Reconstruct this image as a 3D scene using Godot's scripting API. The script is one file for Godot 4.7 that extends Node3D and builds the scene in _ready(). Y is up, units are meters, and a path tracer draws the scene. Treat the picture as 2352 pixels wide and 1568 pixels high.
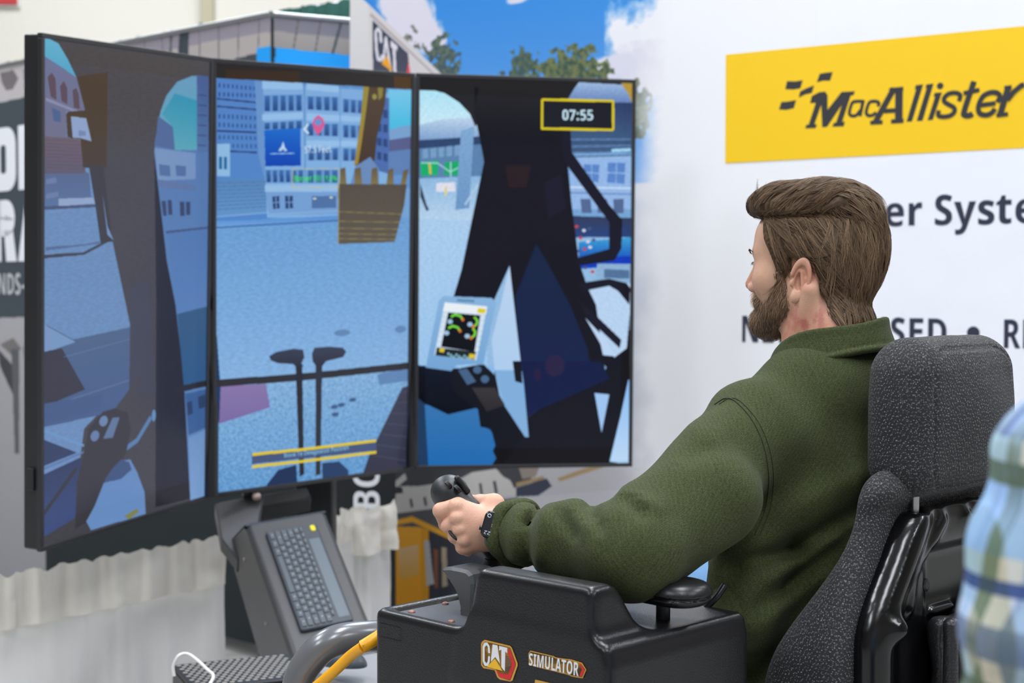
extends Node3D
# A trade-show stand: a man in a green fleece sits at an excavator training simulator in front of three upright screens.
# Metres, y up. The camera stands at (0, 1.6, 0) and looks along -z. The seat, its console and the man share a frame
# ("rig") at the seat's foot, turned 45 degrees: -z is where the seat faces, +x is the sitter's right.

const RIG_AT := Vector3(0.455, 0, -2.24)
var rig := Transform3D(Basis(Vector3.UP, PI / 4), RIG_AT)
var M := {}
var names := {}

func _ready() -> void:
	seed(7)
	# ---- camera, sky, lights, exposure
	var cam := Camera3D.new()
	cam.name = "camera"
	add_child(cam)
	cam.position = Vector3(0, 1.6, 0)
	cam.rotation.x = -atan(130.0 / 3500.0)
	cam.fov = rad_to_deg(2.0 * atan(784.0 / 3500.0))
	var ca := CameraAttributesPhysical.new()
	ca.frustum_focal_length = 12.0 / (784.0 / 3500.0)
	ca.frustum_focus_distance = 2.12
	ca.frustum_near = 0.05
	ca.frustum_far = 100.0
	ca.exposure_aperture = 6.7
	cam.attributes = ca
	cam.current = true
	var we := WorldEnvironment.new()
	we.name = "world_environment"
	var env := Environment.new()
	env.background_mode = Environment.BG_COLOR
	env.background_color = Color(0.02, 0.02, 0.022)
	env.tonemap_mode = Environment.TONE_MAPPER_LINEAR
	env.tonemap_exposure = 1.0
	env.sdfgi_enabled = true
	env.ssao_enabled = true
	env.ssil_enabled = true
	we.environment = env
	add_child(we)
	make_materials()
	ceiling_lights()
	# ---- large structure
	hall()
	backdrops()
	drapes()
	monitors()
	pedestal()
	# ---- objects
	console()
	seat()
	rail_and_hose()
	seated_man()
	standing_person()

func ceiling_lights() -> void:
	# rows of long luminaires under the hall ceiling: a glowing diffuser in a housing and a lamp just below it
	for ix in [-1, 0, 1]:
		for iz in [0, 1, 2, 3]:
			var at := Vector3(ix * 5.2 + 0.6, 7.2, 3.2 - iz * 5.4)
			var t := thing("ceiling_light", "long white hall luminaire hanging above the stands", "ceiling light", "hall luminaires", at)
			part(t, "housing", rbox(Vector3(1.3, 0.12, 3.1), 0.03, Vector3(0, 0.06, 0), 1), M.white_metal)
			part(t, "diffuser", slim_box(Vector3(1.2, 0.03, 3.0), Vector3(0, -0.01, 0)), M.lamp)
			for sx in [-1, 1]:
				part(t, "hanger", tube([Vector3(0, 0.1, sx * 0.9), Vector3(0, 0.8, sx * 0.9)], [0.008], 6), M.white_metal)
			var l := AreaLight3D.new()
			l.name = "luminaire_light"
			l.area_size = Vector2(1.2, 3.0)
			l.light_color = Color(0.955, 0.975, 1.0)
			l.light_energy = LAMP_ENERGY
			l.area_range = 40.0
			l.shadow_enabled = true
			add_child(l, true)
			l.position = at + Vector3(0, -0.05, 0)
			l.rotation.x = -PI / 2

const LAMP_ENERGY := 20.5

# ---------------------------------------------------------------- nodes
func meta(o: Node, label := "", category := "", group := "", kind := "") -> void:
	if label: o.set_meta("label", label)
	if category: o.set_meta("category", category)
	if group: o.set_meta("group", group)
	if kind: o.set_meta("kind", kind)

func numbered(called: String) -> String:
	var n: int = names.get(called, 0)
	names[called] = n + 1
	return called if n == 0 else "%s_%03d" % [called, n]

func thing(called: String, label: String, category: String, group := "", at := Vector3.ZERO, xf = null) -> Node3D:
	var o := Node3D.new()
	o.name = numbered(called)
	add_child(o)
	if xf != null: o.transform = xf
	else: o.position = at
	meta(o, label, category, group)
	return o

func part(parent: Node, called: String, mesh: Mesh, mat: Material, label := "", xf = null) -> MeshInstance3D:
	var o := MeshInstance3D.new()
	o.mesh = mesh
	o.material_override = mat
	var n := called
	var k := 0
	while parent.has_node(NodePath(n)):
		k += 1
		n = "%s_%03d" % [called, k]
	o.name = n
	parent.add_child(o)
	if xf != null: o.transform = xf
	if label: o.set_meta("label", label)
	return o

func solo(called: String, mesh: Mesh, mat: Material, label: String, category: String, group := "", kind := "") -> MeshInstance3D:
	var o := MeshInstance3D.new()
	o.mesh = mesh
	o.material_override = mat
	o.name = numbered(called)
	add_child(o)
	meta(o, label, category, group, kind)
	return o

func struct(called: String, mesh: Mesh, mat: Material) -> MeshInstance3D:
	return solo(called, mesh, mat, "", "", "", "structure")

# ---------------------------------------------------------------- mesh building
class MB:
	var v := PackedVector3Array()
	var n := PackedVector3Array()
	var uv := PackedVector2Array()
	var c := PackedColorArray()
	var idx := PackedInt32Array()
	var colored := false
	func vert(p: Vector3, nn: Vector3, t := Vector2.ZERO, col := Color.WHITE) -> int:
		v.append(p); n.append(nn); uv.append(t); c.append(col)
		return v.size() - 1
	func tri(a: int, b: int, d: int) -> void:   # turned so that the front side (clockwise) agrees with the normals
		var g := (v[b] - v[a]).cross(v[d] - v[a])
		if g.dot(n[a] + n[b] + n[d]) > 0.0:
			idx.append(a); idx.append(d); idx.append(b)
		else:
			idx.append(a); idx.append(b); idx.append(d)
	func quad(a: int, b: int, d: int, e: int) -> void:
		tri(a, b, d); tri(a, d, e)
	func face(p: Array, out: Vector3, uvs := [], col := Color.WHITE) -> void:   # flat convex polygon; out tells its outer side
		var nn: Vector3 = (p[1] - p[0]).cross(p[2] - p[0]).normalized()
		if nn.dot(out) < 0.0: nn = -nn
		var first := v.size()
		for i in p.size(): vert(p[i], nn, uvs[i] if uvs else Vector2(p[i].x, p[i].y), col)
		for i in range(1, p.size() - 1): tri(first, first + i, first + i + 1)
	func grid(rows: Array, close_u := false, close_v := false, uvs := [], flip := false, col := Color.WHITE) -> void:   # rows of points, smooth; normals from the grid
		var nr := rows.size()
		var nc: int = rows[0].size()
		var first := v.size()
		for i in nr:
			for j in nc:
				var i0 := (i - 1 + nr) % nr if close_v else maxi(i - 1, 0)
				var i1 := (i + 1) % nr if close_v else mini(i + 1, nr - 1)
				var j0 := (j - 1 + nc) % nc if close_u else maxi(j - 1, 0)
				var j1 := (j + 1) % nc if close_u else mini(j + 1, nc - 1)
				var du: Vector3 = rows[i][j1] - rows[i][j0]
				var dv: Vector3 = rows[i1][j] - rows[i0][j]
				var nn := du.cross(dv)
				if nn.length_squared() < 1e-18:
					var k := 1 if i < nr / 2 else -1
					du = rows[i + k][j1] - rows[i + k][j0]
					nn = du.cross(dv)
				nn = nn.normalized()
				if flip: nn = -nn
				vert(rows[i][j], nn, uvs[i][j] if uvs else Vector2(float(j) / (nc - 1), float(i) / (nr - 1)), col)
		for i in (nr if close_v else nr - 1):
			for j in (nc if close_u else nc - 1):
				var a := first + i * nc + j
				var b := first + i * nc + (j + 1) % nc
				var d := first + ((i + 1) % nr) * nc + (j + 1) % nc
				var e := first + ((i + 1) % nr) * nc + j
				quad(a, b, d, e)
	func add(o: MB, xf := Transform3D.IDENTITY) -> void:
		var first := v.size()
		for i in o.v.size():
			vert(xf * o.v[i], (xf.basis * o.n[i]).normalized(), o.uv[i], o.c[i])
		for i in o.idx: idx.append(first + i)
		colored = colored or o.colored
	func mesh() -> ArrayMesh:
		var a := []
		a.resize(Mesh.ARRAY_MAX)
		a[Mesh.ARRAY_VERTEX] = v
		a[Mesh.ARRAY_NORMAL] = n
		a[Mesh.ARRAY_TEX_UV] = uv
		if colored: a[Mesh.ARRAY_COLOR] = c
		a[Mesh.ARRAY_INDEX] = idx
		var m := ArrayMesh.new()
		if v.size(): m.add_surface_from_arrays(Mesh.PRIMITIVE_TRIANGLES, a)
		return m

func rbox_mb(size: Vector3, r: float, at := Vector3.ZERO, seg := 2) -> MB:   # box with rounded edges
	var mb := MB.new()
	var h := size / 2.0
	r = minf(r, minf(h.x, minf(h.y, h.z)) * 0.999)
	var inn := h - Vector3.ONE * r
	for ax in 3:
		var u := (ax + 1) % 3
		var w := (ax + 2) % 3
		for s in [-1.0, 1.0]:
			var rows := []
			for e in [u, w]:
				var l := []
				for k in seg + 1: l.append(-inn[e] - r * tan(PI / 4 * (1.0 - float(k) / seg)))
				for k in seg + 1: l.append(inn[e] + r * tan(PI / 4 * (float(k) / seg)))
				rows.append(l)
			var first := mb.v.size()
			var nu: int = rows[0].size()
			for j in rows[1].size():
				for i in nu:
					var q := Vector3.ZERO
					q[ax] = s * h[ax]; q[u] = rows[0][i]; q[w] = rows[1][j]
					var c := q.clamp(-inn, inn)
					var d := (q - c).normalized()
					mb.vert(at + c + d * r, d, Vector2(q[u], q[w]))
			for j in rows[1].size() - 1:
				for i in nu - 1:
					var a = first + j * nu + i
					mb.quad(a, a + 1, a + nu + 1, a + nu)
	return mb

func rbox(size: Vector3, r: float, at := Vector3.ZERO, seg := 2) -> ArrayMesh:
	return rbox_mb(size, r, at, seg).mesh()

func slim_box(size: Vector3, at: Vector3) -> ArrayMesh:   # twelve triangles
	var mb := MB.new()
	for ax in 3:
		for s in [-0.5, 0.5]:
			var f := []
			for o in [[-0.5, -0.5], [0.5, -0.5], [0.5, 0.5], [-0.5, 0.5]]:
				var q := Vector3.ZERO
				q[ax] = s * size[ax]
				q[(ax + 1) % 3] = o[0] * size[(ax + 1) % 3]
				q[(ax + 2) % 3] = o[1] * size[(ax + 2) % 3]
				f.append(at + q)
			var out := Vector3.ZERO
			out[ax] = s
			mb.face(f, out)
	return mb.mesh()

func smooth_path(p: Array, per := 6, closed := false) -> Array:   # Catmull-Rom through the points
	var out := []
	var n := p.size()
	for i in (n if closed else n - 1):
		var a = p[(i - 1 + n) % n] if closed or i > 0 else p[0] * 2.0 - p[1]
		var b = p[i]
		var c = p[(i + 1) % n]
		var d = p[(i + 2) % n] if closed or i < n - 2 else p[n - 1] * 2.0 - p[n - 2]
		for k in per:
			var t := float(k) / per
			out.append((b * 2.0 + (c - a) * t + (a * 2.0 - b * 5.0 + c * 4.0 - d) * t * t + (b * 3.0 - a - c * 3.0 + d) * t * t * t) * 0.5)
	if not closed: out.append(p[n - 1])
	return out

func tube_mb(p: Array, radii: Array, sides := 12, caps := true, flat := 1.0) -> MB:   # radii: one, or one per point; flat squeezes across
	var mb := MB.new()
	var n := p.size()
	var t0: Vector3 = (p[1] - p[0]).normalized()
	var up := Vector3.UP if absf(t0.y) < 0.9 else Vector3.RIGHT
	var side := t0.cross(up).normalized()
	var rows := []
	for i in n:
		var t: Vector3 = (p[mini(i + 1, n - 1)] - p[maxi(i - 1, 0)]).normalized()
		side = (side - t * side.dot(t)).normalized()
		var b := side.cross(t)
		var r: float = radii[i] if radii.size() > 1 else radii[0]
		var row := []
		for k in sides + 1:
			var a := TAU * k / sides
			row.append(p[i] + (side * cos(a) + b * sin(a) * flat) * r)
		rows.append(row)
	# the first and last column coincide: average is right since the ring closes
	mb.grid(rows)
	var nn := sides + 1
	for i in n:   # heal the seam, and make all normals point outwards
		var m := (mb.n[i * nn] + mb.n[i * nn + sides]).normalized()
		mb.n[i * nn] = m
		mb.n[i * nn + sides] = m
	for i in mb.n.size():
		if mb.n[i].dot(mb.v[i] - p[i / nn]) < 0.0: mb.n[i] = -mb.n[i]
	var old := mb.idx
	mb.idx = PackedInt32Array()
	for i in range(0, old.size(), 3): mb.tri(old[i], old[i + 1], old[i + 2])
	if caps:
		for e in [0, n - 1]:
			var out: Vector3 = (p[0] - p[1]) if e == 0 else (p[n - 1] - p[n - 2])
			out = out.normalized()
			var c := mb.vert(p[e], out)
			var ring := []
			for k in sides + 1: ring.append(mb.vert(rows[e][k], out))
			for k in sides: mb.tri(c, ring[k], ring[k + 1])
	return mb

func tube(p: Array, radii: Array, sides := 12, caps := true, flat := 1.0) -> ArrayMesh:
	return tube_mb(p, radii, sides, caps, flat).mesh()

func lathe_mb(profile: Array, sides := 24) -> MB:   # profile of (radius, height) round y
	var mb := MB.new()
	var rows := []
	for q in profile:
		var row := []
		for k in sides + 1:
			var a := TAU * k / sides
			row.append(Vector3(cos(a) * q.x, q.y, -sin(a) * q.x))
		rows.append(row)
	for i in profile.size() - 1:   # each band keeps its own edges
		var d: Vector2 = profile[i + 1] - profile[i]
		var first := mb.v.size()
		for k in sides + 1:
			var a := TAU * k / sides
			var nn := Vector3(cos(a) * d.y, -d.x, -sin(a) * d.y).normalized()
			mb.vert(rows[i][k], nn, Vector2(float(k) / sides, 0))
			mb.vert(rows[i + 1][k], nn, Vector2(float(k) / sides, 1))
		for k in sides:
			mb.quad(first + k * 2, first + k * 2 + 2, first + k * 2 + 3, first + k * 2 + 1)
	return mb

func lathe(profile: Array, sides := 24) -> ArrayMesh:
	return lathe_mb(profile, sides).mesh()

func ccw(poly: PackedVector2Array) -> PackedVector2Array:
	var p := poly.duplicate()
	if Geometry2D.is_polygon_clockwise(p): p.reverse()
	return p

func prism_mb(poly: PackedVector2Array, z0: float, z1: float, bevel := 0.0, col := Color.WHITE) -> MB:   # polygon in xy, from z0 (back) to z1 (front), front edge chamfered
	var mb := MB.new()
	var p := ccw(poly)
	var n := p.size()
	var q := PackedVector2Array()
	for i in n:
		var a := (p[i] - p[(i - 1 + n) % n]).normalized()
		var b := (p[(i + 1) % n] - p[i]).normalized()
		var na := Vector2(-a.y, a.x)
		var nb := Vector2(-b.y, b.x)
		var k := maxf(0.35, 1.0 + na.dot(nb))
		q.append(p[i] + (na + nb) / k * bevel)
	for i in n:
		var j := (i + 1) % n
		var e := p[j] - p[i]
		var out := Vector3(e.y, -e.x, 0)
		mb.face([Vector3(p[i].x, p[i].y, z0), Vector3(p[j].x, p[j].y, z0), Vector3(p[j].x, p[j].y, z1 - bevel), Vector3(p[i].x, p[i].y, z1 - bevel)], out, [], col)
		if bevel > 0.0:
			mb.face([Vector3(p[i].x, p[i].y, z1 - bevel), Vector3(p[j].x, p[j].y, z1 - bevel), Vector3(q[j].x, q[j].y, z1), Vector3(q[i].x, q[i].y, z1)], out + Vector3(0, 0, out.length()), [], col)
	for f in [[q, z1, 1.0], [p, z0, -1.0]]:
		var ti := Geometry2D.triangulate_polygon(f[0])
		var first := mb.v.size()
		for t in f[0]: mb.vert(Vector3(t.x, t.y, f[1]), Vector3(0, 0, f[2]), t, col)
		for i in range(0, ti.size(), 3): mb.tri(first + ti[i], first + ti[i + 1], first + ti[i + 2])
	return mb

func prism(poly: PackedVector2Array, z0: float, z1: float, bevel := 0.0) -> ArrayMesh:
	return prism_mb(poly, z0, z1, bevel).mesh()

func rrect(w: float, h: float, r: float, at := Vector2.ZERO, seg := 4) -> PackedVector2Array:
	var out := PackedVector2Array()
	for c in [[1, 1, 0.0], [-1, 1, PI / 2], [-1, -1, PI], [1, -1, 1.5 * PI]]:
		for k in seg + 1:
			var a: float = c[2] + PI / 2 * k / seg
			out.append(at + Vector2(c[0] * (w / 2 - r), c[1] * (h / 2 - r)) + Vector2(cos(a), sin(a)) * r)
	return out

func circle(r: float, at := Vector2.ZERO, n := 20, ry := -1.0) -> PackedVector2Array:
	var out := PackedVector2Array()
	for k in n: out.append(at + Vector2(cos(TAU * k / n) * r, sin(TAU * k / n) * (r if ry < 0 else ry)))
	return out

func lettering_mb(text: String, family: String, bold: bool, box: Rect2, shear := 0.0, depth := 0.001) -> MB:   # letters in xy filling the box, z from 0 to depth
	var f := SystemFont.new()
	f.font_names = PackedStringArray([family])
	f.font_weight = 700 if bold else 400
	var tm := TextMesh.new()
	tm.font = f
	tm.text = text
	tm.font_size = 64
	tm.pixel_size = 0.01
	tm.depth = 0.0
	tm.curve_step = 2.0
	var a := tm.get_mesh_arrays()
	var vv: PackedVector3Array = a[Mesh.ARRAY_VERTEX]
	var ii: PackedInt32Array = a[Mesh.ARRAY_INDEX] if a[Mesh.ARRAY_INDEX] != null else PackedInt32Array(range(vv.size()))
	var lo := Vector2(1e9, 1e9)
	var hi := -lo
	for p in vv:
		lo = lo.min(Vector2(p.x, p.y)); hi = hi.max(Vector2(p.x, p.y))
	var mb := MB.new()
	for p in vv:
		var t := (Vector2(p.x, p.y) - lo) / (hi - lo)
		var y := box.position.y + t.y * box.size.y
		mb.vert(Vector3(box.position.x + t.x * box.size.x + (y - box.position.y) * shear, y, depth), Vector3(0, 0, 1), t)
	for i in range(0, ii.size(), 3): mb.tri(ii[i], ii[i + 1], ii[i + 2])
	return mb

func strokes_mb(lines: Array, z: float, join := Geometry2D.JOIN_MITER, end := Geometry2D.END_BUTT) -> MB:   # [points, width] pairs drawn as flat bands in xy
	var mb := MB.new()
	for l in lines:
		for poly in Geometry2D.offset_polyline(PackedVector2Array(l[0]), l[1] / 2.0, join, end):
			flat_poly(mb, poly, z)
	return mb

func flat_poly(mb: MB, poly: PackedVector2Array, z: float, col := Color.WHITE) -> void:
	var ti := Geometry2D.triangulate_polygon(poly)
	var first := mb.v.size()
	for t in poly: mb.vert(Vector3(t.x, t.y, z), Vector3(0, 0, 1), t, col)
	for i in range(0, ti.size(), 3): mb.tri(first + ti[i], first + ti[i + 1], first + ti[i + 2])

func flat(poly: PackedVector2Array, z: float) -> ArrayMesh:
	var mb := MB.new()
	flat_poly(mb, poly, z)
	return mb.mesh()

# ---------------------------------------------------------------- prints: pictures drawn by filling polygons
class Pic:
	var w: int
	var h: int
	var im: Image
	func _init(ww: int, hh: int, c: Color) -> void:
		w = ww; h = hh
		im = Image.create(w, h, false, Image.FORMAT_RGB8)
		im.fill(c)
	func poly(p: PackedVector2Array, c: Color, c2 = null) -> void:   # c at the top to c2 at the bottom
		var y0 := INF
		var y1 := -INF
		for q in p:
			y0 = minf(y0, q.y); y1 = maxf(y1, q.y)
		var n := p.size()
		for y in range(maxi(0, floori(y0)), mini(h, ceili(y1))):
			var yy := y + 0.5
			var xs := []
			for i in n:
				var a := p[i]
				var b := p[(i + 1) % n]
				if (a.y <= yy) != (b.y <= yy): xs.append(a.x + (yy - a.y) / (b.y - a.y) * (b.x - a.x))
			xs.sort()
			var col: Color = c if c2 == null else c.lerp(c2, clampf((yy - y0) / maxf(y1 - y0, 1.0), 0, 1))
			for k in range(0, xs.size() - 1, 2):
				var xa := maxi(0, roundi(xs[k]))
				var xb := mini(w, roundi(xs[k + 1]))
				if xb > xa: im.fill_rect(Rect2i(xa, y, xb - xa, 1), col)
	func line(p: PackedVector2Array, width: float, c: Color) -> void:
		if p.size() > 3 and p[0].distance_to(p[p.size() - 1]) < width * 1.5:   # a closed outline: two open halves
			var k := p.size() / 2
			line(p.slice(0, k + 1), width, c)
			line(p.slice(k), width, c)
			return
		for q in Geometry2D.offset_polyline(p, width / 2.0, Geometry2D.JOIN_ROUND, Geometry2D.END_BUTT): poly(q, c)
	func oval(at: Vector2, rx: float, ry: float, c: Color, turn := 0.0) -> void:
		var p := PackedVector2Array()
		for k in 28: p.append(at + Vector2(cos(TAU * k / 28) * rx, sin(TAU * k / 28) * ry).rotated(turn))
		poly(p, c)
	func windows(q: PackedVector2Array, nx: int, ny: int, fx: float, fy: float, c: Color, c2 = null) -> void:   # nx by ny panes in the quad tl, tr, br, bl
		for j in ny:
			for i in nx:
				var r := PackedVector2Array()
				for o in [[0, 0], [1, 0], [1, 1], [0, 1]]:
					var s: float = (i + (1 - fx) / 2 + o[0] * fx) / nx
					var t: float = (j + (1 - fy) / 2 + o[1] * fy) / ny
					r.append(q[0].lerp(q[1], s).lerp(q[3].lerp(q[2], s), t))
				poly(r, c, c2)
	func grain(amount: float, scale: float, sd: int, stretch := 2.0) -> void:   # mottling as on coarse ground
		var nz := FastNoiseLite.new()
		nz.seed = sd
		nz.frequency = 1.0 / scale
		nz.fractal_octaves = 4
		var d := im.get_data()
		var k := 0
		for y in h:
			for x in w:
				var f := 1.0 + amount * nz.get_noise_2d(x, y * stretch)
				d[k] = mini(255, int(d[k] * f)); d[k + 1] = mini(255, int(d[k + 1] * f)); d[k + 2] = mini(255, int(d[k + 2] * f))
				k += 3
		im = Image.create_from_data(w, h, false, Image.FORMAT_RGB8, d)
	func letters(mb, at: Vector2, c: Color, up := Vector2(0, -1), right := Vector2(1, 0)) -> void:   # a flat lettering mesh, its xy laid along right and up
		for i in range(0, mb.idx.size(), 3):
			var t := PackedVector2Array()
			for k in 3:
				var q: Vector3 = mb.v[mb.idx[i + k]]
				t.append(at + right * q.x + up * q.y)
			poly(t, c)
	func tex() -> ImageTexture:
		return ImageTexture.create_from_image(im)

func rgb(r: float, g: float, b: float) -> Color:
	return Color(r / 255.0, g / 255.0, b / 255.0)

# ---------------------------------------------------------------- materials
func mat(c: Color, rough := 0.6, metal := 0.0, spec := 0.5) -> StandardMaterial3D:
	var m := StandardMaterial3D.new()
	m.albedo_color = c
	m.roughness = rough
	m.metallic = metal
	m.metallic_specular = spec
	return m

func noise_tex(size: int, freq: float, sd: int, oct := 3, normal := false, strength := 4.0, ramp: Array = []) -> NoiseTexture2D:
	var f := FastNoiseLite.new()
	f.seed = sd
	f.frequency = freq
	f.fractal_octaves = oct
	var t := NoiseTexture2D.new()
	t.width = size
	t.height = size
	t.seamless = true
	t.noise = f
	t.as_normal_map = normal
	t.bump_strength = strength
	if ramp:
		var g := Gradient.new()
		g.offsets = PackedFloat32Array([0.0, 1.0])
		g.colors = PackedColorArray([ramp[0], ramp[1]])
		t.color_ramp = g
	return t

func tri_planar(m: StandardMaterial3D, scale: float, world := false) -> StandardMaterial3D:
	m.uv1_triplanar = true
	m.uv1_world_triplanar = world
	m.uv1_scale = Vector3.ONE * scale
	return m

func glow(c: Color, energy: float) -> StandardMaterial3D:
	var m := mat(Color.BLACK, 0.4)
	m.emission_enabled = true
	m.emission = c
	m.emission_energy_multiplier = energy
	return m

func make_materials() -> void:
	M.white_metal = mat(rgb(225, 226, 226), 0.5)
	M.lamp = glow(Color(0.97, 0.98, 1.0), 4.0)
	M.floor = mat(rgb(196, 195, 192), 0.5)
	M.floor.albedo_texture = noise_tex(512, 0.02, 3, 4, false, 1, [Color(0.8, 0.8, 0.8), Color(1, 1, 1)])
	tri_planar(M.floor, 0.4)
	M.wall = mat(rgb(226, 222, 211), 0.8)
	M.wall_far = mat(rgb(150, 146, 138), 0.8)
	M.ceiling = mat(rgb(222, 222, 220), 0.9)
	M.trim = mat(rgb(186, 178, 152), 0.7)
	M.fabric_white = mat(rgb(246, 247, 255), 0.75)
	M.fabric_white.normal_enabled = true
	M.fabric_white.normal_texture = noise_tex(512, 0.006, 5, 3, true, 5.0)
	M.fabric_white.normal_scale = 0.25
	tri_planar(M.fabric_white, 1.1)
	M.ink_navy = mat(rgb(44, 49, 70), 0.7)
	M.ink_dark = mat(rgb(50, 50, 54), 0.7)
	M.sign_yellow = mat(rgb(255, 208, 20), 0.6)
	M.white_print = mat(rgb(242, 244, 250), 0.7)
	M.slate = mat(rgb(66, 76, 84), 0.7)
	M.teal = mat(rgb(58, 110, 100), 0.8)
	M.dark_drape = mat(rgb(22, 34, 38), 0.85)
	M.bezel = mat(rgb(38, 38, 41), 0.42)
	M.bezel_edge = mat(rgb(30, 30, 33), 0.4)
	M.alu = mat(rgb(170, 172, 176), 0.35, 0.9)
	M.steel = mat(rgb(190, 190, 188), 0.3, 1.0)
	M.red = mat(rgb(190, 60, 60), 0.5)

func pv(a: Array) -> PackedVector2Array:   # x, y, x, y, ...
	var out := PackedVector2Array()
	for i in range(0, a.size(), 2): out.append(Vector2(a[i], a[i + 1]))
	return out

# ---------------------------------------------------------------- solids from distance fields (surface nets)
static func smin(a: float, b: float, k: float) -> float:
	var h := maxf(k - absf(a - b), 0.0) / k
	return minf(a, b) - h * h * k * 0.25

static func smax(a: float, b: float, k: float) -> float:
	var h := maxf(k - absf(a - b), 0.0) / k
	return maxf(a, b) + h * h * k * 0.25

static func cap(p: Vector3, a: Vector3, b: Vector3, ra: float, rb: float) -> float:   # tapered capsule
	var ab := b - a
	var t := clampf((p - a).dot(ab) / ab.length_squared(), 0.0, 1.0)
	return (p - a - ab * t).length() - lerpf(ra, rb, t)

static func ell(p: Vector3, c: Vector3, r: Vector3) -> float:   # ellipsoid
	var q := (p - c) / r
	var k := q.length()
	var g := (q / r).length()
	return k * (k - 1.0) / maxf(g, 1e-6)

static func box(p: Vector3, c: Vector3, h: Vector3, r: float) -> float:   # rounded box
	var q := (p - c).abs() - h + Vector3.ONE * r
	return q.max(Vector3.ZERO).length() + minf(maxf(q.x, maxf(q.y, q.z)), 0.0) - r

const EDGES := [[0, 1], [2, 3], [4, 5], [6, 7], [0, 2], [1, 3], [4, 6], [5, 7], [0, 4], [1, 5], [2, 6], [3, 7]]

static func nets(field: Callable, lo: Vector3, hi: Vector3, cell: float, slack := 0.0) -> MB:
	var nx := int((hi.x - lo.x) / cell / 4.0 + 1) * 4
	var ny := int((hi.y - lo.y) / cell / 4.0 + 1) * 4
	var nz := int((hi.z - lo.z) / cell / 4.0 + 1) * 4
	var sx := nx + 1
	var sxy := sx * (ny + 1)
	var val := PackedFloat32Array()
	val.resize(sxy * (nz + 1))
	val.fill(1e9)
	var at := PackedInt32Array()
	at.resize(val.size())
	at.fill(-1)
	var off := PackedInt32Array([0, 1, sx, sx + 1, sxy, sxy + 1, sxy + sx, sxy + sx + 1])
	var reach := cell * 3.5 + slack
	var mb := MB.new()
	var cells := PackedInt32Array()
	var cor := PackedFloat32Array()
	cor.resize(8)
	for bz in range(0, nz, 4):
		for by in range(0, ny, 4):
			for bx in range(0, nx, 4):
				var mid := lo + Vector3(bx + 2, by + 2, bz + 2) * cell
				if absf(field.call(mid)) > reach: continue
				for z in range(bz, bz + 5):
					for y in range(by, by + 5):
						var row := z * sxy + y * sx
						for x in range(bx, bx + 5):
							if val[row + x] == 1e9: val[row + x] = field.call(lo + Vector3(x, y, z) * cell)
				for z in range(bz, bz + 4):
					for y in range(by, by + 4):
						for x in range(bx, bx + 4):
							var i := z * sxy + y * sx + x
							var neg := 0
							for k in 8:
								var v := val[i + off[k]]
								cor[k] = v
								if v < 0.0: neg += 1
							if neg == 0 or neg == 8: continue
							var sum := Vector3.ZERO
							var n := 0
							for e in EDGES:
								var a := cor[e[0]]
								var b := cor[e[1]]
								if (a < 0.0) != (b < 0.0):
									var t := a / (a - b)
									var pa := Vector3(e[0] & 1, (e[0] >> 1) & 1, e[0] >> 2)
									var pb := Vector3(e[1] & 1, (e[1] >> 1) & 1, e[1] >> 2)
									sum += pa.lerp(pb, t)
									n += 1
							at[i] = mb.v.size()
							cells.append(i)
							mb.v.append(lo + (Vector3(x, y, z) + sum / n) * cell)
							var gr := Vector3(cor[1] + cor[3] + cor[5] + cor[7] - cor[0] - cor[2] - cor[4] - cor[6], cor[2] + cor[3] + cor[6] + cor[7] - cor[0] - cor[1] - cor[4] - cor[5], cor[4] + cor[5] + cor[6] + cor[7] - cor[0] - cor[1] - cor[2] - cor[3])
							mb.n.append(gr.normalized())
							mb.uv.append(Vector2(x, y) * cell)
							mb.c.append(Color.WHITE)
	for i in cells:   # a quad round each crossed edge that starts at the cell's first corner
		var a := val[i]
		for d in 3:
			var step: int = [1, sx, sxy][d]
			var s1: int = [sx, sxy, 1][d]
			var s2: int = [sxy, 1, sx][d]
			var b := val[i + step]
			if (a < 0.0) == (b < 0.0): continue
			if i - s1 - s2 < 0: continue
			var q0 := at[i]
			var q1 := at[i - s1]
			var q2 := at[i - s1 - s2]
			var q3 := at[i - s2]
			if q1 < 0 or q2 < 0 or q3 < 0: continue
			mb.quad(q0, q1, q2, q3)
	return mb

static func relax(mb: MB, times := 2) -> void:   # evens out the net
	for t in times:
		var sum := PackedVector3Array()
		var cnt := PackedInt32Array()
		sum.resize(mb.v.size())
		cnt.resize(mb.v.size())
		for i in range(0, mb.idx.size(), 3):
			for k in 3:
				sum[mb.idx[i + k]] += mb.v[mb.idx[i + (k + 1) % 3]]
				cnt[mb.idx[i + k]] += 1
		for i in cnt.size():
			if cnt[i] > 3: mb.v[i] = mb.v[i].lerp(sum[i] / cnt[i], 0.6)
	resmooth(mb)

static func resmooth(mb: MB, times := 1) -> void:   # normals from the faces themselves
	var acc := PackedVector3Array()
	acc.resize(mb.v.size())
	for i in range(0, mb.idx.size(), 3):
		var g := (mb.v[mb.idx[i + 2]] - mb.v[mb.idx[i]]).cross(mb.v[mb.idx[i + 1]] - mb.v[mb.idx[i]])
		for k in 3: acc[mb.idx[i + k]] += g
	for i in acc.size():
		var n := acc[i].normalized()
		mb.n[i] = n if n.dot(mb.n[i]) > -0.2 else mb.n[i]

# ---------------------------------------------------------------- the hall
func slab(size: Vector3, at: Vector3) -> ArrayMesh:
	return rbox(size, 0.02, at, 1)

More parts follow.
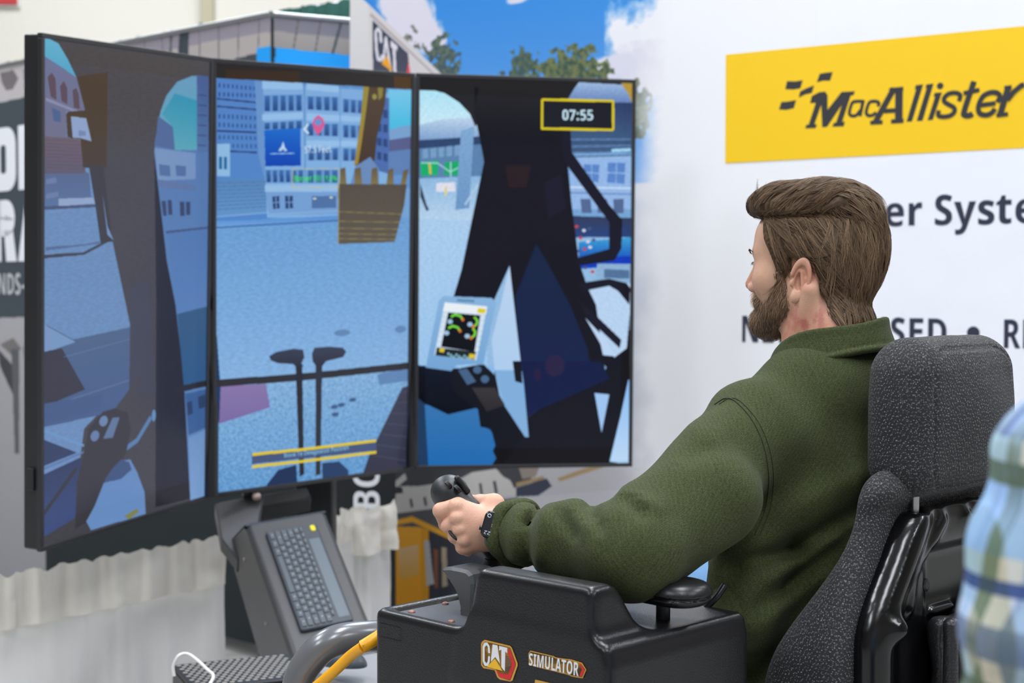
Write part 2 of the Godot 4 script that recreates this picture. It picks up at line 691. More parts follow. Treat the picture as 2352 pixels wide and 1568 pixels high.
func hall() -> void:
	struct("floor", slab(Vector3(26, 0.2, 26), Vector3(0, -0.1, -4)), M.floor)
	struct("ceiling", slab(Vector3(26, 0.2, 26), Vector3(0, 8.1, -4)), M.ceiling)
	struct("wall_back", slab(Vector3(26, 8, 0.2), Vector3(0, 4, -16.9)), M.wall)
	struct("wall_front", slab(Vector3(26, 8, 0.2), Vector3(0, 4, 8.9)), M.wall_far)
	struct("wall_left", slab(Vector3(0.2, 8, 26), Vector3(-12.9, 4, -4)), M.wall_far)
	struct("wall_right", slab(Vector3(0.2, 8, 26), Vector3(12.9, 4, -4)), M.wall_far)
	struct("trim_1", rbox(Vector3(0.14, 8, 0.08), 0.01, Vector3(-3.33, 4, -16.77), 1), M.trim)
	struct("trim_2", rbox(Vector3(0.14, 8, 0.08), 0.01, Vector3(3.2, 4, -16.77), 1), M.trim)
	var t := thing("wall_sign", "small red sign high on the far cream hall wall", "sign", "", Vector3(-5.578,4.709,-16.73))
	part(t, "plate", rbox(Vector3(0.38, 0.12, 0.03), 0.01), M.red)
	part(t, "frame", rbox(Vector3(0.42, 0.16, 0.02), 0.01, Vector3(0, 0, -0.02)), M.white_metal)

# ---------------------------------------------------------------- printed backdrops
func wall_frame(a: Vector3, b: Vector3) -> Transform3D:   # x along the wall, y up, z towards the aisle
	var t := (b - a).normalized()
	return Transform3D(Basis(t, Vector3.UP, t.cross(Vector3.UP)), a)

func on(pic: Pic, pts: PackedVector2Array, top: float, ppm: float) -> PackedVector2Array:   # metres on the wall to picture pixels
	var out := PackedVector2Array()
	for p in pts: out.append(Vector2(p.x, top - p.y) * ppm)
	return out

func foliage(pic: Pic, at: Vector2, rx: float, ry: float, cover: float, dark: Color, lit: Color, sd: int) -> void:
	var nz := FastNoiseLite.new()
	nz.seed = sd
	nz.frequency = 0.045
	nz.fractal_octaves = 4
	for y in range(maxi(0, int(at.y - ry)), mini(pic.h, int(at.y + ry))):
		for x in range(maxi(0, int(at.x - rx)), mini(pic.w, int(at.x + rx))):
			var d := Vector2((x - at.x) / rx, (y - at.y) / ry).length()
			var f := nz.get_noise_2d(x, y)
			if f + cover > d * d * 0.9:
				pic.im.set_pixel(x, y, dark.lerp(lit, clampf(nz.get_noise_2d(x * 1.7 + 90, y * 1.7) * 1.6 + 0.5 - (y - at.y) / ry * 0.3, 0, 1)))

func cloud(pic: Pic, at: Vector2, rx: float, ry: float, sd: int, white := Color(0.875, 0.862, 0.92)) -> void:
	var nz := FastNoiseLite.new()
	nz.seed = sd
	nz.frequency = 0.014
	nz.fractal_octaves = 5
	for y in range(maxi(0, int(at.y - ry)), mini(pic.h, int(at.y + ry))):
		for x in range(maxi(0, int(at.x - rx)), mini(pic.w, int(at.x + rx))):
			var d := Vector2((x - at.x) / rx, (y - at.y) / ry).length()
			var a := clampf((1.0 - d + nz.get_noise_2d(x, y) * 0.6) * 3.2, 0, 1)
			if a > 0.0: pic.im.set_pixel(x, y, pic.im.get_pixel(x, y).lerp(white, a))

func backdrops() -> void:
	sky_wall()
	dark_panels()

func sky_wall() -> void:
	var xf := wall_frame(Vector3(-0.65, 0, -6.137), Vector3(1.546, 0, -4.6))
	var t := thing("photo_backdrop", "tall stretched fabric backdrop printed with blue sky and trees fading into plain white", "backdrop", "", Vector3.ZERO, xf)
	var top := 3.1
	var wide := 2.0
	var ppm := 400.0
	var pic := Pic.new(int(wide * ppm), int(top * ppm), rgb(240, 240, 246))
	var sky := func(pts, c, c2 = null): pic.poly(on(pic, pts, top, ppm), c, c2)
	pic.poly(PackedVector2Array([Vector2(0, 0), Vector2(pic.w, 0), Vector2(pic.w, 480), Vector2(0, 480)]), rgb(2, 118, 214), rgb(128, 176, 240))
	sky.call(pv([-0.1026,2.013,1.731,1.943,1.736,0.9797,-0.1095,0.8519]), rgb(216, 222, 236), rgb(205, 205, 214))
	sky.call(pv([-0.1095,0.8519,1.736,0.9797,1.742,0.0494,-0.1161,-0.2722]), rgb(204, 202, 208), rgb(150, 148, 152))
	var p := func(q: PackedVector2Array) -> Vector2: return on(pic, q, top, ppm)[0]
	cloud(pic, p.call(pv([0.2846,2.64])), 62, 62, 4)
	cloud(pic, p.call(pv([0.3813,2.563])), 44, 40, 9)
	cloud(pic, p.call(pv([1.496,2.459])), 120, 100, 14, Color(0.95, 0.95, 0.98))
	cloud(pic, p.call(pv([1.393,2.349])), 80, 42, 15, Color(0.9, 0.89, 0.94))
	cloud(pic, p.call(pv([1.234,2.377])), 40, 22, 18, Color(0.88, 0.88, 0.94))
	cloud(pic, p.call(pv([0.8208,2.653])), 22, 7, 19)
	foliage(pic, p.call(pv([0.2951,2.546])), 38, 36, 0.1, rgb(88, 92, 92), rgb(140, 140, 130), 21)
	foliage(pic, p.call(pv([0.4658,2.456])), 50, 50, 0.42, rgb(60, 82, 96), rgb(96, 112, 92), 22)
	foliage(pic, p.call(pv([0.8307,2.386])), 38, 38, 0.5, rgb(56, 84, 92), rgb(88, 106, 80), 23)
	foliage(pic, p.call(pv([1.05,2.353])), 76, 48, 0.62, rgb(58, 82, 70), rgb(116, 124, 78), 24)
	foliage(pic, p.call(pv([1.327,2.217])), 26, 46, 0.6, rgb(56, 76, 66), rgb(96, 108, 76), 25)
	# white canopy with its logo flag
	sky.call(pv([-0.0283,2.809,0.0966,2.713,0.1299,2.621,0.1317,2.004,-0.0326,2.01]), rgb(224, 221, 222), rgb(204, 202, 209))
	sky.call(pv([0.0966,2.713,0.4867,2.388,0.5173,1.989,0.116,2.004]), rgb(214, 209, 212))
	sky.call(pv([0.1122,2.674,0.4341,2.406,0.4256,2.406,0.1077,2.664]), rgb(172, 160, 160))
	sky.call(pv([0.1188,2.646,0.2993,2.5,0.3099,2.415,0.3179,2.199,0.1259,2.21]), rgb(50, 58, 78), rgb(92, 90, 106))
	sky.call(pv([0.3014,2.47,0.3121,2.422,0.3265,2.199,0.2874,2.201,0.2926,2.429]), rgb(226, 72, 80))
	var white := rgb(226, 222, 232)
	pic.line(on(pic, pv([0.1632,2.553,0.1611,2.594,0.1478,2.609,0.1366,2.6,0.1385,2.535,0.1473,2.491,0.1606,2.485,0.1719,2.505]), top, ppm), 5.2, white)
	pic.line(on(pic, pv([0.1762,2.477,0.1877,2.571,0.2137,2.435]), top, ppm), 4.6, white)
	sky.call(pv([0.212,2.559,0.2471,2.532,0.2448,2.512,0.236,2.519,0.2423,2.424,0.2269,2.425,0.2228,2.524,0.2119,2.535]), white)
	sky.call(pv([0.194,2.501,0.2225,2.432,0.165,2.471]), rgb(240, 164, 40))
	# lower part: grey machine, concrete floor, yellow enclosure
	var m1 := rgb(214, 211, 209)  # machine and yellow inks lightened to make up for the monitors' shade
	sky.call(pv([0.1675,0.8798,0.9191,0.9473,0.8704,0.8629,0.7414,0.8203,0.2118,0.7702]), rgb(74, 74, 80))
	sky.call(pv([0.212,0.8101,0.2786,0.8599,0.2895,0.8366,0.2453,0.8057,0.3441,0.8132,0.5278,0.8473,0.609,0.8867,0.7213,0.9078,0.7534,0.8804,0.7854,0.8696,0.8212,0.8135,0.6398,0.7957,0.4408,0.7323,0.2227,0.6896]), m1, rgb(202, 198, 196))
	sky.call(pv([0.203,0.799,0.2652,0.8037,0.2695,0.7799,0.2074,0.7716]), rgb(52, 54, 64))
	sky.call(pv([0.3002,0.7583,0.3134,0.7628,0.322,0.7291,0.3089,0.7246]), rgb(84, 84, 88))
	sky.call(pv([0.37,0.7708,0.383,0.7752,0.3915,0.7418,0.3785,0.7373]), rgb(84, 84, 88))
	sky.call(pv([0.6398,0.8456,0.6521,0.8482,0.6603,0.8024,0.648,0.7997]), rgb(84, 84, 88))
	sky.call(pv([0.7051,0.8588,0.7192,0.8615,0.7293,0.8161,0.7152,0.8117]), rgb(84, 84, 88))
	sky.call(pv([0.8133,0.8423,0.9481,0.8881,0.9731,0.861,0.9114,0.8207,0.8133,0.8096]), rgb(62, 68, 86))
	sky.call(pv([0.8133,0.8619,0.9385,0.897,0.9385,0.8841,0.8133,0.8456]), rgb(176, 150, 110))
	sky.call(pv([0.8212,0.9245,0.9191,0.9312,0.8997,0.8894,0.8409,0.877]), rgb(160, 146, 138))
	sky.call(pv([0.9961,0.8916,1.109,0.9347,1.183,0.9555,1.202,0.9474,1.119,0.9195,1.006,0.8795]), rgb(186, 158, 118))
	sky.call(pv([0.1802,0.6859,0.8212,0.807,0.8212,0.5484,0.1785,0.2703]), rgb(92, 92, 97), rgb(70, 68, 72))
	sky.call(pv([0.8212,0.807,1.346,0.8831,1.348,0.2935,0.8213,0.2199]), rgb(204, 202, 208), rgb(220, 219, 226))
	sky.call(pv([0.2159,0.6647,0.3154,0.6925,0.5064,0.6383,0.5063,0.6163,0.3175,0.6686,0.218,0.6458]), rgb(238, 172, 44))
	sky.call(pv([0.2203,0.6443,0.3566,0.6533,0.36,0.2932,0.2323,0.2771]), rgb(240, 172, 48), rgb(240, 164, 16))
	sky.call(pv([0.2422,0.5562,0.3434,0.5835,0.3474,0.4637,0.2506,0.4357]), rgb(226, 190, 150), rgb(222, 168, 70))
	sky.call(pv([0.3566,0.6533,0.3977,0.6468,0.3968,0.2979,0.36,0.2932]), rgb(228, 158, 22))
	sky.call(pv([0.3977,0.6434,0.5148,0.6138,0.6805,0.5501,0.6803,0.3337,0.3968,0.2979]), rgb(52, 54, 66))
	sky.call(pv([0.3738,0.6036,0.3998,0.6061,0.4124,0.5049,0.4251,0.4381,0.3863,0.4251]), rgb(186, 186, 190))
	sky.call(pv([0.4212,0.5741,0.4426,0.5728,0.4422,0.423,0.4251,0.421]), rgb(140, 84, 58))
	sky.call(pv([0.4597,0.5864,0.4851,0.5838,0.4891,0.4368,0.4636,0.4288]), rgb(182, 166, 140))
	# the print dissolves into plain white towards the right
	var u0: float = pv([1.283,1.622])[0].x * ppm
	var u1: float = pv([1.431,1.621])[0].x * ppm
	var wob := FastNoiseLite.new()
	wob.seed = 31
	wob.frequency = 0.01
	for y in pic.h:
		var lean := clampf((330.0 - y) / 330.0, 0, 1) * 70.0
		for x in range(int(u0 - 20), pic.w):
			var a := smoothstep(u0 + lean, u1 + lean, x + wob.get_noise_2d(x, y) * 22.0)
			if a > 0.0: pic.im.set_pixel(x, y, pic.im.get_pixel(x, y).lerp(Color(0.972, 0.972, 0.988), a))
	var mp: StandardMaterial3D = M.fabric_white.duplicate()
	mp.albedo_color = Color.WHITE
	mp.albedo_texture = pic.tex()
	mp.uv1_triplanar = false
	mp.normal_enabled = false
	mp.uv1_scale = Vector3.ONE
	# printed cloth, its left end a soft pillow edge
	var mb := MB.new()
	var rows := []
	var uvs := []
	for j in 32:
		var y := top * j / 31.0
		var row := []
		var ur := []
		var bulge := 0.012 * sin(y * 7.0 + 0.6) + 0.012 * sin(y * 3.1)
		for k in 6:   # round the end
			var a := -PI / 2 + PI / 2 * k / 5.0
			row.append(Vector3(0.03 - cos(a) * 0.03 + bulge * (1 - k / 6.0), y, -0.03 + 0.03 * sin(a + PI / 2)))
			ur.append(Vector2(0.002, 1.0 - y / top))
		for k in range(0, 41):
			var u := 0.03 + (wide - 0.03) * k / 40.0
			row.append(Vector3(u, y, 0.0008 * sin(u * 2.2 + 1.0) * sin(y * 1.3)))
			ur.append(Vector2(u / wide, 1.0 - y / top))
		rows.append(row)
		uvs.append(ur)
	mb.grid(rows, false, false, uvs)
	part(t, "printed_cloth", mb.mesh(), mp, "sky and tree print")
	mb = MB.new()
	rows = []
	for j in 32:
		var y := top * j / 31.0
		var row := []
		for k in 41:
			var u := wide + 2.6 * k / 40.0
			row.append(Vector3(u, y, 0.0008 * sin(u * 2.2 + 1.0) * sin(y * 1.3)))
		rows.append(row)
	mb.grid(rows)
	part(t, "white_cloth", mb.mesh(), M.fabric_white, "plain white fabric")
	part(t, "frame", rbox(Vector3(4.5, 0.05, 0.04), 0.01, Vector3(2.3, top - 0.03, -0.04)), M.alu)
	for u in [0.06, 2.2, 4.5]: part(t, "post", rbox(Vector3(0.04, top - 0.05, 0.04), 0.01, Vector3(u, top / 2, -0.05)), M.alu)
	# yellow field with the dealer's name in slanted slab letters
	var sign := part(t, "sign_field", flat(pv([1.673,2.373,2.67,2.373,2.674,2.011,1.678,2.011]), 0.0), M.sign_yellow, "yellow printed field", Transform3D(Basis(), Vector3(0, 0, 0.0014)))
	sign.mesh = flat(PackedVector2Array([Vector2(1.675, 2.376), Vector2(3.3, 2.376), Vector2(3.3, 2.011), Vector2(1.675, 2.011)]), 0.0)
	part(sign, "flag_mark", flag_mark(), M.ink_dark, "", Transform3D(Basis(), Vector3(0, 0, 0.0005)))
	part(sign, "lettering", dealer_name(), M.ink_dark, "dark slanted lettering", Transform3D(Basis(), Vector3(0, 0, 0.0005)))
	# navy lettering lower down
	var a1: Vector2 = pv([2.395,1.782])[0]
	var b1: Vector2 = pv([2.676,1.865])[0]
	var line1 := lettering_mb("Power Systems", "Droid Sans", true, Rect2(pv([1.993,1.791])[0].x, a1.y - 0.027, 0.90, 0.125), 0.0, 0.0)
	part(t, "lettering", line1.mesh(), M.ink_navy, "navy upper and lower case lettering", Transform3D(Basis(), Vector3(0, 0, 0.0014)))
	var a2: Vector2 = pv([1.742,1.408])[0]
	var c2: Vector2 = pv([2.621,1.412])[0]
	var hh := 0.089
	var gap := c2.x - a2.x
	part(t, "lettering", lettering_mb("NEW", "Droid Sans", true, Rect2(a2.x, a2.y, 0.21, hh), 0.0, 0.0).mesh(), M.ink_navy, "navy capitals", Transform3D(Basis(), Vector3(0, 0, 0.0014)))
	var us: float = pv([2.19,1.41])[0].x
	part(t, "lettering", lettering_mb("USED", "Droid Sans", true, Rect2(us, a2.y, pv([2.443,1.416])[0].x - us, hh), 0.0, 0.0).mesh(), M.ink_navy, "navy capitals", Transform3D(Basis(), Vector3(0, 0, 0.0014)))
	part(t, "lettering", lettering_mb("RENTAL", "Droid Sans", true, Rect2(c2.x, a2.y, 0.33, hh), 0.0, 0.0).mesh(), M.ink_navy, "navy capitals", Transform3D(Basis(), Vector3(0, 0, 0.0014)))
	var dots := MB.new()
	for q in [pv([2.527,1.461])[0], pv([2.092,1.453])[0]]: flat_poly(dots, circle(0.02, Vector2(q.x, a2.y + hh * 0.5)), 0.0)
	part(t, "lettering", dots.mesh(), M.ink_navy, "navy dots", Transform3D(Basis(), Vector3(0, 0, 0.0014)))

func flag_mark() -> ArrayMesh:   # four leaning checks of a waving flag
	var mb := MB.new()
	for q in [pv([1.9,2.27,1.929,2.267,1.956,2.269,1.948,2.243,1.923,2.241,1.894,2.244]), pv([1.947,2.233,1.97,2.242,1.996,2.249,1.988,2.225,1.965,2.222,1.942,2.213]), pv([2.015,2.285,2.035,2.287,2.06,2.287,2.051,2.26,2.027,2.262,2.005,2.258]), pv([1.88,2.203,1.906,2.203,1.933,2.206,1.925,2.18,1.899,2.176,1.872,2.179])]:
		flat_poly(mb, q, 0.0)
	return mb.mesh()

func arc(c: Vector2, rx: float, ry: float, a0: float, a1: float, n := 10) -> Array:
	var out := []
	for k in n + 1:
		var a := deg_to_rad(lerpf(a0, a1, float(k) / n))
		out.append(c + Vector2(cos(a) * rx, sin(a) * ry))
	return out

func dealer_name() -> ArrayMesh:   # slanting slab letters; bands of ink, each a hair above the last
	var mb := MB.new()
	var z := 0.0
	for q in [pv([1.966,2.111,1.969,2.123,1.978,2.123,2.002,2.192,1.982,2.192,1.988,2.215,2.014,2.226,2.035,2.226,2.043,2.213,2.043,2.167,2.091,2.221,2.136,2.22,2.132,2.208,2.122,2.207,2.094,2.125,2.103,2.125,2.099,2.11,2.06,2.111,2.065,2.123,2.073,2.124,2.092,2.179,2.042,2.112,2.025,2.111,2.021,2.184,1.998,2.123,2.007,2.122,2.002,2.11]), pv([2.308,2.112,2.338,2.211,2.334,2.212,2.337,2.224,2.361,2.225,2.326,2.112]), pv([2.341,2.112,2.372,2.212,2.368,2.213,2.371,2.224,2.394,2.225,2.36,2.112]), pv([2.376,2.112,2.399,2.184,2.394,2.185,2.398,2.196,2.421,2.196,2.393,2.113])]:
		flat_poly(mb, q, z)
	var dot: Vector2 = pv([2.415,2.216])[0]
	flat_poly(mb, circle(0.0105, dot), z)
	for b in [[pv([2.164,2.186,2.135,2.187,2.125,2.179,2.118,2.152,2.126,2.142,2.142,2.143,2.156,2.159]), 19.0], [pv([2.165,2.19,2.154,2.139]), 21.0], [pv([2.214,2.166,2.217,2.177,2.206,2.183,2.187,2.182,2.178,2.165,2.175,2.148,2.183,2.139,2.198,2.14,2.208,2.148]), 19.0],
			[pv([2.205,2.116,2.267,2.22]), 36.0], [pv([2.283,2.22,2.283,2.113]), 46.0], [pv([2.235,2.15,2.28,2.15]), 26.0], [pv([2.189,2.116,2.23,2.116]), 23.0], [pv([2.258,2.116,2.299,2.116]), 24.0], [pv([2.251,2.215,2.297,2.216]), 24.0],
			[pv([2.475,2.165,2.479,2.182,2.466,2.191,2.443,2.19,2.429,2.179,2.429,2.167,2.442,2.157,2.458,2.148,2.462,2.136,2.452,2.124,2.433,2.12,2.416,2.122,2.41,2.128,2.412,2.141]), 25.0],
			[pv([2.521,2.222,2.492,2.135,2.494,2.121,2.508,2.119,2.518,2.124]), 32.0], [pv([2.489,2.188,2.538,2.195]), 24.0], [pv([2.539,2.148,2.588,2.151]), 25.0], [pv([2.593,2.154,2.601,2.169,2.592,2.182,2.57,2.184,2.548,2.173,2.535,2.144,2.54,2.123,2.56,2.117,2.577,2.123,2.586,2.135]), 27.0],
			[pv([2.626,2.198,2.602,2.115]), 34.0], [pv([2.591,2.114,2.626,2.116]), 22.0], [pv([2.614,2.195,2.636,2.196]), 22.0], [pv([2.623,2.158,2.642,2.181,2.665,2.199,2.674,2.2]), 28.0]]:
		var path := PackedVector2Array(smooth_path(Array(b[0]), 5)) if b[0].size() > 4 else PackedVector2Array(b[0])
		for poly in Geometry2D.offset_polyline(path, b[1] / 2.579 * 0.0014 / 2.0, Geometry2D.JOIN_ROUND, Geometry2D.END_BUTT):
			z += 0.00012
			if not Geometry2D.is_polygon_clockwise(poly): flat_poly(mb, poly, z)
	return mb.mesh()

func dark_panels() -> void:
	var top := 2.72
	var low := 0.06
	var ppm := 230.0
	var xf := wall_frame(Vector3(-3.2, 0, -8.434), Vector3(-1.006, 0, -6.39))
	var t := thing("display_panel", "dark slate display panel with huge white capitals beside the left screen", "display panel", "", Vector3.ZERO, xf)
	var pic := Pic.new(690, int((top - low) * ppm), rgb(66, 76, 84))
	var d := func(pts, c, c2 = null): pic.poly(on(pic, pts, top, ppm), c, c2)
	d.call(pv([-0.4149,2.97,1.315,2.784,1.31,2.559,-0.4303,2.503]), rgb(196, 190, 192))
	d.call(pv([0.7592,2.692,0.892,2.697,0.9431,2.648,0.8896,2.598,0.8192,2.598,0.7759,2.641]), rgb(120, 112, 116))
	d.call(pv([0.9871,2.688,1.106,2.694,1.105,2.634,0.9944,2.631]), rgb(160, 158, 164))
	d.call(pv([0.9986,2.626,1.105,2.629,1.104,2.599,1.002,2.595]), rgb(104, 108, 112))
	d.call(pv([-0.4667,1.398,1.183,1.443,1.137,-0.7115,-0.5475,-1.058]), rgb(176, 174, 178), rgb(134, 134, 140))
	d.call(pv([0.7245,1.291,0.8593,1.329,0.9456,1.275,0.8483,1.236]), rgb(120, 116, 116))
	d.call(pv([0.7013,1.268,0.8209,1.204,0.9163,1.14,0.8977,1.094,0.8523,1.036,0.7217,1.178]), rgb(66, 66, 72))
	d.call(pv([0.8403,1.272,0.9195,1.274,0.9068,0.7357,0.8627,0.7324]), rgb(92, 94, 100))
	d.call(pv([0.9902,1.332,1.118,1.346,1.121,1.06,0.9935,1.099,0.963,1.276]), rgb(54, 64, 76))
	d.call(pv([0.9919,1.405,1.061,1.415,1.068,1.358,1.016,1.348]), rgb(150, 108, 96))
	d.call(pv([0.9669,1.071,1.121,1.071,1.112,0.6849,1.027,0.7003,0.9884,0.8757]), rgb(126, 112, 92))
	d.call(pv([1.191,1.804,3.215,1.767,3.199,-0.2872,1.137,-0.7115]), rgb(24, 38, 42), rgb(18, 28, 34))
	# awning print along the top
	d.call(pv([1.212,2.753,3.01,2.747,3.045,1.77,1.191,1.804]), rgb(176, 168, 166))
	d.call(pv([1.212,2.753,3.025,2.727,3.024,2.652,2.569,2.658,1.209,2.633]), rgb(146, 140, 152))
	for k in 7:
		var a := on(pic, pv([1.998,2.731,2.996,2.72,2.979,2.534,2.024,2.569]), top, ppm)
		var s := (k + 0.5) / 7.0
		pic.line(PackedVector2Array([a[0].lerp(a[1], s), a[3].lerp(a[2], s)]), 1.6, rgb(104, 100, 106))
	d.call(pv([2.349,2.716,2.421,2.716,2.413,2.552,2.327,2.56]), rgb(52, 62, 72))
	d.call(pv([2.275,2.717,2.295,2.716,2.286,2.564,2.266,2.566]), rgb(90, 92, 98))
	d.call(pv([2.906,2.596,3.052,2.591,3.051,2.419,2.905,2.432]), rgb(2, 158, 246))
	d.call(pv([2.694,2.562,2.906,2.574,2.905,2.432,2.692,2.451]), rgb(62, 66, 74))
	var mp := mat(Color.WHITE, 0.7)
	mp.albedo_texture = pic.tex()
	var mb := MB.new()
	mb.face([Vector3(0, low, 0), Vector3(3.0, low, 0), Vector3(3.0, top, 0), Vector3(0, top, 0)], Vector3(0, 0, 1), [Vector2(0, 1), Vector2(1, 1), Vector2(1, 0), Vector2(0, 0)])
	part(t, "printed_cloth", mb.mesh(), mp)
	part(t, "back_board", rbox(Vector3(3.0, top - low - 0.01, 0.04), 0.01, Vector3(1.5, (top + low) / 2, -0.022)), M.dark_drape)
	part(t, "top_rail", tube([Vector3(0, top + 0.008, 0), Vector3(3.0, top + 0.008, 0)], [0.012], 8), M.alu)
	for u in [0.2, 1.5, 2.9]: part(t, "leg", rbox(Vector3(0.05, low + 0.02, 0.05), 0.005, Vector3(u, low / 2, -0.03)), M.alu)
	# heavy capitals
	var L := MB.new()
	var o: Vector2 = pv([0.9123,2.083])[0]
	var hi: float = pv([0.9201,2.41])[0].y
	var k := 0.1
	var hh := hi - o.y
	var ring := func(x0: float, x1: float, y0: float, y1: float) -> void:
		# ring as quads
		var out := rrect(x1 - x0, y1 - y0, 0.085, Vector2((x0 + x1) / 2, (y0 + y1) / 2))
		var inn := rrect(x1 - x0 - 2 * k, y1 - y0 - 2 * k * 0.9, 0.02, Vector2((x0 + x1) / 2, (y0 + y1) / 2))
		for i in out.size():
			var j := (i + 1) % out.size()
			L.face([Vector3(out[i].x, out[i].y, 0), Vector3(out[j].x, out[j].y, 0), Vector3(inn[j].x, inn[j].y, 0), Vector3(inn[i].x, inn[i].y, 0)], Vector3(0, 0, 1))
	var bar := func(x0: float, y0: float, x1: float, y1: float) -> void:
		L.face([Vector3(x0, y0, 0), Vector3(x1, y0, 0), Vector3(x1, y1, 0), Vector3(x0, y1, 0)], Vector3(0, 0, 1))
	ring.call(o.x - 0.255, o.x, o.y, hi)
	bar.call(o.x + 0.025, o.y, o.x + 0.13, hi)
	bar.call(o.x + 0.16, o.y, o.x + 0.265, hi)
	bar.call(o.x + 0.16, o.y, o.x + 0.36, o.y + 0.085)
	var r1: Vector2 = pv([0.9037,1.72])[0]
	var h2: float = pv([0.9113,2.038])[0].y
	ring.call(r1.x - 0.25, r1.x - 0.01, r1.y + 0.13, h2)
	bar.call(r1.x - 0.25, r1.y, r1.x - 0.15, h2)
	L.face([Vector3(r1.x - 0.1, r1.y, 0), Vector3(r1.x + 0.005, r1.y, 0), Vector3(r1.x - 0.03, r1.y + 0.16, 0), Vector3(r1.x - 0.12, r1.y + 0.16, 0)], Vector3(0, 0, 1))
	L.face([Vector3(r1.x + 0.02, r1.y, 0), Vector3(r1.x + 0.125, r1.y, 0), Vector3(r1.x + 0.215, h2, 0), Vector3(r1.x + 0.1, h2, 0)], Vector3(0, 0, 1))
	L.face([Vector3(r1.x + 0.2, r1.y, 0), Vector3(r1.x + 0.305, r1.y, 0), Vector3(r1.x + 0.225, h2, 0), Vector3(r1.x + 0.12, h2, 0)], Vector3(0, 0, 1))
	bar.call(r1.x + 0.09, r1.y + 0.055, r1.x + 0.24, r1.y + 0.12)
	part(t, "lettering", L.mesh(), M.white_print, "huge white capitals", Transform3D(Basis(), Vector3(0, 0, 0.002)))
	var n0: Vector2 = pv([0.5478,1.549])[0]
	part(t, "lettering", lettering_mb("HANDS-ON", "Droid Sans", true, Rect2(n0.x, n0.y, 0.62, 0.112), 0.0, 0.0).mesh(), mat(rgb(196, 199, 204), 0.7), "smaller pale grey capitals", Transform3D(Basis(), Vector3(0, 0, 0.002)))
	# the panel next to it, turned away
	var xs := wall_frame(Vector3(-0.996, 0, -6.40), Vector3(-0.70, 0, -6.555))
	var s2 := thing("display_panel", "narrow panel printed with a grey awning over bright blue, above the middle screen", "display panel", "", Vector3.ZERO, xs)
	var p2 := Pic.new(220, int((top - low) * ppm), rgb(20, 32, 36))
	var e := func(pts, c, c2 = null): p2.poly(on(p2, pts, top, ppm), c, c2)
	e.call(pv([0.0076,2.731,0.5481,2.728,0.5467,2.268,0.0047,2.243]), rgb(2, 158, 246))
	e.call(pv([-0.0018,2.73,0.5482,2.738,0.5476,2.577,-0.0027,2.59]), rgb(170, 164, 162), rgb(150, 144, 142))
	e.call(pv([-0.0018,2.73,0.5482,2.738,0.5479,2.648,-0.0022,2.658]), rgb(122, 120, 134), rgb(128, 126, 136))
	for q in [pv([0.1124,2.725,0.0886,2.589]), pv([0.211,2.722,0.185,2.587])]: p2.line(on(p2, q, top, ppm), 1.5, rgb(96, 92, 98))
	p2.line(on(p2, pv([0.3031,2.718,0.2631,2.583]), top, ppm), 2.6, rgb(64, 74, 80))
	var mq := mat(Color.WHITE, 0.7)
	mq.albedo_texture = p2.tex()
	mb = MB.new()
	var wide := 220.0 / ppm
	mb.face([Vector3(0, low, 0), Vector3(wide, low, 0), Vector3(wide, top, 0), Vector3(0, top, 0)], Vector3(0, 0, 1), [Vector2(0, 1), Vector2(1, 1), Vector2(1, 0), Vector2(0, 0)])
	part(s2, "printed_cloth", mb.mesh(), mq)
	part(s2, "back_board", rbox(Vector3(wide, top - low - 0.01, 0.04), 0.01, Vector3(wide / 2, (top + low) / 2, -0.022)), M.dark_drape)
	part(s2, "top_rail", tube([Vector3(0, top + 0.008, 0), Vector3(wide, top + 0.008, 0)], [0.012], 8), M.alu)
	for u in [0.05, 0.85]: part(s2, "leg", rbox(Vector3(0.05, low + 0.02, 0.05), 0.005, Vector3(u, low / 2, -0.03)), M.alu)
	# black roll-up banner whose white letters run up its side
	var q0 := Vector3(-0.9677,1.029,-5.763)
	var q1 := Vector3(-0.4334,1.041,-5.643)
	var bf := wall_frame(Vector3(q0.x, 0, q0.z), Vector3(q1.x, 0, q1.z))
	var b := thing("roll_up_banner", "black roll-up banner with white letters running up it, below the middle screen", "banner", "", Vector3.ZERO, bf)
	var bw := Vector2(q1.x - q0.x, q1.z - q0.z).length()
	part(b, "sheet", rbox(Vector3(bw, 1.5, 0.006), 0.002, Vector3(bw / 2, 0.8, 0), 1), mat(rgb(20, 26, 30), 0.6))
	part(b, "base", rbox(Vector3(bw + 0.04, 0.08, 0.16), 0.02, Vector3(bw / 2, 0.04, -0.02)), M.alu)
	var lt := lettering_mb("BOOK", "Droid Sans", true, Rect2(0, 0, 0.36, 0.105), 0.0, 0.0)
	var lp := Vector3(-0.5184,0.7654,-5.573)
	var lu := Vector2(lp.x - q0.x, lp.z - q0.z).length()
	part(b, "lettering", lt.mesh(), M.white_print, "white letters on their side", Transform3D(Basis(Vector3(0, 1, 0), Vector3(-1, 0, 0), Vector3(0, 0, 1)), Vector3(lu, lp.y, 0.005)))

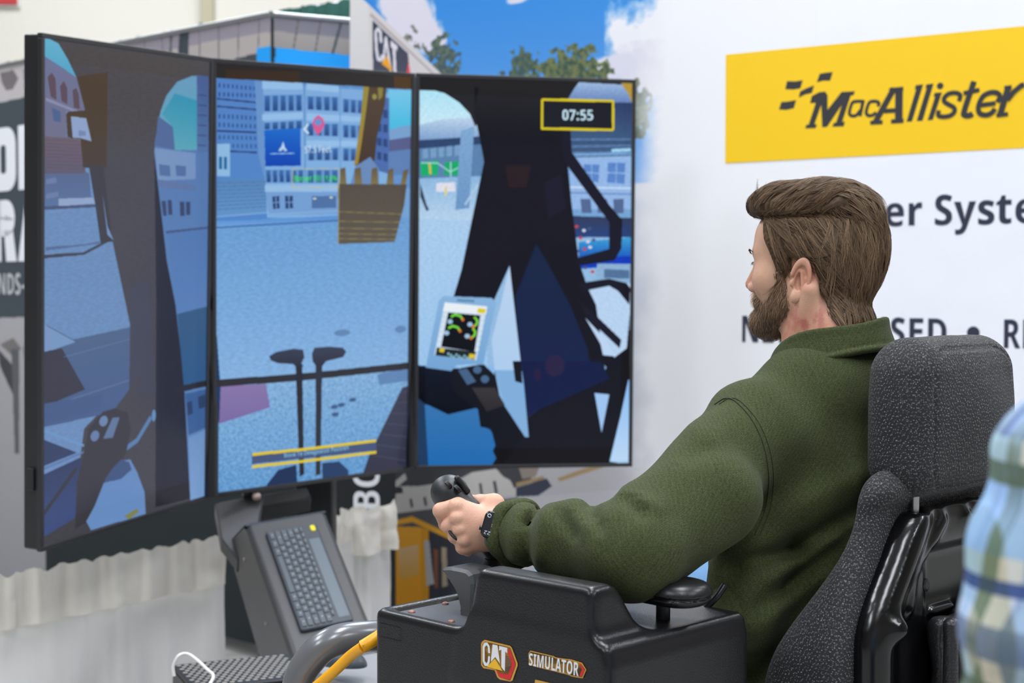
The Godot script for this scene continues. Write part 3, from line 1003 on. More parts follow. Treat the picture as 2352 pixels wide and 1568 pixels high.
# ---------------------------------------------------------------- drapes
func curtain(tops: Array, low: float, per_m: float, depth: float, sd: int, ruffle := 0.0, high = null) -> ArrayMesh:   # folds hang from a line of points down to the height low
	var nz := FastNoiseLite.new()
	nz.seed = sd
	nz.frequency = 1.0
	var mb := MB.new()
	var p := smooth_path(tops, 40)
	var rows := []
	var ny := 18
	var run := [0.0]
	for i in range(1, p.size()): run.append(run[i - 1] + p[i].distance_to(p[i - 1]))
	for j in ny + 1:
		var f := float(j) / ny
		var row := []
		for i in p.size():
			var t: Vector3 = (p[mini(i + 1, p.size() - 1)] - p[maxi(i - 1, 0)]).normalized()
			var n := t.cross(Vector3.UP)
			var s: float = run[i] * per_m * TAU
			var ph := nz.get_noise_1d(run[i] * 3.0) * 4.0
			var w := sin(s + ph) + 0.5 * sin(s * 2.3 + ph * 2.0) * (1.0 - f * 0.6) + nz.get_noise_2d(run[i] * 4.0, f * 1.4) * 1.1
			var up: float = p[i].y + ruffle * (0.5 * sin(s * 1.7 + ph) + nz.get_noise_1d(run[i] * 11.0 + 50.0))
			var y := lerpf(up, low, f)
			if high != null: y = lerpf(p[i].y - high[0] + 0.004 * w, low, f)
			row.append(Vector3(p[i].x, y, p[i].z) + n * (w * depth * (0.55 + 0.6 * f)))
		rows.append(row)
	mb.grid(rows, false, false, [], true)
	return mb.mesh()

func drapes() -> void:
	M.cream_cloth = mat(rgb(251, 246, 236), 0.85)
	M.cream_cloth.backlight_enabled = true
	M.cream_cloth.backlight = Color(0.12, 0.12, 0.11)
	M.pale_cloth = mat(rgb(240, 239, 237), 0.85)
	M.pale_cloth.backlight_enabled = true
	M.pale_cloth.backlight = Color(0.2, 0.2, 0.2)
	var g := thing("back_drape", "dark green pipe and drape curtain rising behind the display panels", "drape")
	part(g, "curtain", curtain([Vector3(-1.513,2.876,-7.553), Vector3(-1.285,2.876,-7.352), Vector3(-1.095,2.886,-7.203), Vector3(-0.872,2.891,-7.053), Vector3(-0.5402,2.922,-6.904)], 0.05, 7.0, 0.022, 3, 0.008), M.teal)
	part(g, "pole", tube([Vector3(-1.521,2.874,-7.593), Vector3(-0.5441,2.908,-6.953)], [0.018], 8), M.alu)
	var g2 := thing("back_drape", "dark green curtain edge just showing over the slate display panel", "drape")
	part(g2, "curtain", curtain([Vector3(-3.512,2.829,-9.252), Vector3(-2.822,2.814,-8.451), Vector3(-2.516,2.8,-8.1), Vector3(-1.827,2.776,-7.349), Vector3(-1.388,2.794,-7.029), Vector3(-1.211,2.81,-6.93)], 0.05, 7.0, 0.02, 5, 0.01), M.teal)
	part(g2, "pole", tube([Vector3(-2.839,2.792,-8.5), Vector3(-1.221,2.801,-6.989)], [0.018], 8), M.alu)
	var tops := [Vector3(-1.508,0.8128,-3.924), Vector3(-1.411,0.799,-4.173), Vector3(-1.281,0.799,-4.343), Vector3(-1.112,0.8015,-4.574), Vector3(-0.9109,0.8035,-4.834)]
	var d := thing("low_drape", "cream skirting drape with a gathered top running left of the keyboard stand", "drape")
	part(d, "heading", curtain(tops, 0.645, 8.0, 0.0065, 11, 0.010), M.cream_cloth, "doubled cream top band")
	part(d, "skirt", curtain(tops, 0.03, 3.0, 0.010, 12, 0.0, [0.12]), M.pale_cloth, "thin greyer lower cloth", Transform3D(Basis(), Vector3(-0.015, 0, -0.02)))
	part(d, "rail", tube([Vector3(-1.588,0.7139,-4.13), Vector3(-0.9371,0.7263,-4.971)], [0.012], 8), M.alu)
	var tops2 := [Vector3(-0.781,0.8108,-5.074), Vector3(-0.6414,0.8085,-5.244), Vector3(-0.5338,0.8106,-5.374), Vector3(-0.4274,0.812,-5.495)]
	var d2 := thing("low_drape", "short cream skirting drape right of the keyboard stand, under the roll-up banner", "drape")
	part(d2, "heading", curtain(tops2, 0.645, 8.0, 0.022, 15, 0.016), M.cream_cloth, "doubled cream top band")
	part(d2, "skirt", curtain(tops2, 0.03, 5.0, 0.016, 16, 0.0, [0.12]), M.pale_cloth, "thin greyer lower cloth", Transform3D(Basis(), Vector3(-0.012, 0, -0.02)))
	part(d2, "rail", tube([Vector3(-0.7902,0.775,-5.133), Vector3(-0.4321,0.7747,-5.553)], [0.014], 8), M.alu)

# ---------------------------------------------------------------- the three upright screens
const MW := 0.70
const MH := 1.23

func monitors() -> void:
	var fl := Transform3D(Vector3(0.3898,0.0519,-0.9194),Vector3(0.0349,0.9969,0.0711),Vector3(0.9202,-0.0598,0.3868),Vector3(-0.974,1.589,-3.919))
	var fc := Transform3D(Vector3(0.7557,0.0302,-0.6543),Vector3(0.0197,0.9974,0.0688),Vector3(0.6547,-0.0649,0.7531),Vector3(-0.5711,1.621,-4.49))
	var fr := Transform3D(Vector3(0.9858,-0.0069,-0.1676),Vector3(0.0068,1,-0.0013),Vector3(0.1676,0.0002,0.9858),Vector3(0.0441,1.637,-4.793))
	monitor(fl, screen_left(), "leftmost tall black screen, turned most, showing a cab pillar and joystick", Color(0.45, 0.6, 0.9))
	monitor(fc, screen_middle(), "middle tall black screen showing the digging bucket before blue buildings", Color(0.5, 0.7, 1.0))
	monitor(fr, screen_right(), "rightmost tall black screen showing the yellow framed timer and cab frame", Color(0.5, 0.65, 0.95))

func monitor(xf: Transform3D, pic: Pic, label: String, tint: Color) -> void:
	var t := thing("monitor", label, "monitor", "", Vector3.ZERO, xf)
	var b := 0.012
	var d := 0.055
	part(t, "housing", rbox(Vector3(MW - 0.004, MH - 0.004, d - 0.006), 0.006, Vector3(0, 0, -d / 2 - 0.004)), M.bezel_edge)
	part(t, "bezel", rbox(Vector3(MW, b, 0.014), 0.002, Vector3(0, MH / 2 - b / 2, -0.007)), M.bezel)
	part(t, "bezel", rbox(Vector3(MW, b, 0.014), 0.002, Vector3(0, -MH / 2 + b / 2, -0.007)), M.bezel)
	for s in [-1, 1]: part(t, "bezel", rbox(Vector3(b, MH - 2 * b, 0.014), 0.002, Vector3(s * (MW / 2 - b / 2), 0, -0.007)), M.bezel)
	var m := mat(rgb(5, 5, 6), 0.2, 0.0, 0.3)
	m.emission_enabled = true
	m.emission = Color.BLACK
	m.emission_texture = pic.tex()
	m.emission_energy_multiplier = 0.95
	var q := MB.new()
	var w := (MW - 2 * b) / 2
	var h := (MH - 2 * b) / 2
	q.face([Vector3(-w, -h, -0.004), Vector3(w, -h, -0.004), Vector3(w, h, -0.004), Vector3(-w, h, -0.004)], Vector3(0, 0, 1), [Vector2(0, 1), Vector2(1, 1), Vector2(1, 0), Vector2(0, 0)])
	part(t, "screen", q.mesh(), m, "lit picture")
	part(t, "mount_plate", rbox(Vector3(0.3, 0.3, 0.02), 0.004, Vector3(0, 0, -d - 0.012)), M.bezel_edge)
	part(t, "port_cover", rbox(Vector3(0.006, 0.055, 0.02), 0.002, Vector3(-MW / 2 - 0.002, -0.44, -0.03)), M.bezel_edge)
	var l := AreaLight3D.new()
	l.name = "screen_light"
	l.area_size = Vector2(MW * 0.9, MH * 0.9)
	l.light_color = tint
	l.light_energy = 0.12
	l.area_range = 12.0
	l.shadow_enabled = true
	add_child(l, true)
	l.transform = Transform3D(xf.basis, xf.origin + xf.basis.z * 0.012)

func big_text(pic: Pic, s: String, from: Vector2, to: Vector2, height: float, c: Color) -> void:   # along from-to, in picture pixels
	var r := (to - from)
	var mb := lettering_mb(s, "Droid Sans", true, Rect2(0, 0, r.length(), height))
	r = r.normalized()
	pic.letters(mb, from, c, Vector2(r.y, -r.x), r)

func screen_left() -> Pic:
	var p := Pic.new(560, 984, rgb(70, 68, 78))  # base raised: the glass's reflection of the hall is put into the glow
	var ground := rgb(98, 146, 208)
	p.poly(pv([6,4,43,12,72,36,95,67,124,130,142,189,182,306,214,391,257,514,277,572,307,681,233,745,186,735,125,767,90,945,-54,960,-54,10]), ground, rgb(104, 148, 210))
	p.grain(0.06, 22, 3, 3.0)
	p.poly(pv([-54,-17,43,6,72,36,97,67,52,50,-54,15]), rgb(90, 196, 238), rgb(60, 176, 226))
	p.poly(pv([-54,15,52,50,97,67,124,130,66,133,68,184,86,187,-54,192]), rgb(106, 116, 168), rgb(110, 112, 150))
	for q in [pv([11,72,23,63,34,74,37,114,20,108]), pv([47,87,59,76,69,90,69,120,52,115]), pv([85,92,96,87,104,98,107,127,89,126])]: p.poly(q, rgb(92, 72, 92))
	p.poly(pv([6,111,126,136,126,141,6,117]), rgb(138, 144, 190))
	p.poly(pv([23,129,49,135,49,156,28,154]), rgb(64, 98, 160))
	p.poly(pv([-54,184,86,185,112,188,126,250,137,254,-54,257]), rgb(112, 92, 110), rgb(96, 88, 118))
	for k in 9:
		var a := pv([-54,190,112,191,126,251,-54,250])
		p.line(PackedVector2Array([a[0].lerp(a[3], k / 9.0), a[1].lerp(a[2], k / 9.0)]), 0.9, rgb(88, 76, 100))
	p.poly(pv([-54,257,137,252,146,315,-54,322]), rgb(84, 104, 156), rgb(80, 118, 178))
	p.poly(pv([44,303,151,301,156,313,44,318]), rgb(144, 172, 222))
	p.poly(pv([-54,319,157,315,160,320,-54,326]), rgb(66, 84, 130))
	for q in [pv([7,266,36,262,39,272,7,276]), pv([7,294,42,289,44,299,7,304])]: p.poly(q, rgb(104, 128, 184))
	p.poly(pv([6,396,121,394,172,389,172,394,6,403]), rgb(78, 110, 168))
	p.poly(pv([-54,411,119,410,209,383,217,386,123,415,-54,419]), rgb(62, 66, 84))
	# mirror and its arm; the brown also paints in a reflection of the hall
	p.poly(pv([97,65,194,49,193,240,118,242,110,186,86,185,70,184,66,139,72,134,125,129]), rgb(74, 56, 38))
	p.poly(pv([80,143,127,144,144,189,108,184,86,184]), rgb(140, 168, 222))
	p.poly(pv([104,169,126,170,126,179,104,180]), rgb(108, 136, 196))
	p.poly(pv([113,237,182,236,214,391,194,391,175,394,157,315,137,241]), rgb(58, 57, 66))
	p.poly(pv([179,289,197,359,217,388,197,377]), rgb(112, 150, 214))
	# machine deck below the window
	p.poly(pv([-54,595,4,601,9,598,81,583,275,572,307,681,237,746,-54,747]), rgb(72, 104, 152), rgb(66, 96, 156))
	p.poly(pv([-54,587,6,546,99,588,12,600]), rgb(112, 156, 214))
	p.line(pv([9,548,102,589]), 1.5, rgb(62, 88, 132))
	p.poly(pv([1,599,55,597,127,687,2,707]), rgb(56, 54, 70))
	p.line(pv([61,615,280,597]), 1.2, rgb(98, 130, 184))
	p.line(pv([2,710,307,681]), 1.6, rgb(100, 132, 188))
	p.poly(pv([-54,700,186,703,175,738,-54,743]), rgb(64, 92, 150))
	p.line(pv([-1,753,125,802]), 5.0, rgb(98, 158, 222))
	p.line(pv([-1,830,125,815]), 4.0, rgb(86, 124, 190))
	p.poly(pv([2,772,103,813,2,824]), rgb(46, 62, 108))
	p.poly(pv([2,841,117,824,98,946,-54,977]), rgb(44, 58, 106), rgb(58, 82, 150))
	p.line(pv([2,919,103,844]), 10.0, rgb(56, 55, 66))
	# pillar shades
	p.poly(pv([276,488,340,473,367,720,274,714]), rgb(66, 68, 88))
	p.poly(pv([354,187,380,325,404,438,438,535,473,703,504,980,371,975,367,530]), rgb(32, 32, 46))
	p.poly(pv([307,681,320,695,245,752,218,744]), rgb(70, 68, 78))
	p.line(pv([352,773,303,817,253,832,231,844]), 11.0, rgb(84, 130, 196))
	p.oval(pv([362,771])[0], 7, 13, rgb(92, 150, 214))
	# joystick in the lower window
	p.poly(pv([195,878,253,853,279,854,304,886,331,934,336,983,149,982,132,958]), rgb(94, 142, 212), rgb(100, 150, 222))
	p.poly(pv([209,862,246,849,276,860,285,877,249,891,188,890]), rgb(58, 84, 140))
	p.poly(pv([259,974,305,965,311,974,278,983]), rgb(140, 144, 70))
	p.poly(pv([139,769,186,740,227,738,269,753,281,789,264,842,220,863,195,882,162,931,132,962,98,969,103,876,130,799]), rgb(58, 55, 63))
	p.oval(pv([188,760])[0], 14, 11, rgb(104, 136, 190))
	p.oval(pv([160,787])[0], 14, 11, rgb(98, 130, 186))
	p.poly(pv([218,757,242,759,219,799,187,797]), rgb(92, 122, 172))
	# window on the right
	p.poly(pv([555,32,492,35,435,52,396,84,373,129,358,177,354,205,380,325,404,438,438,535,473,703,504,985,578,988]), rgb(74, 122, 196), rgb(86, 138, 208))
	p.poly(pv([555,32,492,35,435,52,396,84,376,117,370,136,421,149,428,184,430,198,559,195]), rgb(92, 164, 212), rgb(72, 178, 214))
	p.poly(pv([426,77,556,93,559,195,430,198,421,149,382,123]), rgb(20, 160, 204), rgb(78, 178, 206))
	p.poly(pv([509,32,555,32,559,200,513,201]), rgb(58, 92, 168), rgb(74, 118, 186))
	for y in 6: p.line(PackedVector2Array([pv([515,75])[0] + Vector2(0, y * 22), pv([549,75])[0] + Vector2(0, y * 22)]), 2.0, rgb(40, 64, 130))
	p.poly(pv([367,128,421,149,428,198,358,191]), rgb(70, 104, 170))
	p.poly(pv([355,196,508,203,509,260,369,265]), rgb(112, 152, 212))
	for q in [pv([372,230,411,232,415,255,375,254]), pv([432,231,472,232,472,254,436,254])]: p.poly(q, rgb(72, 110, 178))
	p.poly(pv([369,262,509,273,509,285,376,279]), rgb(88, 118, 180))
	for q in [pv([382,308,398,308,402,340,389,340]), pv([405,306,419,306,423,338,408,338]), pv([450,310,467,310,469,341,452,341]), pv([473,310,490,310,490,339,475,339])]: p.poly(q, rgb(48, 66, 116))
	p.poly(pv([399,373,563,366,563,370,401,378]), rgb(58, 84, 134))
	p.poly(pv([403,378,563,371,567,548,445,556]), rgb(72, 124, 200), rgb(80, 130, 208))
	p.poly(pv([445,556,567,546,571,723,473,717]), rgb(44, 92, 146), rgb(34, 92, 156))
	p.poly(pv([479,737,572,736,574,824,494,833]), rgb(48, 96, 168))
	for q in [pv([486,758,506,756,510,786,490,788]), pv([530,750,558,748,559,777,534,779])]: p.poly(q, rgb(36, 62, 112))
	p.poly(pv([494,838,574,829,578,988,504,985]), rgb(100, 150, 220), rgb(116, 166, 232))
	p.line(pv([438,724,571,723]), 14.0, rgb(38, 36, 46))
	p.im.adjust_bcs(0.95, 0.97, 0.80)  # saturation cut to paint haze over the whole picture
	return p

func screen_middle() -> Pic:
	var p := Pic.new(560, 984, rgb(96, 146, 206))
	# ground
	p.poly(pv([-20,348,584,338,591,748,-21,726]), rgb(106, 158, 212), rgb(136, 180, 226))
	p.poly(pv([-21,716,590,736,596,1087,-21,1010]), rgb(136, 180, 222), rgb(84, 146, 206))
	p.grain(0.09, 20, 5, 3.0)
	var low := FastNoiseLite.new()
	low.seed = 8
	low.frequency = 0.09
	for y in range(int(pv([243,734])[0].y), 984):
		for x in 560:
			var f := low.get_noise_2d(x, y) + 0.5 * low.get_noise_2d(x * 2.7, y * 2.7)
			var c := p.im.get_pixel(x, y)
			p.im.set_pixel(x, y, c.lerp(rgb(176, 210, 236), clampf(f * 0.5, 0, 0.45)) if f > 0 else c.lerp(rgb(44, 96, 150), clampf(-f * 0.45, 0, 0.4)))
	for q in [[Vector2(788, 764), 26.0, 9.0], [Vector2(924, 758), 26.0, 10.0]]: pass
	p.oval(pv([355,629])[0], 24, 8, rgb(98, 134, 180))
	p.oval(pv([535,629])[0], 18, 9, rgb(98, 136, 184))
	for q in [pv([354,807]), pv([388,797]), pv([336,829]), pv([333,810])]: p.oval(q[0], 11, 5, rgb(62, 92, 136))
	# far buildings
	p.poly(pv([-20,7,124,30,167,348,-20,368]), rgb(84, 130, 196), rgb(82, 136, 204))
	p.windows(pv([4,40,107,44,109,76,4,80]), 9, 2, 0.45, 0.5, rgb(50, 84, 150))
	p.windows(pv([4,109,109,110,109,148,4,148]), 9, 2, 0.45, 0.5, rgb(48, 88, 150))
	p.windows(pv([4,156,109,156,112,193,4,195]), 9, 2, 0.45, 0.5, rgb(54, 96, 158))
	for q in [pv([3,80,109,84]), pv([3,97,109,100]), pv([3,152,107,152]), pv([37,197,109,198])]: p.line(q, 3.5, rgb(40, 60, 112))
	p.poly(pv([3,181,37,180,37,254,3,254]), rgb(142, 186, 226))
	p.windows(pv([5,208,32,208,32,239,5,240]), 2, 1, 0.6, 0.9, rgb(36, 104, 160))
	p.poly(pv([3,261,133,259,143,336,3,344]), rgb(88, 134, 186), rgb(98, 148, 202))
	for k in 8:
		var a := pv([3,269,133,265,141,330,3,338])
		p.line(PackedVector2Array([a[0].lerp(a[3], k / 8.0), a[1].lerp(a[2], k / 8.0)]), 1.2, rgb(70, 110, 164))
	# centre block
	p.poly(pv([122,34,239,38,414,39,497,44,494,349,137,348]), rgb(126, 172, 222), rgb(128, 178, 226))
	p.poly(pv([102,33,125,34,133,267,114,208]), rgb(104, 148, 204))
	for band in [[pv([126,66,235,59,236,98,126,104]), 5], [pv([126,129,236,119,236,139,126,145]), 5], [pv([246,62,339,59,340,94,247,94]), 4], [pv([350,63,415,64,415,97,350,96]), 3], [pv([247,125,340,123,340,154,247,155]), 4], [pv([350,125,415,125,416,156,351,156]), 3], [pv([250,184,341,181,341,211,250,213]), 4], [pv([351,181,416,181,416,211,351,212]), 3], [pv([131,237,240,235,240,266,133,267]), 6], [pv([248,235,341,233,341,265,248,266]), 4]]:
		p.poly(band[0], rgb(104, 150, 208))
		p.windows(band[0], band[1], 1, 0.62, 0.92, rgb(60, 112, 176), rgb(36, 72, 132))
	for q in [pv([123,34,235,32,235,48,123,52]), pv([123,110,236,101,236,115,123,124]), pv([246,33,339,34,339,49,246,48]), pv([247,102,415,104,415,116,247,119]), pv([247,166,416,162,416,175,247,180])]: p.poly(q, rgb(150, 192, 234))
	p.line(pv([240,34,244,266]), 4.0, rgb(96, 140, 200))
	p.line(pv([343,36,346,265]), 3.0, rgb(104, 150, 208))
	p.poly(pv([131,272,344,269,344,286,131,288]), rgb(150, 190, 230))
	p.poly(pv([133,288,342,286,345,340,141,342]), rgb(116, 160, 212))
	for q in [pv([150,298,172,296,173,328,153,329]), pv([185,296,210,296,211,327,187,328])]: p.windows(q, 2, 2, 0.78, 0.86, rgb(40, 66, 112))
	p.poly(pv([263,297,334,296,334,325,263,326]), rgb(76, 112, 164))
	for q in [pv([271,303]), pv([319,300])]: p.oval(q[0], 5, 2.5, rgb(220, 220, 200))
	p.poly(pv([119,353,368,342,584,331,584,349,368,361,-20,376,-20,356]), rgb(72, 130, 206), rgb(120, 170, 224))
	for q in [pv([0,346,143,336]), pv([143,340,342,332])]: p.line(q, 2.0, rgb(142, 184, 228))
	p.line(pv([-20,372,342,355,584,345]), 3.0, rgb(54, 90, 150))
	# blue poster on the block
	p.poly(pv([129,146,230,137,231,226,132,229]), rgb(26, 108, 206), rgb(4, 66, 178))
	for q in [pv([181,170,187,188,173,190]), pv([173,184,179,192,168,193]), pv([186,184,193,192,183,193])]: p.poly(q, rgb(190, 216, 240))
	p.line(pv([145,200,213,197]), 2.4, rgb(150, 192, 234))
	# sky gap and hall on the right
	p.poly(pv([488,34,579,32,580,137,490,133]), rgb(120, 200, 236), rgb(64, 186, 226))
	p.poly(pv([490,133,532,122,580,116,581,164,490,167]), rgb(120, 160, 206))
	p.poly(pv([490,158,580,144,581,180,491,188]), rgb(84, 92, 138))
	p.poly(pv([446,52,491,55,494,241,448,231]), rgb(72, 106, 172))
	p.windows(pv([452,78,489,76,491,220,453,212]), 2, 4, 0.7, 0.55, rgb(38, 68, 124))
	p.poly(pv([491,186,581,175,582,240,491,243]), rgb(92, 128, 182))
	p.poly(pv([487,284,583,272,584,349,488,351]), rgb(116, 162, 214))
	# boom and bucket
	p.poly(pv([414,12,485,8,478,71,455,149,448,212,427,209,411,219,390,222,398,180]), rgb(84, 66, 46), rgb(66, 48, 30))
	p.poly(pv([414,12,432,11,420,95,408,169,398,218,386,222,392,190,405,106]), rgb(150, 140, 56), rgb(160, 132, 40))
	p.poly(pv([453,9,475,8,470,53,459,62]), rgb(136, 128, 62))
	p.oval(pv([446,54])[0], 7, 7, rgb(150, 142, 70))
	p.poly(pv([390,224,435,200,462,229,462,285,370,285]), rgb(104, 138, 186))
	for q in [pv([345,231,360,227,365,277,344,279]), pv([388,230,406,226,412,277,388,279]), pv([440,229,456,225,462,278,436,278]), pv([490,231,506,226,508,275,484,278]), pv([538,232,554,227,544,277,527,277])]:
		p.poly(q, rgb(98, 84, 58), rgb(136, 124, 76))
	p.poly(pv([339,267,549,266,542,316,513,409,341,412]), rgb(84, 74, 62), rgb(92, 86, 72))
	for q in [pv([341,334,534,340]), pv([341,357,529,360]), pv([341,374,523,377]), pv([341,387,518,391]), pv([341,399,515,403])]: p.line(q, 1.6, rgb(150, 134, 78))
	p.line(pv([341,269,341,412]), 3.0, rgb(150, 134, 70))
	# overlays
	p.poly(pv([280,105,294,113,299,125,294,137,279,154,267,138,263,126,268,114]), rgb(214, 92, 150))
	p.oval(pv([280,122])[0], 10, 8, rgb(104, 148, 206))
	p.line(pv([252,127,240,140,253,150]), 5.0, rgb(206, 228, 244))
	big_text(p, "57.5 Feet", pv([242,196])[0], pv([318,192])[0], 16, rgb(196, 220, 240))
	p.line(pv([208,234,341,231,341,275,208,277,208,234]), 1.6, rgb(190, 190, 130))
	big_text(p, "Bucket Fill 11.6%", pv([213,263])[0], pv([336,261])[0], 15, rgb(60, 220, 90))
	# pedals, bars
	p.poly(pv([-20,621,2,617,16,795,-0,839,-21,837]), rgb(26, 56, 96))
	p.poly(pv([12,736,135,739,147,796,8,823]), rgb(136, 118, 170), rgb(122, 106, 164))
	p.poly(pv([463,739,590,723,591,761,471,766]), rgb(96, 134, 182))
	p.poly(pv([543,778,591,770,595,1007,421,988,441,941]), rgb(60, 62, 82), rgb(50, 52, 72))
	for k in 7:
		var a := pv([541,791,435,967,595,1007,591,787])
		p.line(PackedVector2Array([a[0].lerp(a[1], k / 7.0), a[3].lerp(a[2], k / 7.0)]), 2.0, rgb(72, 76, 98))
	p.line(pv([-21,728,243,730,590,723]), 17.0, rgb(44, 42, 48))
	p.poly(pv([219,701,238,700,245,968,232,972]), rgb(36, 37, 46))
	p.poly(pv([277,703,296,702,293,974,279,974]), rgb(44, 46, 58))
	p.poly(pv([144,674,164,665,213,660,240,664,244,682,236,696,241,705,218,703,213,697,169,692,149,684]), rgb(56, 62, 84), rgb(42, 44, 56))
	p.poly(pv([266,675,273,661,319,661,358,666,367,676,358,689,307,696,296,708,279,707,268,694]), rgb(58, 64, 86), rgb(42, 44, 56))
	p.poly(pv([97,902,272,905,462,906,463,931,97,927]), rgb(70, 84, 124))
	p.line(pv([98,904,272,907,462,906]), 7.0, rgb(226, 200, 34))
	p.line(pv([97,933,273,936,463,935]), 7.0, rgb(226, 200, 34))
	big_text(p, "Tram To Designated Position", pv([186,925])[0], pv([377,924])[0], 15, rgb(128, 190, 226))
	p.poly(pv([138,982,170,949,222,942,225,981,220,1008,138,998]), rgb(24, 48, 88))
	p.poly(pv([298,946,348,947,377,972,377,994,299,996]), rgb(36, 62, 104))
	# dark cab roof along the top
	p.poly(pv([-19,-22,577,-62,579,30,-8,34]), rgb(44, 40, 40))
	p.poly(pv([26,14,226,7,227,32,26,34]), rgb(58, 44, 34))
	p.poly(pv([504,-4,578,-3,579,30,507,31]), rgb(78, 54, 30))
	return p

func screen_right() -> Pic:
	var p := Pic.new(560, 984, rgb(150, 190, 228))
	p.poly(pv([-16,-28,580,-46,584,369,-14,377]), rgb(120, 168, 216))
	p.poly(pv([-16,4,176,-1,177,131,-15,157]), rgb(168, 228, 250), rgb(214, 240, 252))
	p.poly(pv([-15,125,52,106,142,97,177,164,-15,175]), rgb(196, 218, 242), rgb(110, 150, 200))
	p.poly(pv([-15,160,177,144,177,164,-15,185]), rgb(46, 70, 110))
	p.poly(pv([-15,181,177,164,177,263,-15,278]), rgb(92, 132, 176))
	p.windows(pv([5,181,109,166,109,196,5,207]), 5, 1, 0.72, 0.9, rgb(120, 160, 200))
	p.poly(pv([3,214,50,209,48,246,5,249]), rgb(20, 176, 110))
	p.poly(pv([66,213,104,209,102,247,64,244]), rgb(20, 170, 104))
	p.poly(pv([23,216,30,216,32,244,26,244]), rgb(214, 190, 80))
	p.line(pv([5,216,46,215,80,237,104,225]), 3.0, rgb(170, 220, 226))
	p.line(pv([82,212,80,309]), 3.0, rgb(180, 216, 236))
	p.poly(pv([-15,256,166,246,167,359,-14,361]), rgb(142, 186, 226), rgb(186, 214, 240))
	p.poly(pv([44,266,93,263,94,287,44,288]), rgb(226, 226, 240))
	p.oval(pv([69,287])[0], 3, 14, rgb(220, 210, 120))
	p.poly(pv([3,267,19,321,26,334,19,337,3,300]), rgb(52, 66, 90))
	p.poly(pv([108,133,142,121,130,328,94,333]), rgb(130, 172, 214), rgb(110, 152, 200))
	p.line(pv([119,320,155,264]), 5.0, rgb(176, 206, 232))
	p.poly(pv([-14,355,178,361,180,741,-13,741]), rgb(172, 208, 240), rgb(158, 200, 240))
	# right side beyond the door frame
	p.poly(pv([382,-7,580,-13,581,54,383,59]), rgb(176, 206, 240), rgb(96, 126, 184))
	p.poly(pv([382,54,581,49,582,178,384,182]), rgb(46, 62, 104), rgb(70, 104, 142))
	for k in 6:
		var a := pv([395,148,558,144,559,185,395,193])
		p.line(PackedVector2Array([a[0].lerp(a[3], k / 5.0), a[1].lerp(a[2], k / 5.0)]), 2.2, rgb(52, 68, 104) if k % 2 else rgb(112, 146, 196))
	p.poly(pv([506,170,558,167,559,175,506,178]), rgb(160, 216, 248))
	p.poly(pv([395,195,559,187,560,324,396,327]), rgb(150, 186, 234))
	for q in [pv([430,210,475,209,473,258,435,254]), pv([495,204,545,203,543,261,494,258])]: p.windows(q, 2, 2, 0.9, 0.88, rgb(92, 136, 204))
	p.windows(pv([415,299,548,297,548,336,420,337]), 3, 1, 0.62, 0.94, rgb(84, 106, 150))
	p.line(pv([396,271,559,270]), 5.0, rgb(198, 220, 246))
	p.line(pv([396,284,560,286]), 3.0, rgb(96, 126, 184))
	p.poly(pv([397,344,560,347,561,397,397,399]), rgb(52, 60, 92), rgb(40, 70, 130))
	p.poly(pv([420,411,561,397,561,459,421,461]), rgb(64, 166, 220), rgb(20, 80, 190))
	p.poly(pv([421,449,561,446,562,473,421,479]), rgb(14, 60, 190))
	p.poly(pv([470,466,561,466,562,516,466,514]), rgb(142, 180, 216))
	p.poly(pv([489,480,557,482,557,504,489,503]), rgb(84, 116, 156))
	for k in 14: p.oval(pv([414,371])[0] + Vector2((k * 37) % 50, (k * 53) % 130), 5, 4, [rgb(200, 70, 70), rgb(214, 220, 236), rgb(70, 90, 140)][k % 3])
	p.poly(pv([398,517,562,516,564,753,400,753]), rgb(186, 214, 244))
	p.poly(pv([180,730,588,731,591,1004,182,998]), rgb(140, 188, 236), rgb(170, 210, 246))
	p.grain(0.1, 12, 12, 3.0)
	# dark cab frame
	var cab := rgb(16, 15, 22)
	p.poly(pv([-16,-28,580,-46,580,5,417,1,405,17,389,44,380,60,381,126,360,127,326,150,308,128,187,54,145,121,131,90,104,62,65,39,40,33,-16,33]), rgb(34, 33, 36))
	p.poly(pv([142,82,166,197,168,211,111,486,88,563,147,574,191,574,237,473,268,719,249,721,253,775,277,777,291,915,215,819,199,741,193,987,579,992,508,980,530,889,561,765,559,595,552,685,505,719,494,742,468,573,445,528,421,461,399,304,388,204,382,48,324,17,142,22]), cab)
	p.poly(pv([153,21,382,15,383,82,372,138,165,142,142,77]), rgb(36, 34, 36), rgb(18, 17, 20))
	p.poly(pv([307,417,342,473,398,573,446,685,464,776,412,798,319,842,289,865,272,752,260,663,253,551]), rgb(18, 34, 66), rgb(18, 30, 72))
	p.poly(pv([272,719,482,719,505,764,412,804,290,854]), rgb(12, 24, 66))
	p.poly(pv([188,164,372,160,409,416,316,395,179,485,134,563,100,563]), rgb(20, 16, 24))
	p.poly(pv([223,218,292,217,280,273,235,274]), rgb(38, 24, 24))
	p.poly(pv([326,261,372,238,385,327,339,350]), rgb(24, 22, 40))
	p.oval(pv([359,730])[0], 26, 28, rgb(40, 30, 66))
	p.oval(pv([313,753])[0], 9, 16, rgb(36, 26, 60))
	# grab bars
	var bar := rgb(22, 20, 34)
	p.poly(pv([368,93,394,104,400,181,501,314,537,353,535,426,517,457,421,472,416,452,502,428,502,359,379,204]), bar)
	p.poly(pv([421,517,503,505,550,516,560,529,558,572,527,536,503,523,433,537]), bar)
	p.poly(pv([422,562,457,590,537,663,533,685,445,606]), bar)
	p.poly(pv([422,573,448,606,505,685,524,719,505,742,482,719,469,674]), cab)
	p.poly(pv([438,604,493,660,519,706,488,703,481,674]), rgb(190, 216, 246))
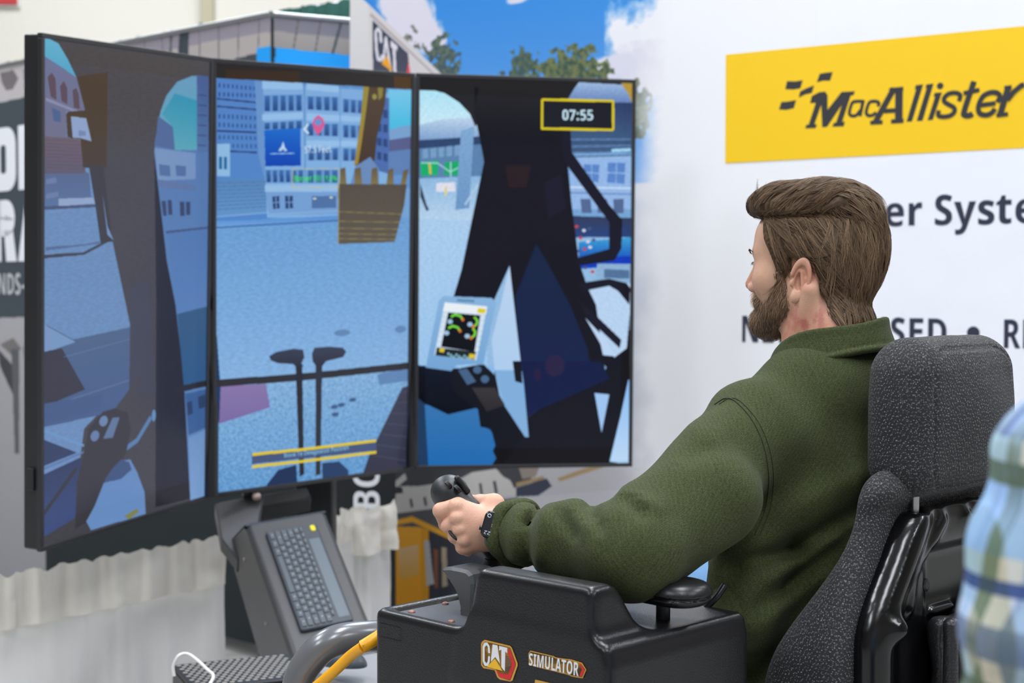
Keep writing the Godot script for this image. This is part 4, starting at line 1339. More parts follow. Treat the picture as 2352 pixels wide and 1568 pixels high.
	p.poly(pv([466,801,506,805,486,905]), rgb(160, 200, 244))
	p.poly(pv([557,767,567,767,569,978,512,978]), rgb(140, 190, 246), rgb(190, 220, 250))
	p.poly(pv([237,472,268,719,270,741,199,741,191,663,214,574]), rgb(190, 214, 244), rgb(176, 208, 242))
	p.poly(pv([199,741,272,744,277,777,291,914,281,914,225,831]), rgb(130, 176, 222))
	p.poly(pv([247,718,268,718,273,775,254,770]), cab)
	# console monitor, arm rest and lever
	p.poly(pv([-13,727,44,732,169,741,192,763,194,993,-11,990]), rgb(30, 60, 96))
	p.poly(pv([17,829,158,839,163,875,191,898,209,920,196,949,205,967,193,987,27,985]), rgb(56, 118, 178), rgb(32, 108, 180))
	p.poly(pv([-13,730,112,739,169,797,158,836,78,854,13,823,-12,801]), rgb(16, 20, 36), rgb(4, 4, 8))
	p.poly(pv([112,735,169,725,198,752,215,819,274,915,216,988,205,943,191,892,163,886,156,841,90,796,85,752]), rgb(20, 20, 26), rgb(10, 10, 14))
	p.poly(pv([140,786,201,786,227,831,179,847]), rgb(58, 54, 56), rgb(44, 40, 42))
	p.poly(pv([103,741,126,736,151,770,128,779]), rgb(70, 100, 136))
	p.oval(pv([154,740])[0], 11, 10, rgb(72, 104, 142))
	p.oval(pv([174,764])[0], 11, 10, rgb(72, 104, 142))
	p.poly(pv([52,564,63,552,191,556,202,569,169,728,148,725,101,728,85,743,19,734]), rgb(138, 182, 224), rgb(120, 168, 216))
	p.poly(pv([68,568,179,578,151,716,41,702]), rgb(206, 222, 240))
	p.poly(pv([68,568,179,578,176,598,63,590]), rgb(236, 244, 250))
	p.poly(pv([154,583,175,584,173,596,153,594]), rgb(224, 204, 30))
	p.poly(pv([77,594,161,601,146,694,59,681]), rgb(12, 12, 14))
	p.poly(pv([48,683,150,694,146,714,44,703]), rgb(30, 40, 40))
	p.poly(pv([55,685,69,686,66,696,54,694]), rgb(226, 200, 40))
	p.poly(pv([132,699,148,700,146,712,131,710]), rgb(226, 200, 40))
	for q in [pv([84,605,95,599,109,603,115,612]), pv([77,634,89,628,102,632,108,641])]:
		p.line(q, 6.0, rgb(120, 220, 60))
		p.oval(q[3], 4, 4, rgb(230, 120, 50))
	for q in [pv([145,605,153,614,152,623,143,630]), pv([141,634,148,643,146,652,137,659])]:
		p.line(q, 6.0, rgb(130, 220, 60))
		p.oval(q[3], 4, 4, rgb(230, 120, 50))
	for q in [pv([82,617]), pv([134,624]), pv([73,646]), pv([127,654])]: p.oval(q[0], 7, 6, rgb(160, 196, 226))
	for k in 7:
		var a := pv([70,599,53,674,168,607,153,688])
		p.oval(a[0].lerp(a[1], k / 6.0), 5, 4, rgb(214, 232, 246))
		p.oval(a[2].lerp(a[3], k / 6.0), 5, 4, rgb(214, 232, 246))
	for k in 9: p.oval(pv([78,699])[0] + Vector2(k * 7, k * 1.0 + (k % 3) * 3), 3, 4, rgb(140, 190, 210))
	p.poly(pv([100,560,145,562,145,567,100,565]), rgb(90, 130, 160))
	# yellow corner and the timer
	p.poly(pv([526,-5,561,-1,562,55,550,28]), rgb(186, 152, 60))
	p.poly(pv([320,48,508,47,509,121,321,121]), rgb(26, 26, 32))
	p.line(pv([320,48,509,47,510,121,320,122,320,47]), 6.5, rgb(224, 204, 22))
	big_text(p, "07:55", pv([374,100])[0], pv([456,98])[0], 28, rgb(206, 238, 252))
	return p

# ---------------------------------------------------------------- keyboard stand, console, seat, rail
func pedestal() -> void:
	M.stand_grey = mat(rgb(72, 72, 74), 0.38, 0.0, 0.5)
	M.key_body = mat(rgb(62, 68, 76), 0.45)
	M.key_cap = mat(rgb(84, 92, 100), 0.5)
	M.key_ink = mat(rgb(150, 158, 168), 0.6)
	M.black_plastic = mat(rgb(26, 26, 28), 0.4)
	var kb := Transform3D(Vector3(0.9187,0.1129,-0.3784),Vector3(-0.3668,0.5989,-0.7119),Vector3(0.1462,0.7928,0.5916),Vector3(-0.5346,0.8335,-3.974))
	var t := thing("keyboard_stand", "slanted grey metal stand carrying the keyboard in front of the middle screen", "stand", "", Vector3.ZERO, kb)
	# side profile swept across, its front edges rounded
	var prof := [Vector2(-0.62, -0.33), Vector2(0.02, -0.31), Vector2(0.40, -0.262), Vector2(0.228, -0.006), Vector2(-0.62, 0.0)]
	var w := 0.112
	var r := 0.018
	var mb := MB.new()
	for s in [-1.0, 1.0]:
		var f := []
		for q in prof: f.append(Vector3(s * w, q.x, minf(q.y, -r)))
		mb.face(f, Vector3(s, 0, 0))
	var arcp := []
	for k in 7:
		var a := PI / 2 * k / 6.0
		arcp.append(Vector2(-w + r - cos(a) * r, -r + sin(a) * r))
	var cross := arcp.duplicate()
	for k in 7: cross.append(Vector2(-arcp[6 - k].x, arcp[6 - k].y))
	var rows := []
	for y in [0.215, -0.62]:
		var row := []
		for c in cross: row.append(Vector3(c.x, y, c.y))
		rows.append(row)
	mb.grid(rows, false, false, [], false)
	rows = []
	for q in [Vector2(0.215, 0.0), Vector2(0.228, -0.006), Vector2(0.236, -0.02), Vector2(0.40, -0.262)]:
		rows.append([Vector3(-w, q.x, q.y), Vector3(w, q.x, q.y)])
	mb.grid(rows, false, false, [], true)
	mb.face([Vector3(-w, 0.40, -0.262), Vector3(w, 0.40, -0.262), Vector3(w, 0.02, -0.31), Vector3(-w, 0.02, -0.31)], Vector3(0, 0, -1))
	for i in mb.n.size():   # the swept faces look outwards
		var c := Vector3(0, clampf(mb.v[i].y, -0.6, 0.1), -0.15)
		if mb.n[i].dot(mb.v[i] - c) < 0.0: mb.n[i] = -mb.n[i]
	var old := mb.idx
	mb.idx = PackedInt32Array()
	for i in range(0, old.size(), 3): mb.tri(old[i], old[i + 1], old[i + 2])
	part(t, "body", mb.mesh(), M.stand_grey)
	part(t, "neck", prism(pv([-0.125, 0.50, 0.02, 0.505, -0.06, 0.30, -0.115, 0.27, -0.14, 0.36]), -0.24, -0.19, 0.004), M.stand_grey, "bracket up to the screens")
	part(t, "cross_beam", rbox(Vector3(0.27, 0.05, 0.06), 0.006, Vector3(0.04, 0.545, -0.29)), M.black_plastic)
	for q in [Vector2(0.215, -0.13), Vector2(-0.02, -0.13)]:
		part(t, "screw", lathe([Vector2(0.006, 0), Vector2(0.006, 0.003), Vector2(0.0, 0.004)], 12), M.steel, "", Transform3D(Basis(Vector3(0, 0, 1), PI / 2), Vector3(-w, q.x, q.y)))
	part(t, "base_column", rbox(Vector3(0.18, 0.5, 0.2), 0.01), M.stand_grey, "", kb.affine_inverse() * Transform3D(Basis(Vector3.UP, 0.25), Vector3(-0.40, 0.255, -4.0)))
	part(t, "floor_plate", rbox(Vector3(0.5, 0.02, 0.5), 0.004), M.stand_grey, "", kb.affine_inverse() * Transform3D(Basis(Vector3.UP, 0.5), Vector3(-0.40, 0.01, -4.0)))
	# the bracket's yellow corner and clamp seen under the middle screen
	part(t, "clamp", rbox(Vector3(0.03, 0.03, 0.03), 0.008, Vector3(-0.03, 0.50, -0.17)), M.black_plastic)
	part(t, "clamp", rbox(Vector3(0.025, 0.02, 0.02), 0.008, Vector3(-0.01, 0.475, -0.165)), mat(rgb(170, 150, 140), 0.5))
	# keyboard, lying on the stand on its side
	var k := thing("keyboard", "dark grey keyboard with pale marked keys and one yellow button, standing on end", "keyboard", "", Vector3.ZERO, kb)
	part(k, "body", prism(rrect(0.140, 0.354, 0.008), 0.0015, 0.011, 0.003), M.key_body)
	part(k, "touchpad", prism(rrect(0.030, 0.28, 0.003, Vector2(0.049, -0.02)), 0.010, 0.0118, 0.0006), mat(rgb(96, 108, 118), 0.35), "smooth strip beside the keys")
	part(k, "button", prism(rrect(0.014, 0.022, 0.006, Vector2(0.056, 0.157)), 0.010, 0.0135, 0.001), mat(rgb(228, 214, 20), 0.5), "yellow button")
	var shapes := {}
	# columns of the laid-down board run along y; six rows of keys run across x
	var x := -0.0655
	var rowdef := [[0.0165, [1.25, 1.25, 1.25, 5.6, 1.25, 1.25, 1.0, 1.4]], [0.0165, [2.3, 1, 1, 1, 1, 1, 1, 1, 1, 1, 1, 2.0]], [0.0165, [1.8, 1, 1, 1, 1, 1, 1, 1, 1, 1, 1, 1, 1.5]], [0.0165, [1.5, 1, 1, 1, 1, 1, 1, 1, 1, 1, 1, 1, 1.8]], [0.0165, [1, 1, 1, 1, 1, 1, 1, 1, 1, 1, 1, 1, 1, 1.3]], [0.010, [1, 1, 1, 1, 1, 1, 1, 1, 1, 1, 1, 1, 1, 1, 1]]]
	for rd in rowdef:
		var total := 0.0
		for u in rd[1]: total += u
		var pitch := (0.338 if rd[0] > 0.012 else 0.32) / total
		var y := 0.169
		for u in rd[1]:
			var kl: float = u * pitch - 0.0032
			var kw: float = rd[0] - 0.0030
			var key := "%.4f_%.4f" % [kl, kw]
			if not shapes.has(key):
				shapes[key] = [prism(rrect(kw, kl, 0.0022, Vector2.ZERO, 2), 0.0, 0.0035, 0.0009), flat(rrect(minf(kw * 0.35, 0.004), 0.0042, 0.001, Vector2.ZERO, 1), 0.0)]
			var ko := part(k, "key", shapes[key][0], M.key_cap, "", Transform3D(Basis(), Vector3(x + rd[0] / 2, y - u * pitch / 2, 0.0105)))
			if u < 3.0: part(ko, "legend", shapes[key][1], M.key_ink, "", Transform3D(Basis(), Vector3(0.001, 0.001, 0.0037)))
			y -= u * pitch
		x += rd[0] + 0.0002
	# shelf with the mouse, and the perforated box with its cable
	var sx := Transform3D(Basis(Vector3.UP, 0.62), Vector3(-0.3102,0.8241,-3.023))
	var sh := thing("mouse_shelf", "flat grey shelf behind the bent rail, with a mouse on it", "shelf", "", Vector3.ZERO, sx)
	part(sh, "top", rbox(Vector3(0.26, 0.012, 0.30), 0.003, Vector3(0.075, -0.008, 0.02)), mat(rgb(150, 150, 152), 0.45))
	part(sh, "bracket", rbox(Vector3(0.03, sx.origin.y - 0.01, 0.03), 0.003, Vector3(0.0, -(sx.origin.y) / 2 - 0.008, -0.03)), M.stand_grey)
	var ms := thing("computer_mouse", "dark wireless mouse with a painted yellow glint on the grey shelf", "mouse", "", Vector3.ZERO, Transform3D(Basis(Vector3.UP, 1.15), Vector3(-0.3351,0.8514,-2.974)))
	var mf := func(p: Vector3) -> float: return smax(ell(p, Vector3(0, 0, 0), Vector3(0.031, 0.036, 0.056)), 0.001 - p.y, 0.004)
	part(ms, "shell", nets(mf, Vector3(-0.04, -0.01, -0.065), Vector3(0.04, 0.045, 0.065), 0.003).mesh(), mat(rgb(58, 66, 74), 0.4))
	part(ms, "wheel", tube([Vector3(-0.003, 0.031, -0.028), Vector3(0.003, 0.031, -0.028)], [0.007], 12), mat(rgb(220, 205, 30), 0.5), "wheel coloured as a yellow glint")  # yellow glint put into the wheel's colour
	var pf := thing("perforated_box", "black perforated metal box left of the bent rail, a white cable lying over it", "equipment box", "", Vector3.ZERO, Transform3D(Basis(Vector3.UP, 0.42), Vector3(-0.5808,0.7605,-3.271)))
	var lid := MB.new()
	part(pf, "case", rbox(Vector3(0.26, 0.10, 0.22), 0.004, Vector3(0, -0.056, -0.01)), M.black_plastic)
	part(pf, "lid", rbox(Vector3(0.262, 0.006, 0.222), 0.002, Vector3(0, 0.0, -0.01)), mat(rgb(44, 44, 46), 0.45))
	part(pf, "stand_leg", rbox(Vector3(0.2, 0.66, 0.16), 0.01, Vector3(0, -0.435, -0.01)), M.stand_grey)
	var ring := lathe([Vector2(0.0056, 0.0), Vector2(0.0056, 0.0006), Vector2(0.0, 0.0006)], 10)
	var hole := mat(rgb(150, 147, 140), 0.5)
	for j in 12:
		for i in 15:
			var hx := -0.118 + 0.0166 * i + (0.0083 if j % 2 else 0.0)
			if hx > 0.122: continue
			part(pf, "perforation", ring, hole, "", Transform3D(Basis(), Vector3(hx, 0.003, -0.108 + j * 0.0166)))
	var cable := thing("cable", "thin white cable looping out of the perforated box", "cable")
	part(cable, "cord", tube(smooth_path([Vector3(-0.7184,0.7693,-3.211), Vector3(-0.7202,0.7896,-3.212), Vector3(-0.7091,0.8118,-3.213), Vector3(-0.6927,0.814,-3.223), Vector3(-0.6702,0.8035,-3.213), Vector3(-0.64,0.7932,-3.172), Vector3(-0.6233,0.7847,-3.152), Vector3(-0.6244,0.7743,-3.111)], 8), [0.0035], 8), mat(rgb(226, 226, 222), 0.45))
	# the neck bracket's column behind the screens down to the floor
	var ft := thing("screen_stand", "black steel frame holding the three screens from behind", "stand", "", Vector3(-0.6149,1.134,-4.706))
	part(ft, "column", rbox(Vector3(0.12, 1.45, 0.10), 0.01, Vector3(0, -ft.position.y + 0.745, -0.05)), M.black_plastic)
	part(ft, "foot", rbox(Vector3(0.5, 0.05, 0.5), 0.01, Vector3(0, -ft.position.y + 0.026, -0.05)), M.black_plastic)
	part(ft, "gap_filler", tube([Vector3(-0.3056,2.234,-4.867) - ft.position, Vector3(-0.3114,1.032,-4.742) - ft.position], [0.02], 8), M.black_plastic)  # dark fillers added so the gaps between screens read dark
	part(ft, "gap_filler", tube([Vector3(-0.8558,2.227,-4.386) - ft.position, Vector3(-0.8489,1.003,-4.281) - ft.position], [0.02], 8), M.black_plastic)
	part(ft, "arm", tube([Vector3(0, 0.35, -0.05), Vector3(-1.060, 1.594, -3.954) - ft.position], [0.025], 8), M.black_plastic)
	part(ft, "arm", tube([Vector3(0, 0.35, -0.05), Vector3(-0.632, 1.626, -4.560) - ft.position], [0.025], 8), M.black_plastic)
	part(ft, "arm", tube([Vector3(0, 0.35, -0.05), Vector3(0.028, 1.637, -4.888) - ft.position], [0.025], 8), M.black_plastic)

func console() -> void:
	M.molded = mat(rgb(23, 23, 26), 0.3, 0.0, 0.45)
	M.molded.normal_enabled = true
	M.molded.normal_texture = noise_tex(256, 0.09, 41, 2, true, 3.0)
	M.molded.normal_scale = 0.22
	tri_planar(M.molded, 14.0)
	M.plate = mat(rgb(70, 73, 80), 0.55)
	M.plate.normal_enabled = true
	M.plate.normal_texture = noise_tex(256, 0.2, 42, 2, true, 4.0)
	M.plate.normal_scale = 0.4
	tri_planar(M.plate, 20.0)
	M.lever = mat(rgb(76, 78, 80), 0.4)
	M.rubber = mat(rgb(24, 24, 26), 0.5)
	M.grip = mat(rgb(38, 42, 46), 0.42)
	var t := thing("control_console", "black moulded side console with armrest and joystick beside the man's left arm", "console", "", Vector3.ZERO, rig)
	var f := func(p: Vector3) -> float:
		var d := box(p, Vector3(-0.457, 1.02, -0.105), Vector3(0.136, 0.1445, 0.211), 0.012)
		d = smin(d, box(p, Vector3(-0.457, 1.03, -0.013), Vector3(0.136, 0.152, 0.119), 0.012), 0.012)
		# the ridge along the outer side: outer, inner, top, front and rear faces
		var r := maxf(-0.593 - p.x, 1.10 - p.y)
		r = smax(r, (p.x + 0.547) * 0.83 + (p.y - 1.246) * 0.62, 0.018)
		r = smax(r, p.y - 1.2465 - (p.z - 0.08) * 0.01, 0.013)
		r = smax(r, -0.118 - p.z + (p.y - 1.246) * 0.22, 0.016)
		r = smax(r, p.z - 0.082, 0.014)
		d = smin(d, r, 0.02)
		d = smax(d, -box(p, Vector3(-0.457, 1.19, -0.224), Vector3(0.122, 0.034, 0.073), 0.012), 0.008)
		return smax(d, -0.5932 - p.x, 0.003)
	var b := nets(f, Vector3(-0.61, 0.97, -0.33), Vector3(-0.30, 1.27, 0.12), 0.0045)
	part(t, "body", b.mesh(), M.molded)
	part(t, "support", rbox(Vector3(0.2, 0.95, 0.3), 0.02, Vector3(-0.457, 0.475, -0.1)), M.black_plastic)
	part(t, "top_plate", prism(rrect(0.242, 0.144, 0.012), -0.004, 0.0, 0.001), M.plate, "textured grey plate", Transform3D(Basis(Vector3(1, 0, 0), Vector3(0, 0, -1), Vector3(0, 1, 0)), Vector3(-0.457, 1.1585, -0.224)))
	var rivet := lathe([Vector2(0.0052, 0), Vector2(0.0046, 0.0018), Vector2(0.0028, 0.003), Vector2(0, 0.0034)], 14)
	var copper := mat(rgb(150, 112, 100), 0.45, 0.4)
	for q in [Vector2(-0.558, -0.277), Vector2(-0.490, -0.284), Vector2(-0.560, -0.196), Vector2(-0.36, -0.284)]:
		part(t, "rivet", rivet, copper, "", Transform3D(Basis(), Vector3(q.x, 1.1585, q.y)))
	for q in [[-0.512, -0.172, 0.014], [-0.49, -0.232, 0.016]]:
		part(t, "slot", rbox(Vector3(q[2] * 2, 0.002, 0.010), 0.0008, Vector3(q[0], 1.159, q[1])), mat(rgb(8, 8, 9), 0.8))
	# curved lever
	var a := [Vector3(-0.515,1.216,-0.2573), Vector3(-0.515,1.219,-0.2468), Vector3(-0.515,1.22,-0.2313), Vector3(-0.515,1.215,-0.199), Vector3(-0.515,1.173,-0.1974), Vector3(-0.515,1.153,-0.2024), Vector3(-0.515,1.152,-0.2211), Vector3(-0.515,1.169,-0.2228), Vector3(-0.515,1.187,-0.2305), Vector3(-0.515,1.202,-0.2451), Vector3(-0.515,1.211,-0.2556)]
	var pl := PackedVector2Array()
	for q in smooth_path(a, 3, true): pl.append(Vector2(-q.z, q.y))
	var lx := Basis(Vector3(0, 0, -1), Vector3(0, 1, 0), Vector3(-1, 0, 0))
	var lv := part(t, "lever", prism(pl, 0.0, 0.045, 0.004), M.lever, "curved grey lever", Transform3D(lx, Vector3(-0.477, 0, 0)))
	var lab := MB.new()
	lab.add(strokes_mb([[arc(Vector2(0, 0), 0.008, 0.004, 0, 350, 14), 0.0012], [[Vector2(-0.003, -0.001), Vector2(0.003, 0.001)], 0.0012], [[Vector2(-0.03, 0.004), Vector2(-0.012, 0.0)], 0.0014]], 0.0))
	part(lv, "mark", lab.mesh(), M.white_print, "", Transform3D(Basis(Vector3(1, -0.28, 0).normalized(), Vector3(0, 0, 1), Vector3(-0.28, -1, 0).normalized()), Vector3(-a[3].z + 0.008, a[3].y + 0.0045, 0.02)))
	# joystick in the fist
	var jt := Vector3(-0.4756,1.313,-0.2929)
	var jm := Vector3(-0.4668,1.276,-0.2539)
	var jb := Vector3(-0.4238,1.227,-0.2507)
	var g := func(p: Vector3) -> float:
		var d := cap(p, jb, jm, 0.017, 0.019)
		d = smin(d, cap(p, jm, jt + (jm - jt) * 0.15, 0.019, 0.0235), 0.02)
		d = smin(d, ell(p, jt, Vector3(0.0245, 0.0225, 0.0245)), 0.012)
		return d
	part(t, "joystick", nets(g, jt.min(jb).min(jm) - Vector3.ONE * 0.04, jt.max(jb).max(jm) + Vector3.ONE * 0.04, 0.0028).mesh(), M.grip, "dark grip held in the fist")
	var js := t.get_node("joystick")
	var up := (jt - jb).normalized()
	var nrm := (Vector3(0.62, 0.72, 0.32) - up * up.dot(Vector3(0.62, 0.72, 0.32))).normalized()
	var fr := Basis(up.cross(nrm).normalized(), nrm, up)
	var btn := lathe([Vector2(0.0062, -0.003), Vector2(0.0062, 0.0012), Vector2(0.005, 0.002), Vector2(0, 0.0022)], 16)
	for q in [Vector3(-0.4918,1.326,-0.2744), Vector3(-0.4865,1.321,-0.2617)]: part(js, "button", btn, M.rubber, "", Transform3D(fr, q))
	part(js, "rocker", rbox(Vector3(0.010, 0.008, 0.030), 0.0035), M.rubber, "", Transform3D(fr, Vector3(-0.4753,1.325,-0.2649)))
	var bd := [Vector2(0.046, 0), Vector2(0.044, 0.012), Vector2(0.05, 0.014), Vector2(0.046, 0.024), Vector2(0.036, 0.028), Vector2(0.038, 0.034), Vector2(0.024, 0.044), Vector2(0.016, 0.06)]
	part(t, "boot", lathe(bd, 24), M.rubber, "black rubber boot", Transform3D(Basis(), Vector3(jb.x, 1.158, jb.z)))
	# armrest pad on its post
	var ap := Vector3(-0.4303,1.182,0.0548)
	part(t, "armrest_post", lathe([Vector2(0.009, 0.0), Vector2(0.009, 0.045), Vector2(0.0, 0.045)], 16), M.black_plastic, "", Transform3D(Basis(), ap))
	var pc := Vector3(-0.4307,1.219,0.0612)
	var pad := func(p: Vector3) -> float:
		var q := p - pc
		var h := Vector2(absf(q.x) , absf(q.z + 0.05) ) - Vector2(0.0, 0.07)
		var pr := Vector2(h.x, maxf(h.y, 0.0)).length() - 0.042
		var d := smax(pr, absf(q.y) - 0.0155, 0.022)
		return smax(d, 0.0012 - absf(q.y + 0.003) if pr > -0.006 else -1.0, 0.001)
	part(t, "armrest_pad", nets(pad, pc - Vector3(0.06, 0.03, 0.18), pc + Vector3(0.06, 0.03, 0.08), 0.003).mesh(), mat(rgb(24, 24, 26), 0.35), "padded black armrest")
	# scored outline of the cable cover
	var sc := strokes_mb([[[Vector2(0, 0), Vector2(0.042, 0)], 0.0006], [[Vector2(0.042, 0.0), Vector2(0.042, -0.018)], 0.0006], [[Vector2(0.0, -0.018), Vector2(0.042, -0.018)], 0.0006]], 0.0)
	var side := Basis(Vector3(0, 0, 1), Vector3(0, 1, 0), Vector3(-1, 0, 0))
	part(t, "scored_cover", sc.mesh(), mat(rgb(6, 6, 7), 0.8), "", Transform3D(side, Vector3(-0.5935, 1.146, -0.302)))
	emblem(t, side)

func emblem(t: Node3D, side: Basis) -> void:
	# stickers on the console's side; x runs to the rear, y up, in millimetres from the picks
	var gold := mat(rgb(204, 152, 62), 0.4)
	var black := mat(rgb(20, 20, 22), 0.5)
	var white := mat(rgb(228, 229, 232), 0.5)
	var red := mat(rgb(214, 28, 38), 0.4)
	var yel := mat(rgb(238, 184, 30), 0.4)
	var o := Vector3(-0.593,1.155,-0.1037)
	var at := Transform3D(side, Vector3(-0.5938, 0, 0))
	var lx := func(a: Array) -> PackedVector2Array:
		var p := PackedVector2Array()
		for q in a: p.append(Vector2(q.z, q.y))
		return p
	var em := part(t, "emblem", prism(lx.call([Vector3(-0.593,1.157,-0.0974), Vector3(-0.593,1.154,-0.1021), Vector3(-0.593,1.151,-0.1039), Vector3(-0.593,1.124,-0.1037), Vector3(-0.593,1.121,-0.0998), Vector3(-0.593,1.122,-0.0795), Vector3(-0.593,1.114,-0.0749), Vector3(-0.593,1.112,-0.0703), Vector3(-0.593,1.113,-0.052), Vector3(-0.593,1.115,-0.0482), Vector3(-0.593,1.135,-0.0395), Vector3(-0.593,1.138,-0.0399), Vector3(-0.593,1.155,-0.0497), Vector3(-0.593,1.157,-0.0527)]), 0.0, 0.0006), gold, "gold edged sticker with white capitals over a yellow triangle", at)
	var z := func(k: float) -> Transform3D: return Transform3D(Basis(), Vector3(0, 0, 0.0006 + k * 0.00025))
	part(em, "field", flat(lx.call([Vector3(-0.593,1.155,-0.0966), Vector3(-0.593,1.151,-0.1013), Vector3(-0.593,1.125,-0.1014), Vector3(-0.593,1.123,-0.0982), Vector3(-0.593,1.124,-0.078), Vector3(-0.593,1.115,-0.0726), Vector3(-0.593,1.114,-0.0688), Vector3(-0.593,1.114,-0.052), Vector3(-0.593,1.135,-0.0422), Vector3(-0.593,1.137,-0.0422), Vector3(-0.593,1.154,-0.0512), Vector3(-0.593,1.155,-0.0535)]), 0.0), black, "", z.call(0))
	part(em, "hexagon", flat(lx.call([Vector3(-0.593,1.153,-0.0558), Vector3(-0.593,1.152,-0.052), Vector3(-0.593,1.136,-0.0429), Vector3(-0.593,1.115,-0.052), Vector3(-0.593,1.115,-0.0688), Vector3(-0.593,1.116,-0.0718), Vector3(-0.593,1.123,-0.0772), Vector3(-0.593,1.122,-0.0726), Vector3(-0.593,1.12,-0.0711), Vector3(-0.593,1.121,-0.0558), Vector3(-0.593,1.135,-0.049), Vector3(-0.593,1.147,-0.0558)]), 0.0), red, "", z.call(1))
	var mesh_dots := MB.new()
	var g0 := Vector3(-0.593,1.143,-0.0596)
	for j in 9:
		for i in 5: flat_poly(mesh_dots, circle(0.0008, Vector2(g0.z + i * 0.0024 + (j % 2) * 0.0012 - 0.001, g0.y - j * 0.0022), 6), 0.0)
	part(em, "mesh_pattern", mesh_dots.mesh(), mat(rgb(74, 72, 92), 0.5), "", z.call(1))
	var cc := MB.new()
	for l in [[Vector3(-0.593,1.142,-0.0888), Vector3(-0.593,1.15,-0.0896), Vector3(-0.593,1.153,-0.0927), Vector3(-0.593,1.152,-0.0966), Vector3(-0.593,1.148,-0.0986), Vector3(-0.593,1.13,-0.0986), Vector3(-0.593,1.126,-0.0963), Vector3(-0.593,1.127,-0.092), Vector3(-0.593,1.131,-0.0896), Vector3(-0.593,1.138,-0.0888)]]:
		for poly in Geometry2D.offset_polyline(lx.call(l), 0.0017, Geometry2D.JOIN_ROUND, Geometry2D.END_BUTT): flat_poly(cc, poly, 0.0)
	flat_poly(cc, lx.call([Vector3(-0.593,1.154,-0.0826), Vector3(-0.593,1.154,-0.0741), Vector3(-0.593,1.132,-0.0695), Vector3(-0.593,1.139,-0.078), Vector3(-0.593,1.131,-0.0861)]), 0.0)
	flat_poly(cc, lx.call([Vector3(-0.593,1.154,-0.071), Vector3(-0.593,1.154,-0.0569), Vector3(-0.593,1.147,-0.0569), Vector3(-0.593,1.149,-0.0603), Vector3(-0.593,1.124,-0.0611), Vector3(-0.593,1.128,-0.0672), Vector3(-0.593,1.15,-0.0672), Vector3(-0.593,1.148,-0.071)]), 0.0)
	part(em, "capitals", cc.mesh(), white, "", z.call(2))
	part(em, "triangle", flat(lx.call([Vector3(-0.593,1.137,-0.0784), Vector3(-0.593,1.124,-0.0649), Vector3(-0.593,1.124,-0.0928)]), 0.0), yel, "", z.call(3))
	# the long sticker beside it
	var wf := func(k: float, c: Material, nm: String) -> MeshInstance3D:
		var pts := [Vector3(-0.593,1.157,-0.0176), Vector3(-0.593,1.157,-0.0103), Vector3(-0.593,1.157,0.0209), Vector3(-0.593,1.156,0.0238), Vector3(-0.593,1.157,0.0401), Vector3(-0.593,1.158,0.0485), Vector3(-0.593,1.157,0.0666), Vector3(-0.593,1.15,0.0735), Vector3(-0.593,1.139,0.068), Vector3(-0.593,1.138,0.0514), Vector3(-0.593,1.139,0.0429), Vector3(-0.593,1.139,0.0116), Vector3(-0.593,1.139,-0.0117), Vector3(-0.593,1.14,-0.0198), Vector3(-0.593,1.153,-0.0209)]
		var poly: PackedVector2Array = lx.call(pts)
		if k > 0.0: poly = Geometry2D.offset_polygon(poly, -0.0011)[0]
		return part(t, nm, prism(poly, 0.0, 0.0006), c, "long gold edged sticker with white slanting capitals", at) if k == 0.0 else part(t.get_node("name_sticker"), nm, flat(poly, 0.0), c, "", z.call(0))
	var ns: MeshInstance3D = wf.call(0.0, gold, "name_sticker")
	wf.call(1.0, black, "field")
	part(ns, "red_tip", flat(lx.call([Vector3(-0.593,1.157,0.0625), Vector3(-0.593,1.155,0.0659), Vector3(-0.593,1.149,0.0715), Vector3(-0.593,1.141,0.0667), Vector3(-0.593,1.141,0.0632), Vector3(-0.593,1.149,0.0673)]), 0.0), red, "", z.call(1))
	var p0 := Vector3(-0.593,1.139,-0.0198)
	var p1 := Vector3(-0.593,1.14,0.0618)
	var p2 := Vector3(-0.593,1.155,-0.0169)
	var run := Vector2(p1.z - p0.z, p1.y - p0.y)
	var tm := lettering_mb("SIMULATOR", "Droid Sans", true, Rect2(0, 0, 1, 1), 0.0, 0.0)
	for i in tm.v.size():
		var q := tm.v[i]
		tm.v[i] = Vector3(p0.z + run.x * q.x, p0.y + run.y * q.x, 0) + Vector3((p2.z - p0.z) * 0.25, p2.y - p0.y, 0) * q.y * lerpf(0.95, 1.05, q.x)
	part(ns, "capitals", tm.mesh(), white, "", z.call(2))
	# a third sticker that starts at the lower edge
	part(t, "lower_sticker", prism(lx.call([Vector3(-0.593,1.123,-0.0095), Vector3(-0.593,1.124,0.0402), Vector3(-0.593,1.111,0.0402), Vector3(-0.593,1.107,-0.0117)]), 0.0, 0.0006), gold, "gold edged sticker", at)

